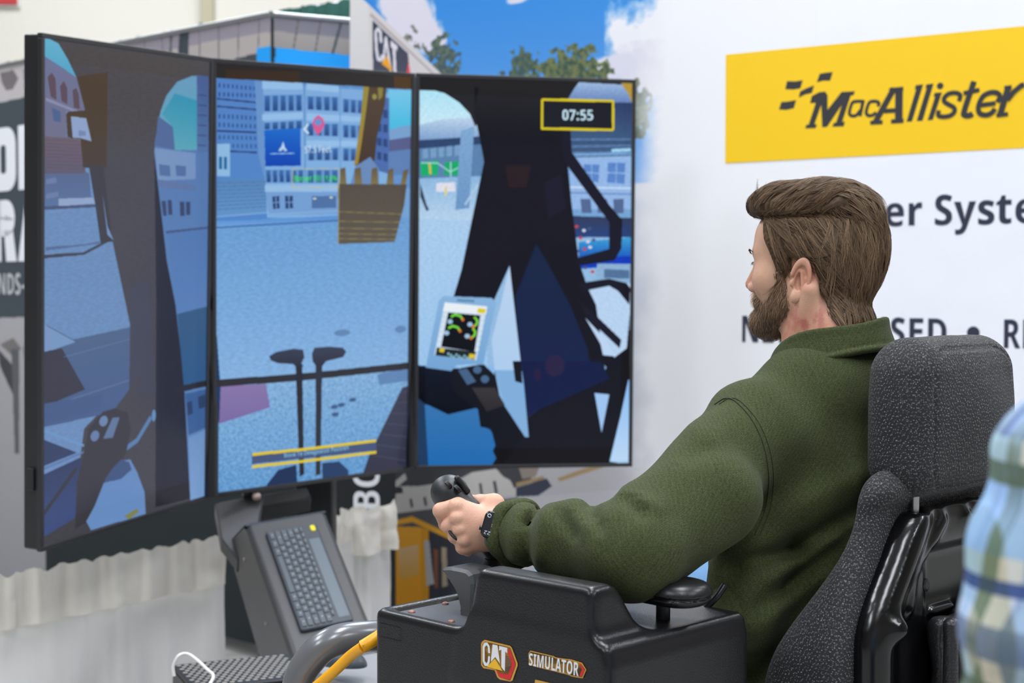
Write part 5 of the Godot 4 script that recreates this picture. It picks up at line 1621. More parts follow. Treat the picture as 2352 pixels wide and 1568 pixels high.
func seat() -> void:
	var px := 256
	var im := Image.create(px, px, false, Image.FORMAT_RGB8)
	var hm := Image.create(px, px, false, Image.FORMAT_RGB8)
	var rn := RandomNumberGenerator.new()
	rn.seed = 5
	im.fill(rgb(32, 32, 36))
	hm.fill(Color(0.35, 0.35, 0.35))
	for y in range(0, px, 2):
		for x in range(0, px, 2):
			var c := rgb(35, 35, 39) * rn.randf_range(0.7, 1.35)
			im.fill_rect(Rect2i(x, y, 2, 2), c)
	for j in 16:   # light flecks in offset rows
		for i in 16:
			for k in 2:
				var x := (i * 16 + (j % 2) * 8 + k * 5 + rn.randi_range(-2, 2) + px) % px
				var y := (j * 16 + k * 4 + rn.randi_range(-3, 3) + (i % 3) * 3 + px) % px
				var v := rn.randf_range(0.5, 1.0)
				im.fill_rect(Rect2i(x, y, 4 - k, 4), Color(0.68 * v, 0.67 * v, 0.64 * v))
				hm.fill_rect(Rect2i(x, y, 4, 3), Color(0.9, 0.9, 0.9))
	M.seat_cloth = mat(rgb(255, 255, 255), 0.9)
	M.seat_cloth.albedo_texture = ImageTexture.create_from_image(im)
	M.seat_cloth.rim_enabled = true
	M.seat_cloth.rim = 0.08
	hm.bump_map_to_normal_map(3.0)
	M.seat_cloth.normal_enabled = true
	M.seat_cloth.normal_texture = ImageTexture.create_from_image(hm)
	M.seat_cloth.normal_scale = 0.35
	tri_planar(M.seat_cloth, 11.5)
	M.shell = mat(rgb(11, 11, 13), 0.2, 0.0, 0.5)
	M.leather = mat(rgb(34, 34, 36), 0.36)
	M.leather.normal_enabled = true
	M.leather.normal_texture = noise_tex(256, 0.07, 61, 3, true, 4.0)
	M.leather.normal_scale = 0.5
	tri_planar(M.leather, 12.0)
	var t := thing("operator_seat", "dark flecked fabric operator seat with black plastic back behind the man", "seat", "", Vector3.ZERO, rig)
	# headrest: a rounded cushion with a seam round its back face
	var hc := Vector3(0.014, 1.421, 0.19)
	var hr := func(p: Vector3) -> float:
		var q := p - hc
		var pin := 1.0 - 0.10 * clampf(q.y / 0.1, -1, 1) * clampf(q.y / 0.1, 0, 1)
		var xx := q.x / pin
		var d := box(Vector3(xx, q.y, q.z), Vector3.ZERO, Vector3(0.142, 0.108, 0.052), 0.048)
		d = smin(d, ell(q, Vector3(0, 0, 0.01), Vector3(0.128, 0.098, 0.058)), 0.02)
		var seam := absf(box(Vector3(xx, q.y, 0.0), Vector3.ZERO, Vector3(0.110, 0.092, 1.0), 0.04))
		if q.z > 0.0: d += 0.0035 * maxf(0.0, 1.0 - seam / 0.0035)
		return d
	part(t, "headrest", nets(hr, hc - Vector3(0.165, 0.13, 0.08), hc + Vector3(0.165, 0.13, 0.08), 0.0035, 0.005).mesh(), M.seat_cloth, "rounded flecked headrest")
	for px_ in [-0.085, 0.13]:
		part(t, "headrest_post", tube([Vector3(px_, 1.27, 0.206), Vector3(px_, 1.345, 0.206)], [0.0055], 12), M.steel, "chrome post")
	var hw := func(y: float) -> float:   # half width of the back at a height
		return 0.222 - 0.092 * smoothstep(1.13, 1.31, y)
	var cushion := func(p: Vector3) -> float:
		var w: float = 0.252 - 0.075 * smoothstep(1.10, 1.33, p.y)
		var q := Vector2(absf(p.x) - w + 0.05, absf(p.y - 0.99) - 0.366 + 0.05)
		var bolster := 0.07 * smoothstep(0.09, 0.2, absf(p.x)) * smoothstep(1.30, 1.06, p.y)
		var z0 := 0.160 - bolster - 0.03 * smoothstep(1.25, 1.0, p.y)
		var dz := maxf(z0 - p.z, p.z - 0.195 - 0.018 * smoothstep(1.295, 1.33, p.y))
		var dxy := q.max(Vector2.ZERO).length() + minf(maxf(q.x, q.y), 0.0) - 0.05
		return smax(dxy, dz, 0.04) * 0.8
	part(t, "back_cushion", nets(cushion, Vector3(-0.28, 0.62, 0.03), Vector3(0.28, 1.39, 0.24), 0.006, 0.01).mesh(), M.seat_cloth, "flecked back cushion")
	var r0 := [Vector3(-0.0232,1.302,0.222), Vector3(-0.0321,1.28,0.222), Vector3(-0.0617,1.256,0.222), Vector3(-0.1084,1.224,0.222), Vector3(-0.1185,1.171,0.222)]
	var pc := Vector3(0.0008,1.194,0.21)
	var shell := func(p: Vector3) -> float:
		var w: float = hw.call(p.y)
		var ax := absf(p.x)
		var q := Vector2(ax - w + 0.05, absf(p.y - 0.96) - 0.346 + 0.05)
		var dxy := Vector2(maxf(q.x, 0), maxf(q.y, 0)).length() + minf(maxf(q.x, q.y), 0.0) - 0.05
		var d := smax(dxy, absf(p.z - 0.206) - 0.010, 0.012)
		# rolled flange down each side
		d = smin(d, smax(smax(absf(ax - w + 0.034) - 0.034, absf(p.z - 0.207) - 0.026, 0.04), dxy, 0.03), 0.02)
		d = smax(d, dxy - 0.002, 0.02)
		var m := Vector3(-ax, p.y, p.z)
		for i in [1, 2, 3]: d = smin(d, cap(m, r0[i] - Vector3(0, 0, 0.006), r0[i + 1] - Vector3(0, 0, 0.006), 0.0095, 0.0095), 0.008)
		var pk := box(Vector3(ax, p.y, p.z), Vector3(0.0, pc.y, 0.222), Vector3(0.072, 0.052, 0.014), 0.012)
		d = smax(d, -pk, 0.008)
		d = smin(d, cap(Vector3(p.x, p.y, p.z), Vector3(-0.055, pc.y - 0.036, 0.214), Vector3(0.0, pc.y - 0.036, 0.214), 0.007, 0.007), 0.004)
		d = smin(d, ell(m, Vector3(-0.172, 1.155, 0.232), Vector3(0.016, 0.016, 0.016)), 0.012)
		d = smax(d, -cap(m, Vector3(-0.085, 1.29, 0.206), Vector3(-0.085, 1.36, 0.206), 0.011, 0.011), 0.004)
		return d * 0.85
	var sb := nets(shell, Vector3(-0.27, 0.6, 0.17), Vector3(0.27, 1.33, 0.26), 0.0048, 0.008)
	relax(sb, 4)
	part(t, "back_shell", sb.mesh(), M.shell, "glossy black moulded back")
	var bolt := lathe([Vector2(0.009, 0), Vector2(0.009, 0.003), Vector2(0.006, 0.0045), Vector2(0.0, 0.0045)], 8)
	var out := Basis(Vector3(1, 0, 0), Vector3(0, 0, 1), Vector3(0, -1, 0))
	part(t, "bolt", bolt, M.black_plastic, "", Transform3D(out, Vector3(-0.0681,1.196,0.212)))
	part(t, "screw", lathe([Vector2(0.006, 0), Vector2(0.006, 0.004), Vector2(0.003, 0.006), Vector2(0, 0.006)], 12), M.black_plastic, "", Transform3D(out, Vector3(-0.0492,1.281,0.212)))
	part(t, "seat_cushion", rbox(Vector3(0.5, 0.12, 0.5), 0.05, Vector3(0, 0.86, -0.1), 4), M.seat_cloth)
	part(t, "base", rbox(Vector3(0.36, 0.78, 0.4), 0.04, Vector3(0, 0.395, -0.05)), M.black_plastic)
	# document pouch on the back, its flap curling away
	var po := func(p: Vector3) -> float:
		var d := box(p, Vector3(0.08, 1.02, 0.25), Vector3(0.165, 0.14 + 0.02 * p.x, 0.03), 0.02)
		d = smax(d, p.y - 1.165 - (p.x + 0.1) * 0.06 - 0.012 * sin(p.x * 40.0), 0.015)
		d += 0.004 * sin(p.x * 30.0 + p.y * 50.0) * smoothstep(0.02, -0.06, p.x)
		# opened corner
		d = smax(d, -cap(p, Vector3(-0.075, 1.15, 0.26), Vector3(-0.055, 0.98, 0.262), 0.012, 0.022), 0.012)
		d = smin(d, cap(p, Vector3(-0.105, 1.155, 0.272), Vector3(-0.11, 0.96, 0.275), 0.010, 0.013), 0.008)
		d = smin(d, cap(p, Vector3(-0.105, 1.157, 0.272), Vector3(-0.03, 1.125, 0.288), 0.010, 0.008), 0.008)
		d = smin(d, cap(p, Vector3(-0.03, 1.125, 0.286), Vector3(-0.035, 1.0, 0.288), 0.008, 0.01), 0.008)
		return d * 0.8
	var pb := nets(po, Vector3(-0.14, 0.86, 0.21), Vector3(0.26, 1.21, 0.31), 0.005, 0.01)
	relax(pb, 2)
	part(t, "document_pouch", pb.mesh(), M.leather, "black leather pouch with a curled flap")

func rail_and_hose() -> void:
	M.pipe = mat(rgb(106, 108, 112), 0.25, 0.15, 0.6)
	var t := thing("grab_rail", "thick bent grey pipe rail beside the front of the console", "rail")
	var c := [Vector3(-0.1119,1.065,-2.342), Vector3(-0.1617,1.075,-2.282), Vector3(-0.199,1.085,-2.222), Vector3(-0.2431,1.088,-2.192), Vector3(-0.2709,1.079,-2.182), Vector3(-0.2923,1.058,-2.181), Vector3(-0.3055,1.036,-2.181), Vector3(-0.3118,1.006,-2.179), Vector3(-0.3143,0.943,-2.177), Vector3(-0.3143,0.8173,-2.172)]
	var last: Vector3 = c[9]
	c.append(Vector3(last.x, 0.02, last.z))
	part(t, "pipe", tube(smooth_path(c, 10), [0.0225], 28), M.pipe)
	part(t, "foot_flange", lathe([Vector2(0.06, 0), Vector2(0.06, 0.012), Vector2(0.023, 0.016)], 24), M.pipe, "", Transform3D(Basis(), Vector3(last.x, 0.0, last.z)))
	var inner := Vector3(-0.1119,1.065,-2.342)
	part(t, "end_post", tube([inner, Vector3(inner.x, 0.02, inner.z)], [0.0225], 20), M.pipe)
	var h := thing("hose", "yellow hose running down from the console across the bent rail", "hose")
	var hy := mat(rgb(238, 168, 24), 0.4)
	part(h, "hose_body", tube(smooth_path([Vector3(-0.2052,1.102,-2.083), Vector3(-0.2253,1.084,-2.102), Vector3(-0.2459,1.063,-2.111), Vector3(-0.2654,1.044,-2.121), Vector3(-0.2938,1.015,-2.14), Vector3(-0.3276,0.9614,-2.158), Vector3(-0.3369,0.8173,-2.172), Vector3(-0.3, 0.02, -2.1)], 10), [0.0078], 16), hy)
	part(h, "end_sleeve", tube([Vector3(-0.2058,1.102,-2.083), Vector3(-0.1848,1.115,-2.083), Vector3(-0.1688,1.12,-2.124)], [0.0092], 16), hy, "thicker yellow sleeve")
	part(h, "clip", rbox(Vector3(0.003, 0.003, 0.003), 0.001, Vector3(-0.204,1.107,-2.071)), hy)

# ---------------------------------------------------------------- the seated man
const HEAD_TURN := 0.2094
const HEAD_SIZE := 0.9
var head := Transform3D(Basis(Vector3.UP, HEAD_TURN).scaled(Vector3.ONE * HEAD_SIZE), Vector3(0.0246, 1.6318, -0.0303))   # in the rig's frame: eye level, between the ears

static func skull(p: Vector3) -> float:   # bare head without ears, in the head's frame (-z is the face)
	var ax := absf(p.x)
	var m := Vector3(ax, p.y, p.z)
	var d := ell(p, Vector3(0, 0.040, 0.014), Vector3(0.074, 0.076, 0.094))
	d = smin(d, ell(p, Vector3(0, 0.005, 0.032), Vector3(0.067, 0.068, 0.074)), 0.03)
	d = smin(d, ell(p, Vector3(0, 0.035, -0.045), Vector3(0.062, 0.060, 0.055)), 0.03)
	d = smin(d, ell(p, Vector3(0, -0.035, -0.040), Vector3(0.058, 0.075, 0.056)), 0.03)
	d = smin(d, cap(m, Vector3(0.052, -0.055, -0.008), Vector3(0.018, -0.094, -0.078), 0.015, 0.014), 0.025)
	d = smin(d, ell(p, Vector3(0, -0.093, -0.079), Vector3(0.023, 0.018, 0.018)), 0.02)
	d = smin(d, cap(m, Vector3(0.012, 0.016, -0.092), Vector3(0.040, 0.019, -0.078), 0.010, 0.009), 0.016)
	d = smin(d, ell(m, Vector3(0.043, -0.028, -0.066), Vector3(0.020, 0.020, 0.020)), 0.03)
	d = smax(d, -ell(m, Vector3(0.031, -0.001, -0.110), Vector3(0.019, 0.013, 0.020)), 0.012)
	d = smin(d, ell(m, Vector3(0.031, -0.001, -0.082), Vector3(0.0125, 0.0120, 0.0125)), 0.003)
	# nose
	d = smin(d, cap(p, Vector3(0, 0.006, -0.094), Vector3(0, -0.034, -0.112), 0.0075, 0.0105), 0.012)
	d = smin(d, ell(m, Vector3(0.012, -0.040, -0.102), Vector3(0.0085, 0.0085, 0.011)), 0.007)
	d = smax(d, -ell(m, Vector3(0.0065, -0.0475, -0.107), Vector3(0.004, 0.004, 0.006)), 0.003)
	# mouth
	d = smin(d, ell(p, Vector3(0, -0.062, -0.094), Vector3(0.024, 0.007, 0.010)), 0.008)
	d = smin(d, ell(p, Vector3(0, -0.073, -0.092), Vector3(0.020, 0.007, 0.010)), 0.008)
	return d

static func ear(p: Vector3) -> float:   # left ear in the head's frame
	var c := p - Vector3(-0.0785, -0.030, 0.010)
	var lean := 0.20
	var q := Vector3(c.x, c.y * cos(lean) + c.z * sin(lean), c.z * cos(lean) - c.y * sin(lean))
	var flare := 0.05
	var r := Vector3(q.x * cos(flare) - q.z * sin(flare), q.y, q.z * cos(flare) + q.x * sin(flare))
	var wide := 0.0165 - 0.10 * maxf(-r.y - 0.002, 0.0)
	var e := Vector2(r.z / wide, (r.y - 0.001) / 0.034)
	var rim := e.length()
	var d := ell(r, Vector3(0.004, 0.000, 0), Vector3(0.0115, 0.035, 0.0180))
	d = smax(d, (rim - 1.0) * 0.016, 0.003)
	# bowl
	d = smax(d, -ell(r, Vector3(-0.009, 0.000, -0.002), Vector3(0.0135, 0.0165, 0.0085)), 0.003)
	d = smax(d, -cap(r, Vector3(-0.0085, 0.012, 0.0085), Vector3(-0.0085, 0.022, -0.004), 0.0045, 0.004), 0.003)
	# helix, antihelix, tragus, lobe
	var rr := absf(rim - 0.93) * 0.018
	var helix := Vector2(rr, r.x + 0.0065).length() - 0.0036
	if r.z < -0.004 and r.y < 0.010: helix += 0.006 * smoothstep(0.010, -0.002, r.y)
	helix += 0.007 * smoothstep(-0.014, -0.028, r.y)
	d = smin(d, helix, 0.003)
	d = smin(d, cap(r, Vector3(-0.0045, 0.015, 0.000), Vector3(-0.005, -0.012, 0.0068), 0.0030, 0.0028), 0.003)
	d = smin(d, ell(r, Vector3(-0.005, -0.005, -0.0135), Vector3(0.0045, 0.0065, 0.0035)), 0.003)
	d = smin(d, cap(r, Vector3(-0.004, -0.012, 0.0125), Vector3(-0.003, -0.027, 0.003), 0.0032, 0.0045), 0.004)
	d = smin(d, ell(r, Vector3(-0.004, -0.026, -0.004), Vector3(0.0060, 0.0110, 0.0085)), 0.005)
	d = smin(d, ell(r, Vector3(0.012, -0.010, -0.002), Vector3(0.010, 0.024, 0.011)), 0.005)
	return d

static func neck_d(p: Vector3) -> float:   # in the rig's frame
	var d := cap(p, Vector3(0.016, 1.585, 0.006), Vector3(0.0, 1.44, 0.035), 0.049, 0.056)
	d = smin(d, cap(p, Vector3(0.012, 1.565, -0.024), Vector3(0.0, 1.45, -0.012), 0.044, 0.05), 0.02)
	d = smin(d, cap(p, Vector3(-0.040, 1.592, 0.006), Vector3(-0.018, 1.49, -0.03), 0.011, 0.012), 0.025)
	d = smin(d, cap(p, Vector3(0.03, 1.54, 0.035), Vector3(0.05, 1.44, 0.03), 0.022, 0.03), 0.03)
	d = smin(d, cap(p, Vector3(-0.01, 1.54, 0.035), Vector3(-0.05, 1.44, 0.03), 0.022, 0.03), 0.03)
	return d

func head_field(inv: Transform3D) -> Callable:
	return func(p: Vector3) -> float:
		var h := inv * p
		var d := skull(h) * HEAD_SIZE
		d = smin(d, neck_d(p), 0.022)
		return d

func fist_field(j: Dictionary) -> Callable:
	return func(p: Vector3) -> float:
		var d := cap(p, j.arm, j.w, 0.030, 0.0255)
		for f in j.f:
			d = smin(d, cap(p, j.w + (f[0] - j.w) * 0.25, f[0], 0.0165, f[4] * 0.95), 0.013)
		for f in j.f:   # each finger by itself, so that the clefts stay
			var e := cap(p, f[0], f[1], f[4], f[4] * 0.93)
			e = smin(e, cap(p, f[1], f[2], f[4] * 0.93, f[4] * 0.86), 0.004)
			e = smin(e, cap(p, f[2], f[3], f[4] * 0.86, f[4] * 0.75), 0.004)
			e = minf(e, (p - f[0] - j.k).length() - f[4] * 1.04)
			d = smin(d, e, 0.0028)
		var t := cap(p, j.t[0], j.t[1], 0.016, 0.0125)
		t = smin(t, cap(p, j.t[1], j.t[2], 0.0125, 0.0105), 0.005)
		t = smin(t, cap(p, j.t[2], j.t[3], 0.0105, 0.0085), 0.004)
		d = smin(d, cap(p, j.h[0], j.h[1], 0.0125, 0.0175), 0.012)
		return smin(d, t, 0.009)

func skin_colors(mb: MB, inv: Transform3D, is_head: bool) -> void:
	var nz := FastNoiseLite.new()
	nz.seed = 77
	nz.frequency = 60.0
	nz.fractal_octaves = 4
	var base := Color(0.68, 0.405, 0.285)
	for i in mb.v.size():
		var p := mb.v[i]
		var h := inv * p
		var c := base
		var m := nz.get_noise_3d(p.x, p.y, p.z)
		c = c * (1.0 + 0.10 * m)
		if is_head:
			var red := 0.0
			red += 0.6 * smoothstep(0.045, 0.01, (Vector3(-absf(h.x), h.y, h.z) - Vector3(-0.085, -0.018, 0.022)).length())       # ear rim
			red += 0.8 * smoothstep(0.030, 0.0, (h - Vector3(0, -0.034, -0.115)).length())            # nose
			red += 0.45 * smoothstep(0.035, 0.0, (Vector3(absf(h.x), h.y, h.z) - Vector3(0.045, -0.03, -0.07)).length())
			var neck := smoothstep(-0.055, -0.10, h.y) * smoothstep(-0.055, -0.01, h.z)
			red += neck * (0.8 + 0.9 * m)
			c = c.lerp(Color(0.54, 0.18, 0.12), clampf(red * 0.72, 0, 0.85))
			var blotch := smoothstep(0.05, 0.25, nz.get_noise_3d(p.x * 0.7 + 3.0, p.y * 0.4, p.z * 0.7)) * smoothstep(0.06, 0.02, (h - Vector3(-0.055, -0.088, 0.03)).length())
			c = c.lerp(Color(0.38, 0.09, 0.10), blotch * 0.6)
			c = c.lerp(Color(0.36, 0.22, 0.14), 0.55 * smoothstep(0.012, -0.006, beard_zone(h)) * (0.8 + m))
			c = c.lerp(Color(0.20, 0.13, 0.09), 0.6 * smoothstep(0.012, -0.004, hair_mask(h)) * smoothstep(-0.07, -0.03, h.z))
		else:
			c = c.lerp(Color(0.66, 0.30, 0.24), clampf(0.25 + 0.5 * m, 0, 0.5))
		c.a = 1.0
		mb.c[i] = c
	mb.colored = true

func seated_man() -> void:
	M.skin = mat(Color.WHITE, 0.48, 0.0, 0.4)
	M.skin.vertex_color_use_as_albedo = true
	M.skin.subsurf_scatter_enabled = false
	M.skin.subsurf_scatter_strength = 0.12
	M.skin.normal_enabled = true
	M.skin.normal_texture = noise_tex(256, 0.12, 71, 3, true, 3.0)
	M.skin.normal_scale = 0.25
	tri_planar(M.skin, 14.0)
	var t := thing("person", "bearded man in a heathered green fleece seated at the simulator, hand on the joystick", "person", "", Vector3.ZERO, rig)
	var inv := head.affine_inverse()
	var hf := head_field(inv)
	var body := nets(hf, Vector3(-0.13, 1.43, -0.19), Vector3(0.19, 1.775, 0.13), 0.0030)
	resmooth(body)
	skin_colors(body, inv, true)
	for side in [1.0, -1.0]:
		var e := nets(func(h: Vector3) -> float: return ear(Vector3(h.x * side, h.y, h.z)), Vector3(-0.092, -0.07, -0.02) if side > 0.0 else Vector3(0.062, -0.07, -0.02), Vector3(-0.062, 0.014, 0.042) if side > 0.0 else Vector3(0.092, 0.014, 0.042), 0.0013)
		resmooth(e)
		skin_colors(e, Transform3D.IDENTITY, true)
		body.add(e, head)
	# hands, each on a grid of its own
	var lh := {"arm": Vector3(-0.4303,1.26,-0.1599), "w": Vector3(-0.4533,1.271,-0.2188),
		"f": [[Vector3(-0.4925,1.299,-0.2553), Vector3(-0.5055,1.291,-0.2763), Vector3(-0.478,1.267,-0.2958), Vector3(-0.4525,1.262,-0.2983), 0.0112],
			[Vector3(-0.4962,1.284,-0.2497), Vector3(-0.5025,1.271,-0.2638), Vector3(-0.4739,1.256,-0.2825), Vector3(-0.4494,1.256,-0.2891), 0.0106],
			[Vector3(-0.4947,1.269,-0.246), Vector3(-0.4972,1.257,-0.2564), Vector3(-0.4723,1.244,-0.2718), Vector3(-0.4495,1.243,-0.2801), 0.0100],
			[Vector3(-0.491,1.255,-0.243), Vector3(-0.4898,1.242,-0.2496), Vector3(-0.469,1.234,-0.2595), Vector3(-0.4475,1.234,-0.2663), 0.0094]],
		"k": Vector3(-0.5006,1.283,-0.2484) - Vector3(-0.4962,1.284,-0.2496), "h": [Vector3(-0.4794,1.246,-0.245), Vector3(-0.4545,1.252,-0.2261)],
		"t": [Vector3(-0.4489,1.298,-0.2301), Vector3(-0.4409,1.295,-0.2644), Vector3(-0.4384,1.294,-0.2972), Vector3(-0.4447,1.29,-0.3103)]}
	var lo: Vector3 = lh.w
	var hi: Vector3 = lh.w
	for f in lh.f:
		for k in 4:
			lo = lo.min(f[k]); hi = hi.max(f[k])
	for k in 4:
		lo = lo.min(lh.t[k]); hi = hi.max(lh.t[k])
	lo = lo.min(lh.arm); hi = hi.max(lh.arm)
	var hand := nets(fist_field(lh), lo - Vector3.ONE * 0.034, hi + Vector3.ONE * 0.034, 0.0024)
	resmooth(hand)
	skin_colors(hand, inv, false)
	body.add(hand)
	var rh := {"f": []}
	for key in ["arm", "w"]: rh[key] = Vector3(-lh[key].x, lh[key].y, lh[key].z)
	var flip := func(a: Array) -> Array:
		var o := []
		for q in a: o.append(Vector3(-q.x, q.y, q.z) if q is Vector3 else q)
		return o
	for f in lh.f: rh.f.append(flip.call(f))
	rh["t"] = flip.call(lh.t)
	rh["h"] = flip.call(lh.h)
	rh["k"] = Vector3(-lh.k.x, lh.k.y, lh.k.z)
	var hand2 := nets(fist_field(rh), Vector3(-hi.x, lo.y, lo.z) - Vector3.ONE * 0.034, Vector3(-lo.x, hi.y, hi.z) + Vector3.ONE * 0.034, 0.005)
	skin_colors(hand2, inv, false)
	body.add(hand2)
	# trunk and arms under the clothes, so that the body hangs together
	var la: Vector3 = lh.arm
	var core := func(p: Vector3) -> float:
		var m := Vector3(-absf(p.x), p.y, p.z)
		var d := smin(ell(p, Vector3(0, 1.27, 0.0), Vector3(0.15, 0.20, 0.09)), ell(p, Vector3(0, 1.06, -0.02), Vector3(0.14, 0.15, 0.095)), 0.06)
		d = smin(d, cap(p, Vector3(0, 1.36, 0.02), Vector3(0, 1.50, 0.02), 0.05, 0.05), 0.04)
		var e := Vector3(-0.455, 1.268, 0.024) if p.x < 0.0 else Vector3(-0.37, 1.25, 0.0)
		d = smin(d, cap(m, Vector3(-0.15, 1.385, 0.0), e, 0.045, 0.036), 0.03)
		return smin(d, cap(m, e, la, 0.036, 0.029), 0.02)
	var under := nets(core, Vector3(-0.52, 0.90, -0.26), Vector3(0.52, 1.56, 0.13), 0.012)
	skin_colors(under, inv, false)
	body.add(under)
	part(t, "body", body.mesh(), M.skin, "fair reddened skin")
	fleece(t, lh)
	hair(t, inv, hf)
	# undershirt edge inside the collar
	var us := []
	for k in 25:
		var a := TAU * k / 24.0
		us.append(Vector3(0.003 + sin(a) * 0.0695, 1.521 + 0.021 * cos(a), 0.014 + cos(a) * 0.0695))
	part(t, "shirt_edge", tube(us, [0.005], 8, false), mat(rgb(30, 34, 44), 0.8), "dark shirt edge inside the collar")
	# watch and ring
	var wp := Vector3(-0.4828,1.277,-0.1963)
	var wn := (Vector3(-0.5873,1.309,-0.093) - Vector3(-0.4801,1.277,-0.1965)).normalized()
	var wa = (lh.arm - lh.w).normalized()
	var wx = (wa - wn * wa.dot(wn)).normalized()
	var wb := Basis(wx, wn.cross(wx).normalized(), wn)
	var wt := part(t, "watch", prism(rrect(0.029, 0.037, 0.008), -0.010, 0.0, 0.002), mat(rgb(24, 25, 28), 0.25), "black wrist watch", Transform3D(wb, wp))
	part(wt, "face", flat(rrect(0.025, 0.033, 0.006), 0.0003), mat(rgb(40, 42, 48), 0.12))
	var ink := mat(rgb(214, 224, 244), 0.7)
	part(wt, "digits", lettering_mb("1:22", "Droid Sans", false, Rect2(-0.0085, -0.013, 0.015, 0.005)).mesh(), ink, "", Transform3D(Basis(Vector3(0, 0, 1), PI), Vector3(-0.003, -0.022, 0.0006)))
	part(wt, "digits", lettering_mb("3", "Droid Sans", false, Rect2(-0.003, 0, 0.003, 0.005)).mesh(), ink, "", Transform3D(Basis(Vector3(0, 0, 1), PI), Vector3(-0.002, 0.002, 0.0006)))
	part(wt, "dial_mark", strokes_mb([[arc(Vector2(-0.0085, 0.0115), 0.0025, 0.0025, 0, 340, 14), 0.0006]], 0.0006).mesh(), ink)
	part(wt, "crown", tube([Vector3(-0.0145, -0.007, -0.005), Vector3(-0.0175, -0.007, -0.005)], [0.0032], 12), M.black_plastic)
	var st := []
	var wc: Vector3 = wp - wn * 0.034
	for k in 25:
		var a := TAU * k / 24.0
		st.append(wc + wn * cos(a) * 0.0285 + wb.y * sin(a) * 0.0285)
	part(wt, "strap", tube(st, [0.009], 8, false, 0.25), mat(rgb(96, 104, 104), 0.5), "grey strap", wt.transform.affine_inverse())
	var rq: Vector3 = lh.f[2][0].lerp(lh.f[2][1], 0.72)
	var ra: Vector3 = (lh.f[2][1] - lh.f[2][0]).normalized()
	var rs := ra.cross(Vector3.UP).normalized()
	var rb := ra.cross(rs)
	var rg := []
	for k in 21: rg.append(rq + (rs * cos(TAU * k / 20.0) + rb * sin(TAU * k / 20.0)) * 0.0118)
	part(t, "ring", tube(rg, [0.0022], 8, false), mat(rgb(28, 28, 30), 0.35), "black finger ring")
	# jeans and shoes, mostly out of sight
	M.denim = mat(rgb(92, 132, 172), 0.85)
	var leg := func(p: Vector3) -> float:
		var m := Vector3(absf(p.x), p.y, p.z)
		var d := cap(m, Vector3(0.085, 0.985, -0.06), Vector3(0.135, 1.075, -0.40), 0.092, 0.074)
		d = smin(d, cap(m, Vector3(0.135, 1.07, -0.40), Vector3(0.14, 0.62, -0.48), 0.070, 0.052), 0.03)
		d = smin(d, ell(p, Vector3(0, 0.97, -0.02), Vector3(0.160, 0.09, 0.11)), 0.05)
		return d
	part(t, "jeans", nets(leg, Vector3(-0.26, 0.5, -0.6), Vector3(0.26, 1.19, 0.16), 0.013).mesh(), M.denim, "blue jeans")
	for s in [-1, 1]:
		var shoe := func(p: Vector3) -> float: return smax(cap(p, Vector3(s * 0.14, 0.545, -0.47), Vector3(s * 0.15, 0.53, -0.66), 0.05, 0.045), 0.50 - p.y, 0.01)
		part(t, "shoe", nets(shoe, Vector3(s * 0.14 - 0.07, 0.48, -0.73), Vector3(s * 0.14 + 0.08, 0.62, -0.40), 0.01).mesh(), mat(rgb(70, 54, 40), 0.6))
	var fr := thing("foot_platform", "dark foot platform under the seated man's shoes", "platform", "", Vector3.ZERO, rig)
	part(fr, "deck", rbox(Vector3(0.6, 0.03, 0.5), 0.008, Vector3(0, 0.483, -0.55)), M.black_plastic)
	part(fr, "riser", rbox(Vector3(0.4, 0.466, 0.3), 0.008, Vector3(0, 0.234, -0.55)), M.black_plastic)

func knit() -> StandardMaterial3D:
	var n := 512
	var rn := RandomNumberGenerator.new()
	rn.seed = 12
	var d := PackedByteArray()
	d.resize(n * n * 3)
	var hgt := Image.create(n, n, false, Image.FORMAT_RGB8)
	var cols := [rgb(45, 53, 33), rgb(81, 92, 54), rgb(94, 102, 63), rgb(64, 75, 44), rgb(110, 114, 76), rgb(28, 35, 26)]
	var per := 10   # rows of stitches, 2.4 mm apart
	for y in n:
		var row := y / per
		for x in range(0, n, 4):
			var c: Color = cols[(row * 7919 + (x / 8) * 104729 + rn.randi() % 5) % 6]
			c = c * rn.randf_range(0.85, 1.15)
			var f := 0.62 + 0.36 * sin(PI * float(y % per) / per)
			for k in 4:
				var i := (y * n + x + k) * 3
				d[i] = clampi(int(c.r * f * 255), 0, 255); d[i + 1] = clampi(int(c.g * f * 255), 0, 255); d[i + 2] = clampi(int(c.b * f * 255), 0, 255)
			hgt.fill_rect(Rect2i(x, y, 4, 1), Color.WHITE * (0.3 + 0.5 * sin(PI * float(y % per) / per) + rn.randf_range(0, 0.2)))
	var m := mat(Color.WHITE, 0.95, 0.0, 0.25)
	m.albedo_texture = ImageTexture.create_from_image(Image.create_from_data(n, n, false, Image.FORMAT_RGB8, d))
	hgt.bump_map_to_normal_map(2.5)
	m.normal_enabled = true
	m.normal_texture = ImageTexture.create_from_image(hgt)
	m.normal_scale = 0.6
	m.rim_enabled = true
	m.rim = 0.1
	m.rim_tint = 0.9
	tri_planar(m, 12.5)
	return m

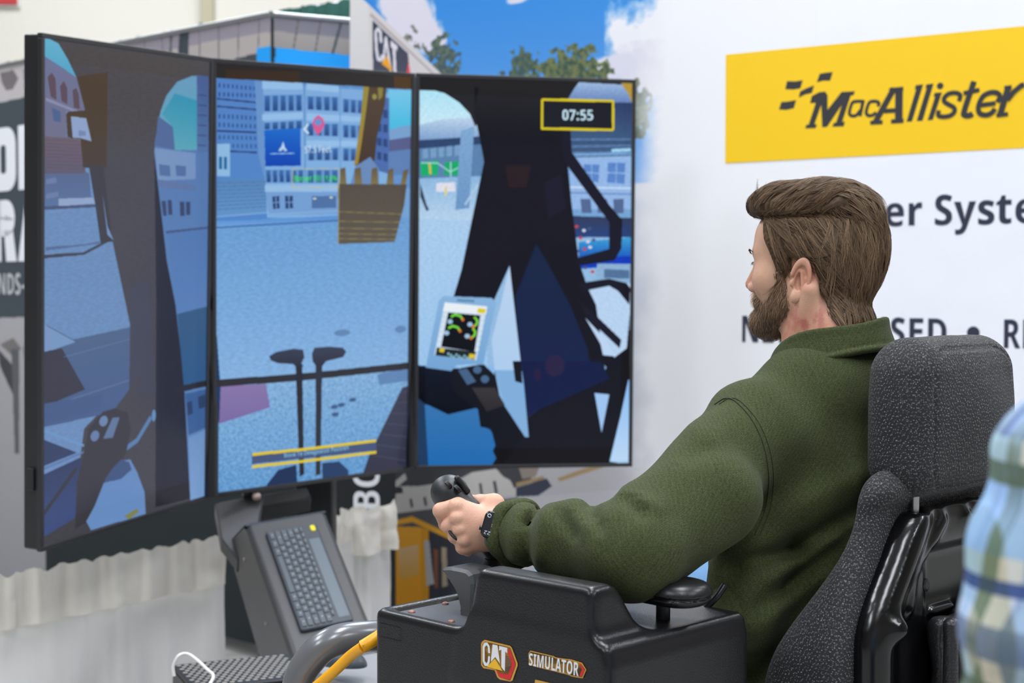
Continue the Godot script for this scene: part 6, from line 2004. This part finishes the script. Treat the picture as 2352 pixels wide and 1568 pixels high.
func fleece(t: Node3D, lh: Dictionary) -> void:
	M.knit = knit()
	var sh := Vector3(-0.176, 1.388, 0.0)
	var el := Vector3(-0.462, 1.266, 0.026)
	var wr := Vector3(-0.4429,1.263,-0.1755)
	var el2 := Vector3(-0.37, 1.25, 0.0)
	var mid := el.lerp(wr, 0.5)
	var along := (wr - el).normalized()
	# folds: [from, to, radius] lines that are pressed in or raised
	# folds, as the cloth shows them from its left: from, to, half width, height (a valley is negative)
	var view := Vector3(0.8048, -0.139, -0.5771)
	var e1 := Vector3(0.5828, 0, 0.8126)
	var e2 := Vector3(0.113, 0.9903, -0.081)
	var folds := []
	for q in [
		[Vector3(-0.4418,1.329,0.0089), Vector3(-0.4536,1.315,0.0404), 0.009, -0.006], [Vector3(-0.4288,1.336,-0.0067), Vector3(-0.4209,1.323,0.0443), 0.012, 0.006],
		[Vector3(-0.4565,1.317,-0.0476), Vector3(-0.4638,1.292,-0.0112), 0.007, -0.006], [Vector3(-0.4595,1.303,-0.0923), Vector3(-0.4663,1.278,-0.0553), 0.007, -0.005], [Vector3(-0.4553,1.314,-0.0745), Vector3(-0.4608,1.288,-0.0361), 0.009, 0.004],
		[Vector3(-0.4577,1.314,-0.1335), Vector3(-0.4691,1.285,-0.1434), 0.006, -0.009], [Vector3(-0.4691,1.285,-0.1434), Vector3(-0.4673,1.23,-0.1387), 0.006, -0.008], [Vector3(-0.4564,1.298,-0.1172), Vector3(-0.4628,1.241,-0.1206), 0.009, 0.005], [Vector3(-0.4713,1.304,-0.1607), Vector3(-0.4771,1.237,-0.1631), 0.010, 0.004],
		[Vector3(-0.3221,1.373,0.0132), Vector3(-0.2989,1.377,0.0219), 0.012, -0.004], [Vector3(-0.2846,1.406,-0.0077), Vector3(-0.2842,1.399,0.0213), 0.016, 0.005],
		[Vector3(-0.2441,1.22,0.0284), Vector3(-0.1768,1.243,0.0803), 0.014, -0.014], [Vector3(-0.1768,1.243,0.0803), Vector3(-0.1129,1.302,0.1553), 0.013, -0.010], [Vector3(-0.2083,1.163,0.0389), Vector3(-0.1306,1.261,0.1397), 0.010, -0.006],
		[Vector3(-0.203,1.2,0.0564), Vector3(-0.1474,1.255,0.1232), 0.013, 0.006], [Vector3(-0.1881,1.289,0.0666), Vector3(-0.1247,1.342,0.1555), 0.020, 0.006], [Vector3(-0.2133,1.133,0.0355), Vector3(-0.1571,1.202,0.1163), 0.012, 0.005],
		[Vector3(-0.4227,1.255,0.0319), Vector3(-0.3507,1.304,0.0447), 0.03, 0.003], [Vector3(-0.4536,1.266,0.0004), Vector3(-0.445,1.299,0.0074), 0.012, -0.003]]:
		folds.append([Vector2(q[0].dot(e1), q[0].dot(e2)), Vector2(q[1].dot(e1), q[1].dot(e2)), q[2], q[3], (q[0] + q[1]).dot(view) / 2.0])
	var torso := func(p: Vector3) -> float:
		var d := 1.0
		# trunk: three joined ellipsoids
		d = ell(p, Vector3(0, 1.315, 0.0), Vector3(0.195, 0.175, 0.128))
		d = smin(d, ell(p, Vector3(0, 1.12, -0.02), Vector3(0.182, 0.20, 0.132)), 0.08)
		d = smin(d, ell(p, Vector3(0, 0.99, -0.02), Vector3(0.190, 0.12, 0.138)), 0.06)
		d = smin(d, cap(p, Vector3(-0.155, 1.405, 0.0), Vector3(0.155, 1.405, 0.0), 0.060, 0.060), 0.05)
		d = smin(d, cap(p, Vector3(-0.045, 1.448, 0.050), Vector3(0.045, 1.448, 0.050), 0.046, 0.046), 0.03)
		d = smin(d, cap(p, Vector3(-0.050, 1.458, 0.020), Vector3(0.050, 1.458, 0.020), 0.057, 0.057), 0.06)
		return d
	var f := func(p: Vector3) -> float:
		var d: float = torso.call(p)
		if p.x < -0.05:
			var a := cap(p, sh, el, 0.069, 0.058)
			a = smin(a, cap(p, el, mid, 0.058, 0.052), 0.02)
			a = smin(a, cap(p, mid, wr, 0.052, 0.042), 0.02)
			a = smin(a, ell(p, el + Vector3(0.004, -0.004, 0.010), Vector3(0.054, 0.050, 0.056)), 0.02)
			a = smin(a, cap(p, Vector3(-0.3168,1.318,0.0496), Vector3(-0.3878,1.28,0.0231), 0.060, 0.056), 0.03)
			d = smin(d, a, 0.035)
			d = smin(d, cap(p, Vector3(-0.1921,1.234,0.009), Vector3(-0.2095,1.141,0.0106), 0.045, 0.055), 0.05)
		else:
			var m := Vector3(-p.x, p.y, p.z)
			var a := cap(m, sh, el2, 0.069, 0.058)
			a = smin(a, cap(m, el2, wr, 0.058, 0.042), 0.02)
			d = smin(d, a, 0.035)
		if absf(d) < 0.05:
			var ab := Vector2(p.dot(e1), p.dot(e2))
			var deep := p.dot(view)
			for g in folds:
				if absf(deep - g[4]) > 0.10: continue
				var a: Vector2 = g[0]
				var b: Vector2 = g[1]
				var w: float = g[2]
				var tt := clampf((ab - a).dot(b - a) / (b - a).length_squared(), 0.0, 1.0)
				var r2 := (ab - a.lerp(b, tt)).length_squared() / (w * w)
				if r2 < 6.0: d -= 1.25 * g[3] * exp(-r2) * smoothstep(0.10, 0.07, absf(deep - g[4]))
			# soft unevenness of the cloth
			d += 0.0016 * sin(p.y * 60.0 + p.x * 22.0) * sin(p.z * 38.0 + p.y * 17.0 + 1.0)
		# open ends: neck and cuff
		d = smax(d, -cap(p, Vector3(0, 1.50, 0.014), Vector3(0.01, 1.58, 0.010), 0.05, 0.06), 0.01)
		if p.x < 0.0: d = smax(d, (p - wr).dot(along) - 0.022, 0.016)
		else: d = smax(d, (Vector3(-p.x, p.y, p.z) - wr).dot(along) - 0.022, 0.016)
		return d
	var mb := nets(f, Vector3(-0.57, 0.88, -0.32), Vector3(0.57, 1.56, 0.17), 0.0063, 0.014)
	resmooth(mb)
	var jk := part(t, "jacket", mb.mesh(), M.knit, "heathered green knit fleece")
	# stitched seams that follow the cloth
	var lay := func(pts: Array) -> Array:
		var out := []
		for q in smooth_path(pts, 5):
			var p: Vector3 = q - view * 0.16
			for k in 60:
				var d: float = f.call(p)
				if d < 0.0006: break
				p += view * maxf(d * 0.7, 0.0006)
			out.append(p - view * 0.0002)
		return out
	var stitch := mat(rgb(50, 58, 36), 0.9)
	var arm_hole := [Vector3(-0.2431,1.438,-0.0104), Vector3(-0.2328,1.446,-0.0005), Vector3(-0.222,1.441,0.0106), Vector3(-0.2141,1.414,0.034), Vector3(-0.2124,1.379,0.0517), Vector3(-0.2094,1.338,0.057), Vector3(-0.2138,1.296,0.0547), Vector3(-0.2246,1.262,0.0456)]
	part(jk, "seam", tube(lay.call(arm_hole), [0.0010], 6), stitch)
	var beside := []
	for q in arm_hole: beside.append(q + e1 * 0.0065)
	part(jk, "seam", tube(lay.call(beside), [0.0006], 6), stitch)
	# cuff roll and stand-up collar
	var cuff := func(p: Vector3) -> float:
		var q := p - wr
		var u := q.dot(along)
		var rad := (q - along * u).length()
		var wob := 0.002 * sin(atan2(q.y, q.x) * 5.0)
		return maxf(Vector2(rad - 0.041 + wob, (u - 0.018) * 0.6).length() - 0.0075, -1.0)
	part(jk, "cuff", nets(cuff, wr - Vector3.ONE * 0.07, wr + Vector3.ONE * 0.07, 0.004).mesh(), M.knit, "bunched cuff")
	var cc := Vector3(0.003, 1.503, 0.012)
	var collar := func(p: Vector3) -> float:
		var q := p - cc
		var tilt := q.y - 0.30 * q.z
		var rad := Vector2(q.x, (q.z - 0.15 * tilt) * 1.02).length()
		var up := 0.004 * sin(atan2(q.x, q.z) * 3.0)
		var out := 0.078 + 0.016 * smoothstep(0.025, -0.025, tilt)
		var d := smax(absf(rad - out) - 0.0060, absf(tilt - 0.001) - 0.025 - up, 0.010)
		var welt := Vector2(rad - out - 0.006, tilt + 0.021).length() - 0.0050
		d = smin(d, welt, 0.004)
		# open at the front
		if q.z < 0.0: d = smax(d, 0.03 - absf(q.x), 0.01)
		return d
	part(jk, "collar", nets(collar, cc - Vector3(0.13, 0.07, 0.13), cc + Vector3(0.13, 0.07, 0.13), 0.0034).mesh(), M.knit, "stand-up collar")
	# side panel of the hem with its zipped pocket
	var pk := [Vector3(-0.3116,1.208,0.0606), Vector3(-0.3233,1.194,0.0568), Vector3(-0.3349,1.178,0.0459)]
	var hem := func(p: Vector3) -> float: return cap(p, Vector3(-0.2205,1.191,0.0111), Vector3(-0.2474,1.135,0.0154), 0.026, 0.036)
	part(jk, "hem_panel", nets(hem, Vector3(-0.2626,1.169,0.0267) - Vector3(0.08, 0.10, 0.08), Vector3(-0.2626,1.169,0.0267) + Vector3(0.08, 0.10, 0.08), 0.006).mesh(), M.knit)
	part(jk, "pocket_zip", tube(smooth_path(pk, 6), [0.0045], 8), mat(rgb(20, 20, 22), 0.35), "black pocket zip")

# ---------------------------------------------------------------- hair
const HAIRLINE := [[-0.063, 0.055], [-0.060, 0.0375], [-0.049, 0.0165], [-0.039, -0.018], [-0.030, -0.020], [-0.020, -0.012], [-0.012, 0.004], [-0.003, 0.013], [0.015, 0.012], [0.026, 0.007], [0.038, -0.022], [0.045, -0.056], [0.058, -0.080], [0.075, -0.098], [0.13, -0.108]]

static func hair_mask(h: Vector3) -> float:   # below 0 where hair grows, in the head's frame
	var z := h.z
	if z < -0.063: return 0.077 - h.y
	var line := -0.108
	for k in range(1, HAIRLINE.size()):
		if z < HAIRLINE[k][0]:
			line = lerpf(HAIRLINE[k - 1][1], HAIRLINE[k][1], (z - HAIRLINE[k - 1][0]) / (HAIRLINE[k][0] - HAIRLINE[k - 1][0]))
			break
	return line - h.y

static func scalp(h: Vector3, to_rig: Transform3D) -> float:
	var d := skull(h)
	if h.y < 0.0: d = smin(d, neck_d(to_rig * h) / HEAD_SIZE, 0.03)
	return d

static func hair_thick(h: Vector3) -> float:
	var t := 0.009
	t += 0.014 * smoothstep(0.060, 0.115, h.y)                         # top
	t += 0.012 * smoothstep(0.06, 0.10, h.y) * smoothstep(-0.01, -0.085, h.z)   # quiff
	t += 0.003 * smoothstep(0.02, 0.09, h.z) * smoothstep(-0.09, -0.01, h.y)    # back
	t *= lerpf(0.3, 1.0, smoothstep(-0.02, 0.03, h.y + 0.7 * maxf(h.z - 0.02, 0.0)))
	# parting on the left side
	var part_y := 0.076
	if h.x < 0.0 and h.z < 0.085: t -= 0.006 * maxf(0.0, 1.0 - absf(h.y - part_y) / 0.007)
	return t

static func beard_zone(h: Vector3) -> float:
	var m := Vector3(absf(h.x), h.y, h.z)
	var zone := smin(cap(m, Vector3(0.066, -0.040, -0.030), Vector3(0.058, -0.066, -0.032), 0.011, 0.022), cap(m, Vector3(0.055, -0.070, -0.032), Vector3(0.0, -0.102, -0.085), 0.024, 0.030), 0.02)
	zone = smin(zone, cap(m, Vector3(0.068, -0.016, -0.031), Vector3(0.066, -0.045, -0.030), 0.009, 0.011), 0.01)
	zone = smin(zone, cap(m, Vector3(0.0, -0.054, -0.10), Vector3(0.034, -0.064, -0.082), 0.012, 0.012), 0.012)
	return smin(zone, cap(m, Vector3(0.0, -0.10, -0.08), Vector3(0.0, -0.116, -0.075), 0.022, 0.014), 0.02)

func hair(t: Node3D, inv: Transform3D, hf: Callable) -> void:
	M.hair = mat(Color.WHITE, 0.5, 0.0, 0.28)
	M.hair.vertex_color_use_as_albedo = true
	var to_rig := head
	var gz := FastNoiseLite.new()
	gz.seed = 33
	gz.frequency = 1.0
	gz.fractal_octaves = 3
	var groove := func(h: Vector3) -> float:   # combed grain along the flow of the hair
		if h.y > 0.078: return gz.get_noise_2d((h.x * 0.9 - h.z * 0.35 + 0.004 * sin(h.z * 60.0)) * 330.0, h.z * 28.0)
		return gz.get_noise_2d((h.z * 0.85 + h.y * (0.5 if h.z < 0.055 else 0.1) + 0.003 * sin(h.y * 70.0)) * 330.0, h.y * 28.0)
	var cap_mb := nets(func(h: Vector3) -> float:
		var d := scalp(h, to_rig) - hair_thick(h)
		if absf(d) < 0.02: d += 0.0022 * groove.call(h)
		return smax(d, hair_mask(h) * 0.6, 0.010), Vector3(-0.11, -0.13, -0.14), Vector3(0.11, 0.17, 0.15), 0.0029, 0.007)
	resmooth(cap_mb)
	for i in cap_mb.v.size():
		var k := clampf(0.45 - 0.9 * groove.call(cap_mb.v[i]), 0.0, 1.0)
		cap_mb.c[i] = Color(0.035, 0.021, 0.012).lerp(Color(0.145, 0.092, 0.054), k)
	cap_mb.colored = true
	var hr := part(t, "hair", cap_mb.mesh(), M.hair, "brown side-parted hair", head)
	# locks of strands laid over it
	var rn := RandomNumberGenerator.new()
	rn.seed = 99
	var out := MB.new()
	out.colored = true
	var n := cap_mb.v.size()
	for lock in 1300:
		var i := rn.randi() % n
		var p := cap_mb.v[i]
		var nn := cap_mb.n[i]
		if hair_mask(p) > 0.006 or (p.z < -0.054 and p.y < 0.076) or (p.z < -0.040 and p.y < 0.052): continue
		if nn.x > 0.75 and rn.randf() < 0.7: continue
		var top := p.y > 0.078
		var dirn: Vector3
		var ln := rn.randf_range(0.035, 0.065)
		var lift := rn.randf_range(0.0002, 0.0016)
		var wave := rn.randf_range(-0.5, 0.5)
		if top:
			dirn = Vector3(0.35 + rn.randf_range(-0.35, 0.35), 0.8 * smoothstep(-0.03, -0.09, p.z), 0.9)
			if p.x < -0.045: dirn = Vector3(0.55, 0.7, 0.8 + rn.randf_range(-0.2, 0.2))
			if p.z > 0.05: dirn = Vector3(0.2 + rn.randf_range(-0.2, 0.2), -0.5, 0.6)
			lift += rn.randf_range(0.0, 0.003)
			wave *= 1.5
		elif p.z > 0.055 and p.y > -0.01: dirn = Vector3(rn.randf_range(-0.2, 0.2), -1.0, 0.1)
		elif p.y < 0.0 and p.z > 0.02:
			dirn = Vector3(0, -0.8, 0.6 if p.z < 0.08 else 0.0)
			ln *= 0.75
		elif p.z < -0.02 and p.y < 0.02:
			dirn = Vector3(0, -1.0, 0.25)
			ln *= 0.45
		else: dirn = Vector3(0, -0.85, 0.55 + rn.randf_range(-0.2, 0.2))
		var d0 := (dirn - nn * dirn.dot(nn)).normalized()
		var sd := nn.cross(d0)
		var shade := rn.randf_range(-0.3, 0.5)
		for k in 9:
			var o := rn.randf_range(-1, 1) * 0.0048
			var col := 0.45 + shade * 0.5 + rn.randf_range(-0.3, 0.3)
			strand(out, p + sd * o + d0 * rn.randf_range(-0.006, 0.006), nn, d0, ln * rn.randf_range(0.75, 1.1), rn.randf_range(0.00035, 0.0008), lift + rn.randf_range(-0.0012, 0.0012), rn, Color(0.040, 0.024, 0.014), Color(0.205, 0.132, 0.078), 6, wave, -o * 0.5, clampf(col, 0.0, 1.0), to_rig)
	var sm := part(hr, "strands", out.mesh(), M.hair)
	sm.set_meta("kind", "stuff")
	# beard and moustache: short hairs off the jaw
	var bm := MB.new()
	bm.colored = true
	var beard_f := func(h: Vector3) -> float: return smax(skull(h) - 0.0035 - 0.009 * smoothstep(-0.045, -0.10, h.y), beard_zone(h), 0.010)
	var bmesh := nets(beard_f, Vector3(-0.10, -0.15, -0.15), Vector3(0.10, -0.02, 0.03), 0.0035)
	resmooth(bmesh)
	var bd := part(t, "beard", bmesh.mesh(), mat(rgb(112, 84, 62), 0.85), "short brown beard", head)
	n = bmesh.v.size()
	for s in 5200:
		var i := rn.randi() % n
		var p := bmesh.v[i]
		if bmesh.n[i].x > 0.8: continue
		var fair := smoothstep(-0.085, -0.10, p.z) * smoothstep(-0.085, -0.055, p.y)
		var dirn := Vector3(rn.randf_range(-0.25, 0.25), -1.0, rn.randf_range(-0.45, -0.05))
		strand(bm, p - bmesh.n[i] * 0.001, bmesh.n[i], dirn, rn.randf_range(0.006, 0.014), rn.randf_range(0.0003, 0.0006), rn.randf_range(0.001, 0.004), rn, Color(0.12, 0.072, 0.045).lerp(Color(0.36, 0.19, 0.08), fair), Color(0.40, 0.28, 0.19).lerp(Color(0.66, 0.42, 0.22), fair), 4)
	var bs := part(bd, "strands", bm.mesh(), M.hair)
	bs.set_meta("kind", "stuff")
	# brow and lashes
	var bw := MB.new()
	bw.colored = true
	for s in 160:
		var side := -1.0 if s % 2 else 1.0
		var u := rn.randf()
		var p := Vector3(side * (0.014 + 0.030 * u), 0.016 + 0.006 * sin(u * 2.6), -0.104 + 0.016 * u * u)
		strand(bw, p, Vector3(0, 0.2, -1).normalized(), Vector3(side, 0.25, 0.2), 0.008, 0.0004, 0.0015, rn, Color(0.10, 0.06, 0.04), Color(0.22, 0.15, 0.1), 3)
	for s in 40:
		var side := -1.0 if s % 2 else 1.0
		var u := rn.randf()
		var p := Vector3(side * (0.022 + 0.018 * u), 0.003, -0.0955 + 0.004 * u)
		strand(bw, p, Vector3(0, 0.4, -1).normalized(), Vector3(side * 0.2, 0.0, -1.0), 0.007, 0.0003, 0.001, rn, Color(0.05, 0.03, 0.02), Color(0.1, 0.07, 0.05), 3)
	var eb := part(t, "eyebrows", bw.mesh(), M.hair, "", head)
	eb.set_meta("kind", "stuff")

func strand(mb: MB, p: Vector3, n: Vector3, dirn: Vector3, length: float, r: float, lift: float, rn: RandomNumberGenerator, dark: Color, lit: Color, seg := 6, wave := 9.0, gather := 0.0, tone := -1.0, fit = null) -> void:
	var d := (dirn - n * dirn.dot(n)).normalized()
	var k := rn.randf()
	var col := dark.lerp(lit, k * k if tone < 0.0 else tone)
	var curl := rn.randf_range(-0.35, 0.35) if wave > 8.0 else wave + rn.randf_range(-0.06, 0.06)
	var side := n.cross(d)
	var prev := -1
	for s in seg + 1:
		var u := float(s) / seg
		var w := r * (1.0 - 0.75 * u)
		var up := n * (0.0006 + lift * sin(u * 2.2))
		var sag := n * (length * length * u * u * -4.5)   # follows the round of the head
		var q := p + d * (length * u) + side * (curl * length * u * u * 0.6 + gather * u) + up + sag
		if fit != null:   # lies on the hair's surface
			var rad := (q - Vector3(0, 0.02, 0.01)).normalized()
			q -= rad * clampf(scalp(q, fit) - hair_thick(q) - 0.0006 - lift * sin(u * 2.6), -0.02, 0.02)
		var c := col * (1.0 + 0.25 * u)
		c.a = 1.0
		var a := mb.vert(q - side * w, (n - side * 0.6).normalized(), Vector2.ZERO, c)
		mb.vert(q + n * w * 0.8, n, Vector2.ZERO, c)
		mb.vert(q + side * w, (n + side * 0.6).normalized(), Vector2.ZERO, c)
		if prev >= 0:
			mb.quad(prev, prev + 1, a + 1, a)
			mb.quad(prev + 1, prev + 2, a + 2, a + 1)
		prev = a

# ---------------------------------------------------------------- the visitor at the right edge
func plaid() -> StandardMaterial3D:
	var n := 384
	var warp := [rgb(150, 190, 240), rgb(238, 224, 202), rgb(26, 52, 122), rgb(232, 236, 242), rgb(96, 112, 146), rgb(238, 226, 206), rgb(84, 102, 74), rgb(160, 196, 244)]
	var wide := [64, 40, 26, 52, 60, 44, 42, 56]
	var line := []
	for k in 8:
		for i in wide[k]: line.append(warp[k])
	var im := Image.create(n, n, false, Image.FORMAT_RGB8)
	for y in n:
		for x in n:
			var a: Color = line[x]
			var b: Color = line[(y + 90) % n]
			im.set_pixel(x, y, Color(minf(a.r, b.r), minf(a.g, b.g), minf(a.b, b.b)).lerp(a.lerp(b, 0.5), 0.35))
	var m := mat(Color.WHITE, 0.85)
	m.albedo_texture = ImageTexture.create_from_image(im)
	return tri_planar(m, 8.5)

func standing_person() -> void:
	var at := Vector3(0.522, 0, -0.86)
	var t := thing("person", "visitor in a blue and tan plaid shirt standing at the right edge, arm hanging", "person", "", at, Transform3D(Basis.from_scale(Vector3(1, 1.022, 1)), at))
	var top := Transform3D(Basis(Vector3.UP, 0.3).scaled(Vector3.ONE * 0.96), Vector3(0, 1.72, -0.02))
	var inv := top.affine_inverse()
	var body := nets(func(p: Vector3) -> float: return smin(skull(inv * p) * 0.96, cap(p, Vector3(0, 1.66, 0.0), Vector3(0, 1.50, 0.03), 0.052, 0.06), 0.03), Vector3(-0.12, 1.46, -0.17), Vector3(0.12, 1.87, 0.13), 0.006)
	resmooth(body)
	skin_colors(body, inv, true)
	for s in [-1.0, 1.0]:
		var w := Vector3(s * 0.235, 0.93, -0.05)
		var hand := nets(func(p: Vector3) -> float:
			var d := cap(p, w + Vector3(0, 0.10, 0.01), w, 0.028, 0.024)
			d = smin(d, ell(p, w + Vector3(0, -0.05, -0.005), Vector3(0.018, 0.055, 0.04)), 0.02)
			for k in 4:
				var r := w + Vector3(0, -0.085, -0.033 + 0.021 * k)
				d = smin(d, smin(cap(p, r, r + Vector3(-s * 0.006, -0.045, 0), 0.0095, 0.009), cap(p, r + Vector3(-s * 0.006, -0.045, 0), r + Vector3(-s * 0.022, -0.075 + 0.006 * absf(k - 1.5), 0), 0.009, 0.0075), 0.004), 0.005)
			return smin(d, smin(cap(p, w + Vector3(0, -0.02, -0.03), w + Vector3(-s * 0.01, -0.06, -0.055), 0.014, 0.011), cap(p, w + Vector3(-s * 0.01, -0.06, -0.055), w + Vector3(-s * 0.016, -0.09, -0.052), 0.011, 0.009), 0.004), 0.008), w - Vector3(0.07, 0.20, 0.09), w + Vector3(0.07, 0.13, 0.08), 0.005)
		skin_colors(hand, inv, false)
		body.add(hand)
	var under := nets(func(p: Vector3) -> float:
		var m := Vector3(absf(p.x), p.y, p.z)
		var d := smin(ell(p, Vector3(0, 1.30, 0.0), Vector3(0.15, 0.2, 0.095)), ell(p, Vector3(0, 1.06, -0.01), Vector3(0.14, 0.2, 0.1)), 0.06)
		d = smin(d, cap(p, Vector3(0, 1.40, 0.02), Vector3(0, 1.55, 0.02), 0.05, 0.05), 0.04)
		d = smin(d, cap(m, Vector3(0.15, 1.45, 0.0), Vector3(0.235, 1.20, 0.02), 0.045, 0.04), 0.03)
		return smin(d, cap(m, Vector3(0.235, 1.20, 0.02), Vector3(0.235, 0.97, -0.04), 0.038, 0.028), 0.02), Vector3(-0.3, 0.84, -0.13), Vector3(0.3, 1.62, 0.13), 0.014)
	skin_colors(under, inv, false)
	body.add(under)
	part(t, "body", body.mesh(), M.skin)
	var shirt := func(p: Vector3) -> float:
		var m := Vector3(absf(p.x), p.y, p.z)
		var d := ell(p, Vector3(0, 1.33, 0.0), Vector3(0.185, 0.20, 0.125))
		d = smin(d, ell(p, Vector3(0, 1.08, -0.01), Vector3(0.175, 0.24, 0.13)), 0.08)
		d = smin(d, cap(m, Vector3(0.0, 1.485, 0.01), Vector3(0.17, 1.445, 0.0), 0.06, 0.06), 0.05)
		var bend := 0.006 * sin(p.y * 55.0 + p.z * 20.0) + 0.004 * sin(p.y * 120.0)
		var a := cap(m, Vector3(0.188, 1.45, 0.0), Vector3(0.235, 1.20, 0.02), 0.066, 0.058)
		a = smin(a, cap(m, Vector3(0.235, 1.20, 0.02), Vector3(0.235, 0.99, -0.04), 0.056, 0.045), 0.03)
		d = smin(d, a, 0.03) - bend * 0.6
		d = smax(d, -cap(p, Vector3(0, 1.50, 0.02), Vector3(0, 1.62, 0.0), 0.058, 0.07), 0.01)
		d = smax(d, 0.94 - p.y, 0.01)
		return d
	var sm := nets(shirt, Vector3(-0.33, 0.88, -0.18), Vector3(0.33, 1.62, 0.18), 0.0085, 0.01)
	resmooth(sm)
	var sp := part(t, "shirt", sm.mesh(), plaid(), "blue, tan and navy plaid shirt")
	part(sp, "collar", nets(func(p: Vector3) -> float: return smax(absf(Vector2(p.x, p.z - 0.005).length() - 0.075) - 0.005, absf(p.y - 1.535 - 0.2 * (p.z)) - 0.022, 0.008), Vector3(-0.1, 1.47, -0.1), Vector3(0.1, 1.60, 0.11), 0.006).mesh(), sp.material_override)
	var trousers := func(p: Vector3) -> float:
		var m := Vector3(absf(p.x), p.y, p.z)
		var d := smin(ell(p, Vector3(0, 0.93, 0.0), Vector3(0.17, 0.11, 0.12)), cap(m, Vector3(0.088, 0.88, 0), Vector3(0.10, 0.48, -0.01), 0.088, 0.062), 0.04)
		return smax(smin(d, cap(m, Vector3(0.10, 0.48, -0.01), Vector3(0.105, 0.10, 0.02), 0.062, 0.052), 0.03), 0.06 - p.y, 0.01)
	part(t, "trousers", nets(trousers, Vector3(-0.25, 0.02, -0.16), Vector3(0.25, 1.06, 0.16), 0.014).mesh(), mat(rgb(60, 66, 84), 0.85))
	for s in [-1.0, 1.0]:
		part(t, "shoe", nets(func(p: Vector3) -> float: return smax(smin(cap(p, Vector3(s * 0.105, 0.055, 0.03), Vector3(s * 0.12, 0.035, -0.17), 0.05, 0.042), cap(p, Vector3(s * 0.105, 0.05, 0.03), Vector3(s * 0.105, 0.11, 0.02), 0.048, 0.046), 0.02), 0.001 - p.y, 0.008), Vector3(s * 0.11 - 0.08, -0.01, -0.24), Vector3(s * 0.11 + 0.08, 0.18, 0.11), 0.01).mesh(), mat(rgb(58, 46, 38), 0.6))
	part(t, "hair", nets(func(p: Vector3) -> float:
		var h := inv * p
		return smax(skull(h) - 0.014, hair_mask(h) * 0.6, 0.01), Vector3(-0.13, 1.58, -0.17), Vector3(0.13, 1.92, 0.16), 0.008).mesh(), mat(rgb(84, 66, 50), 0.7))
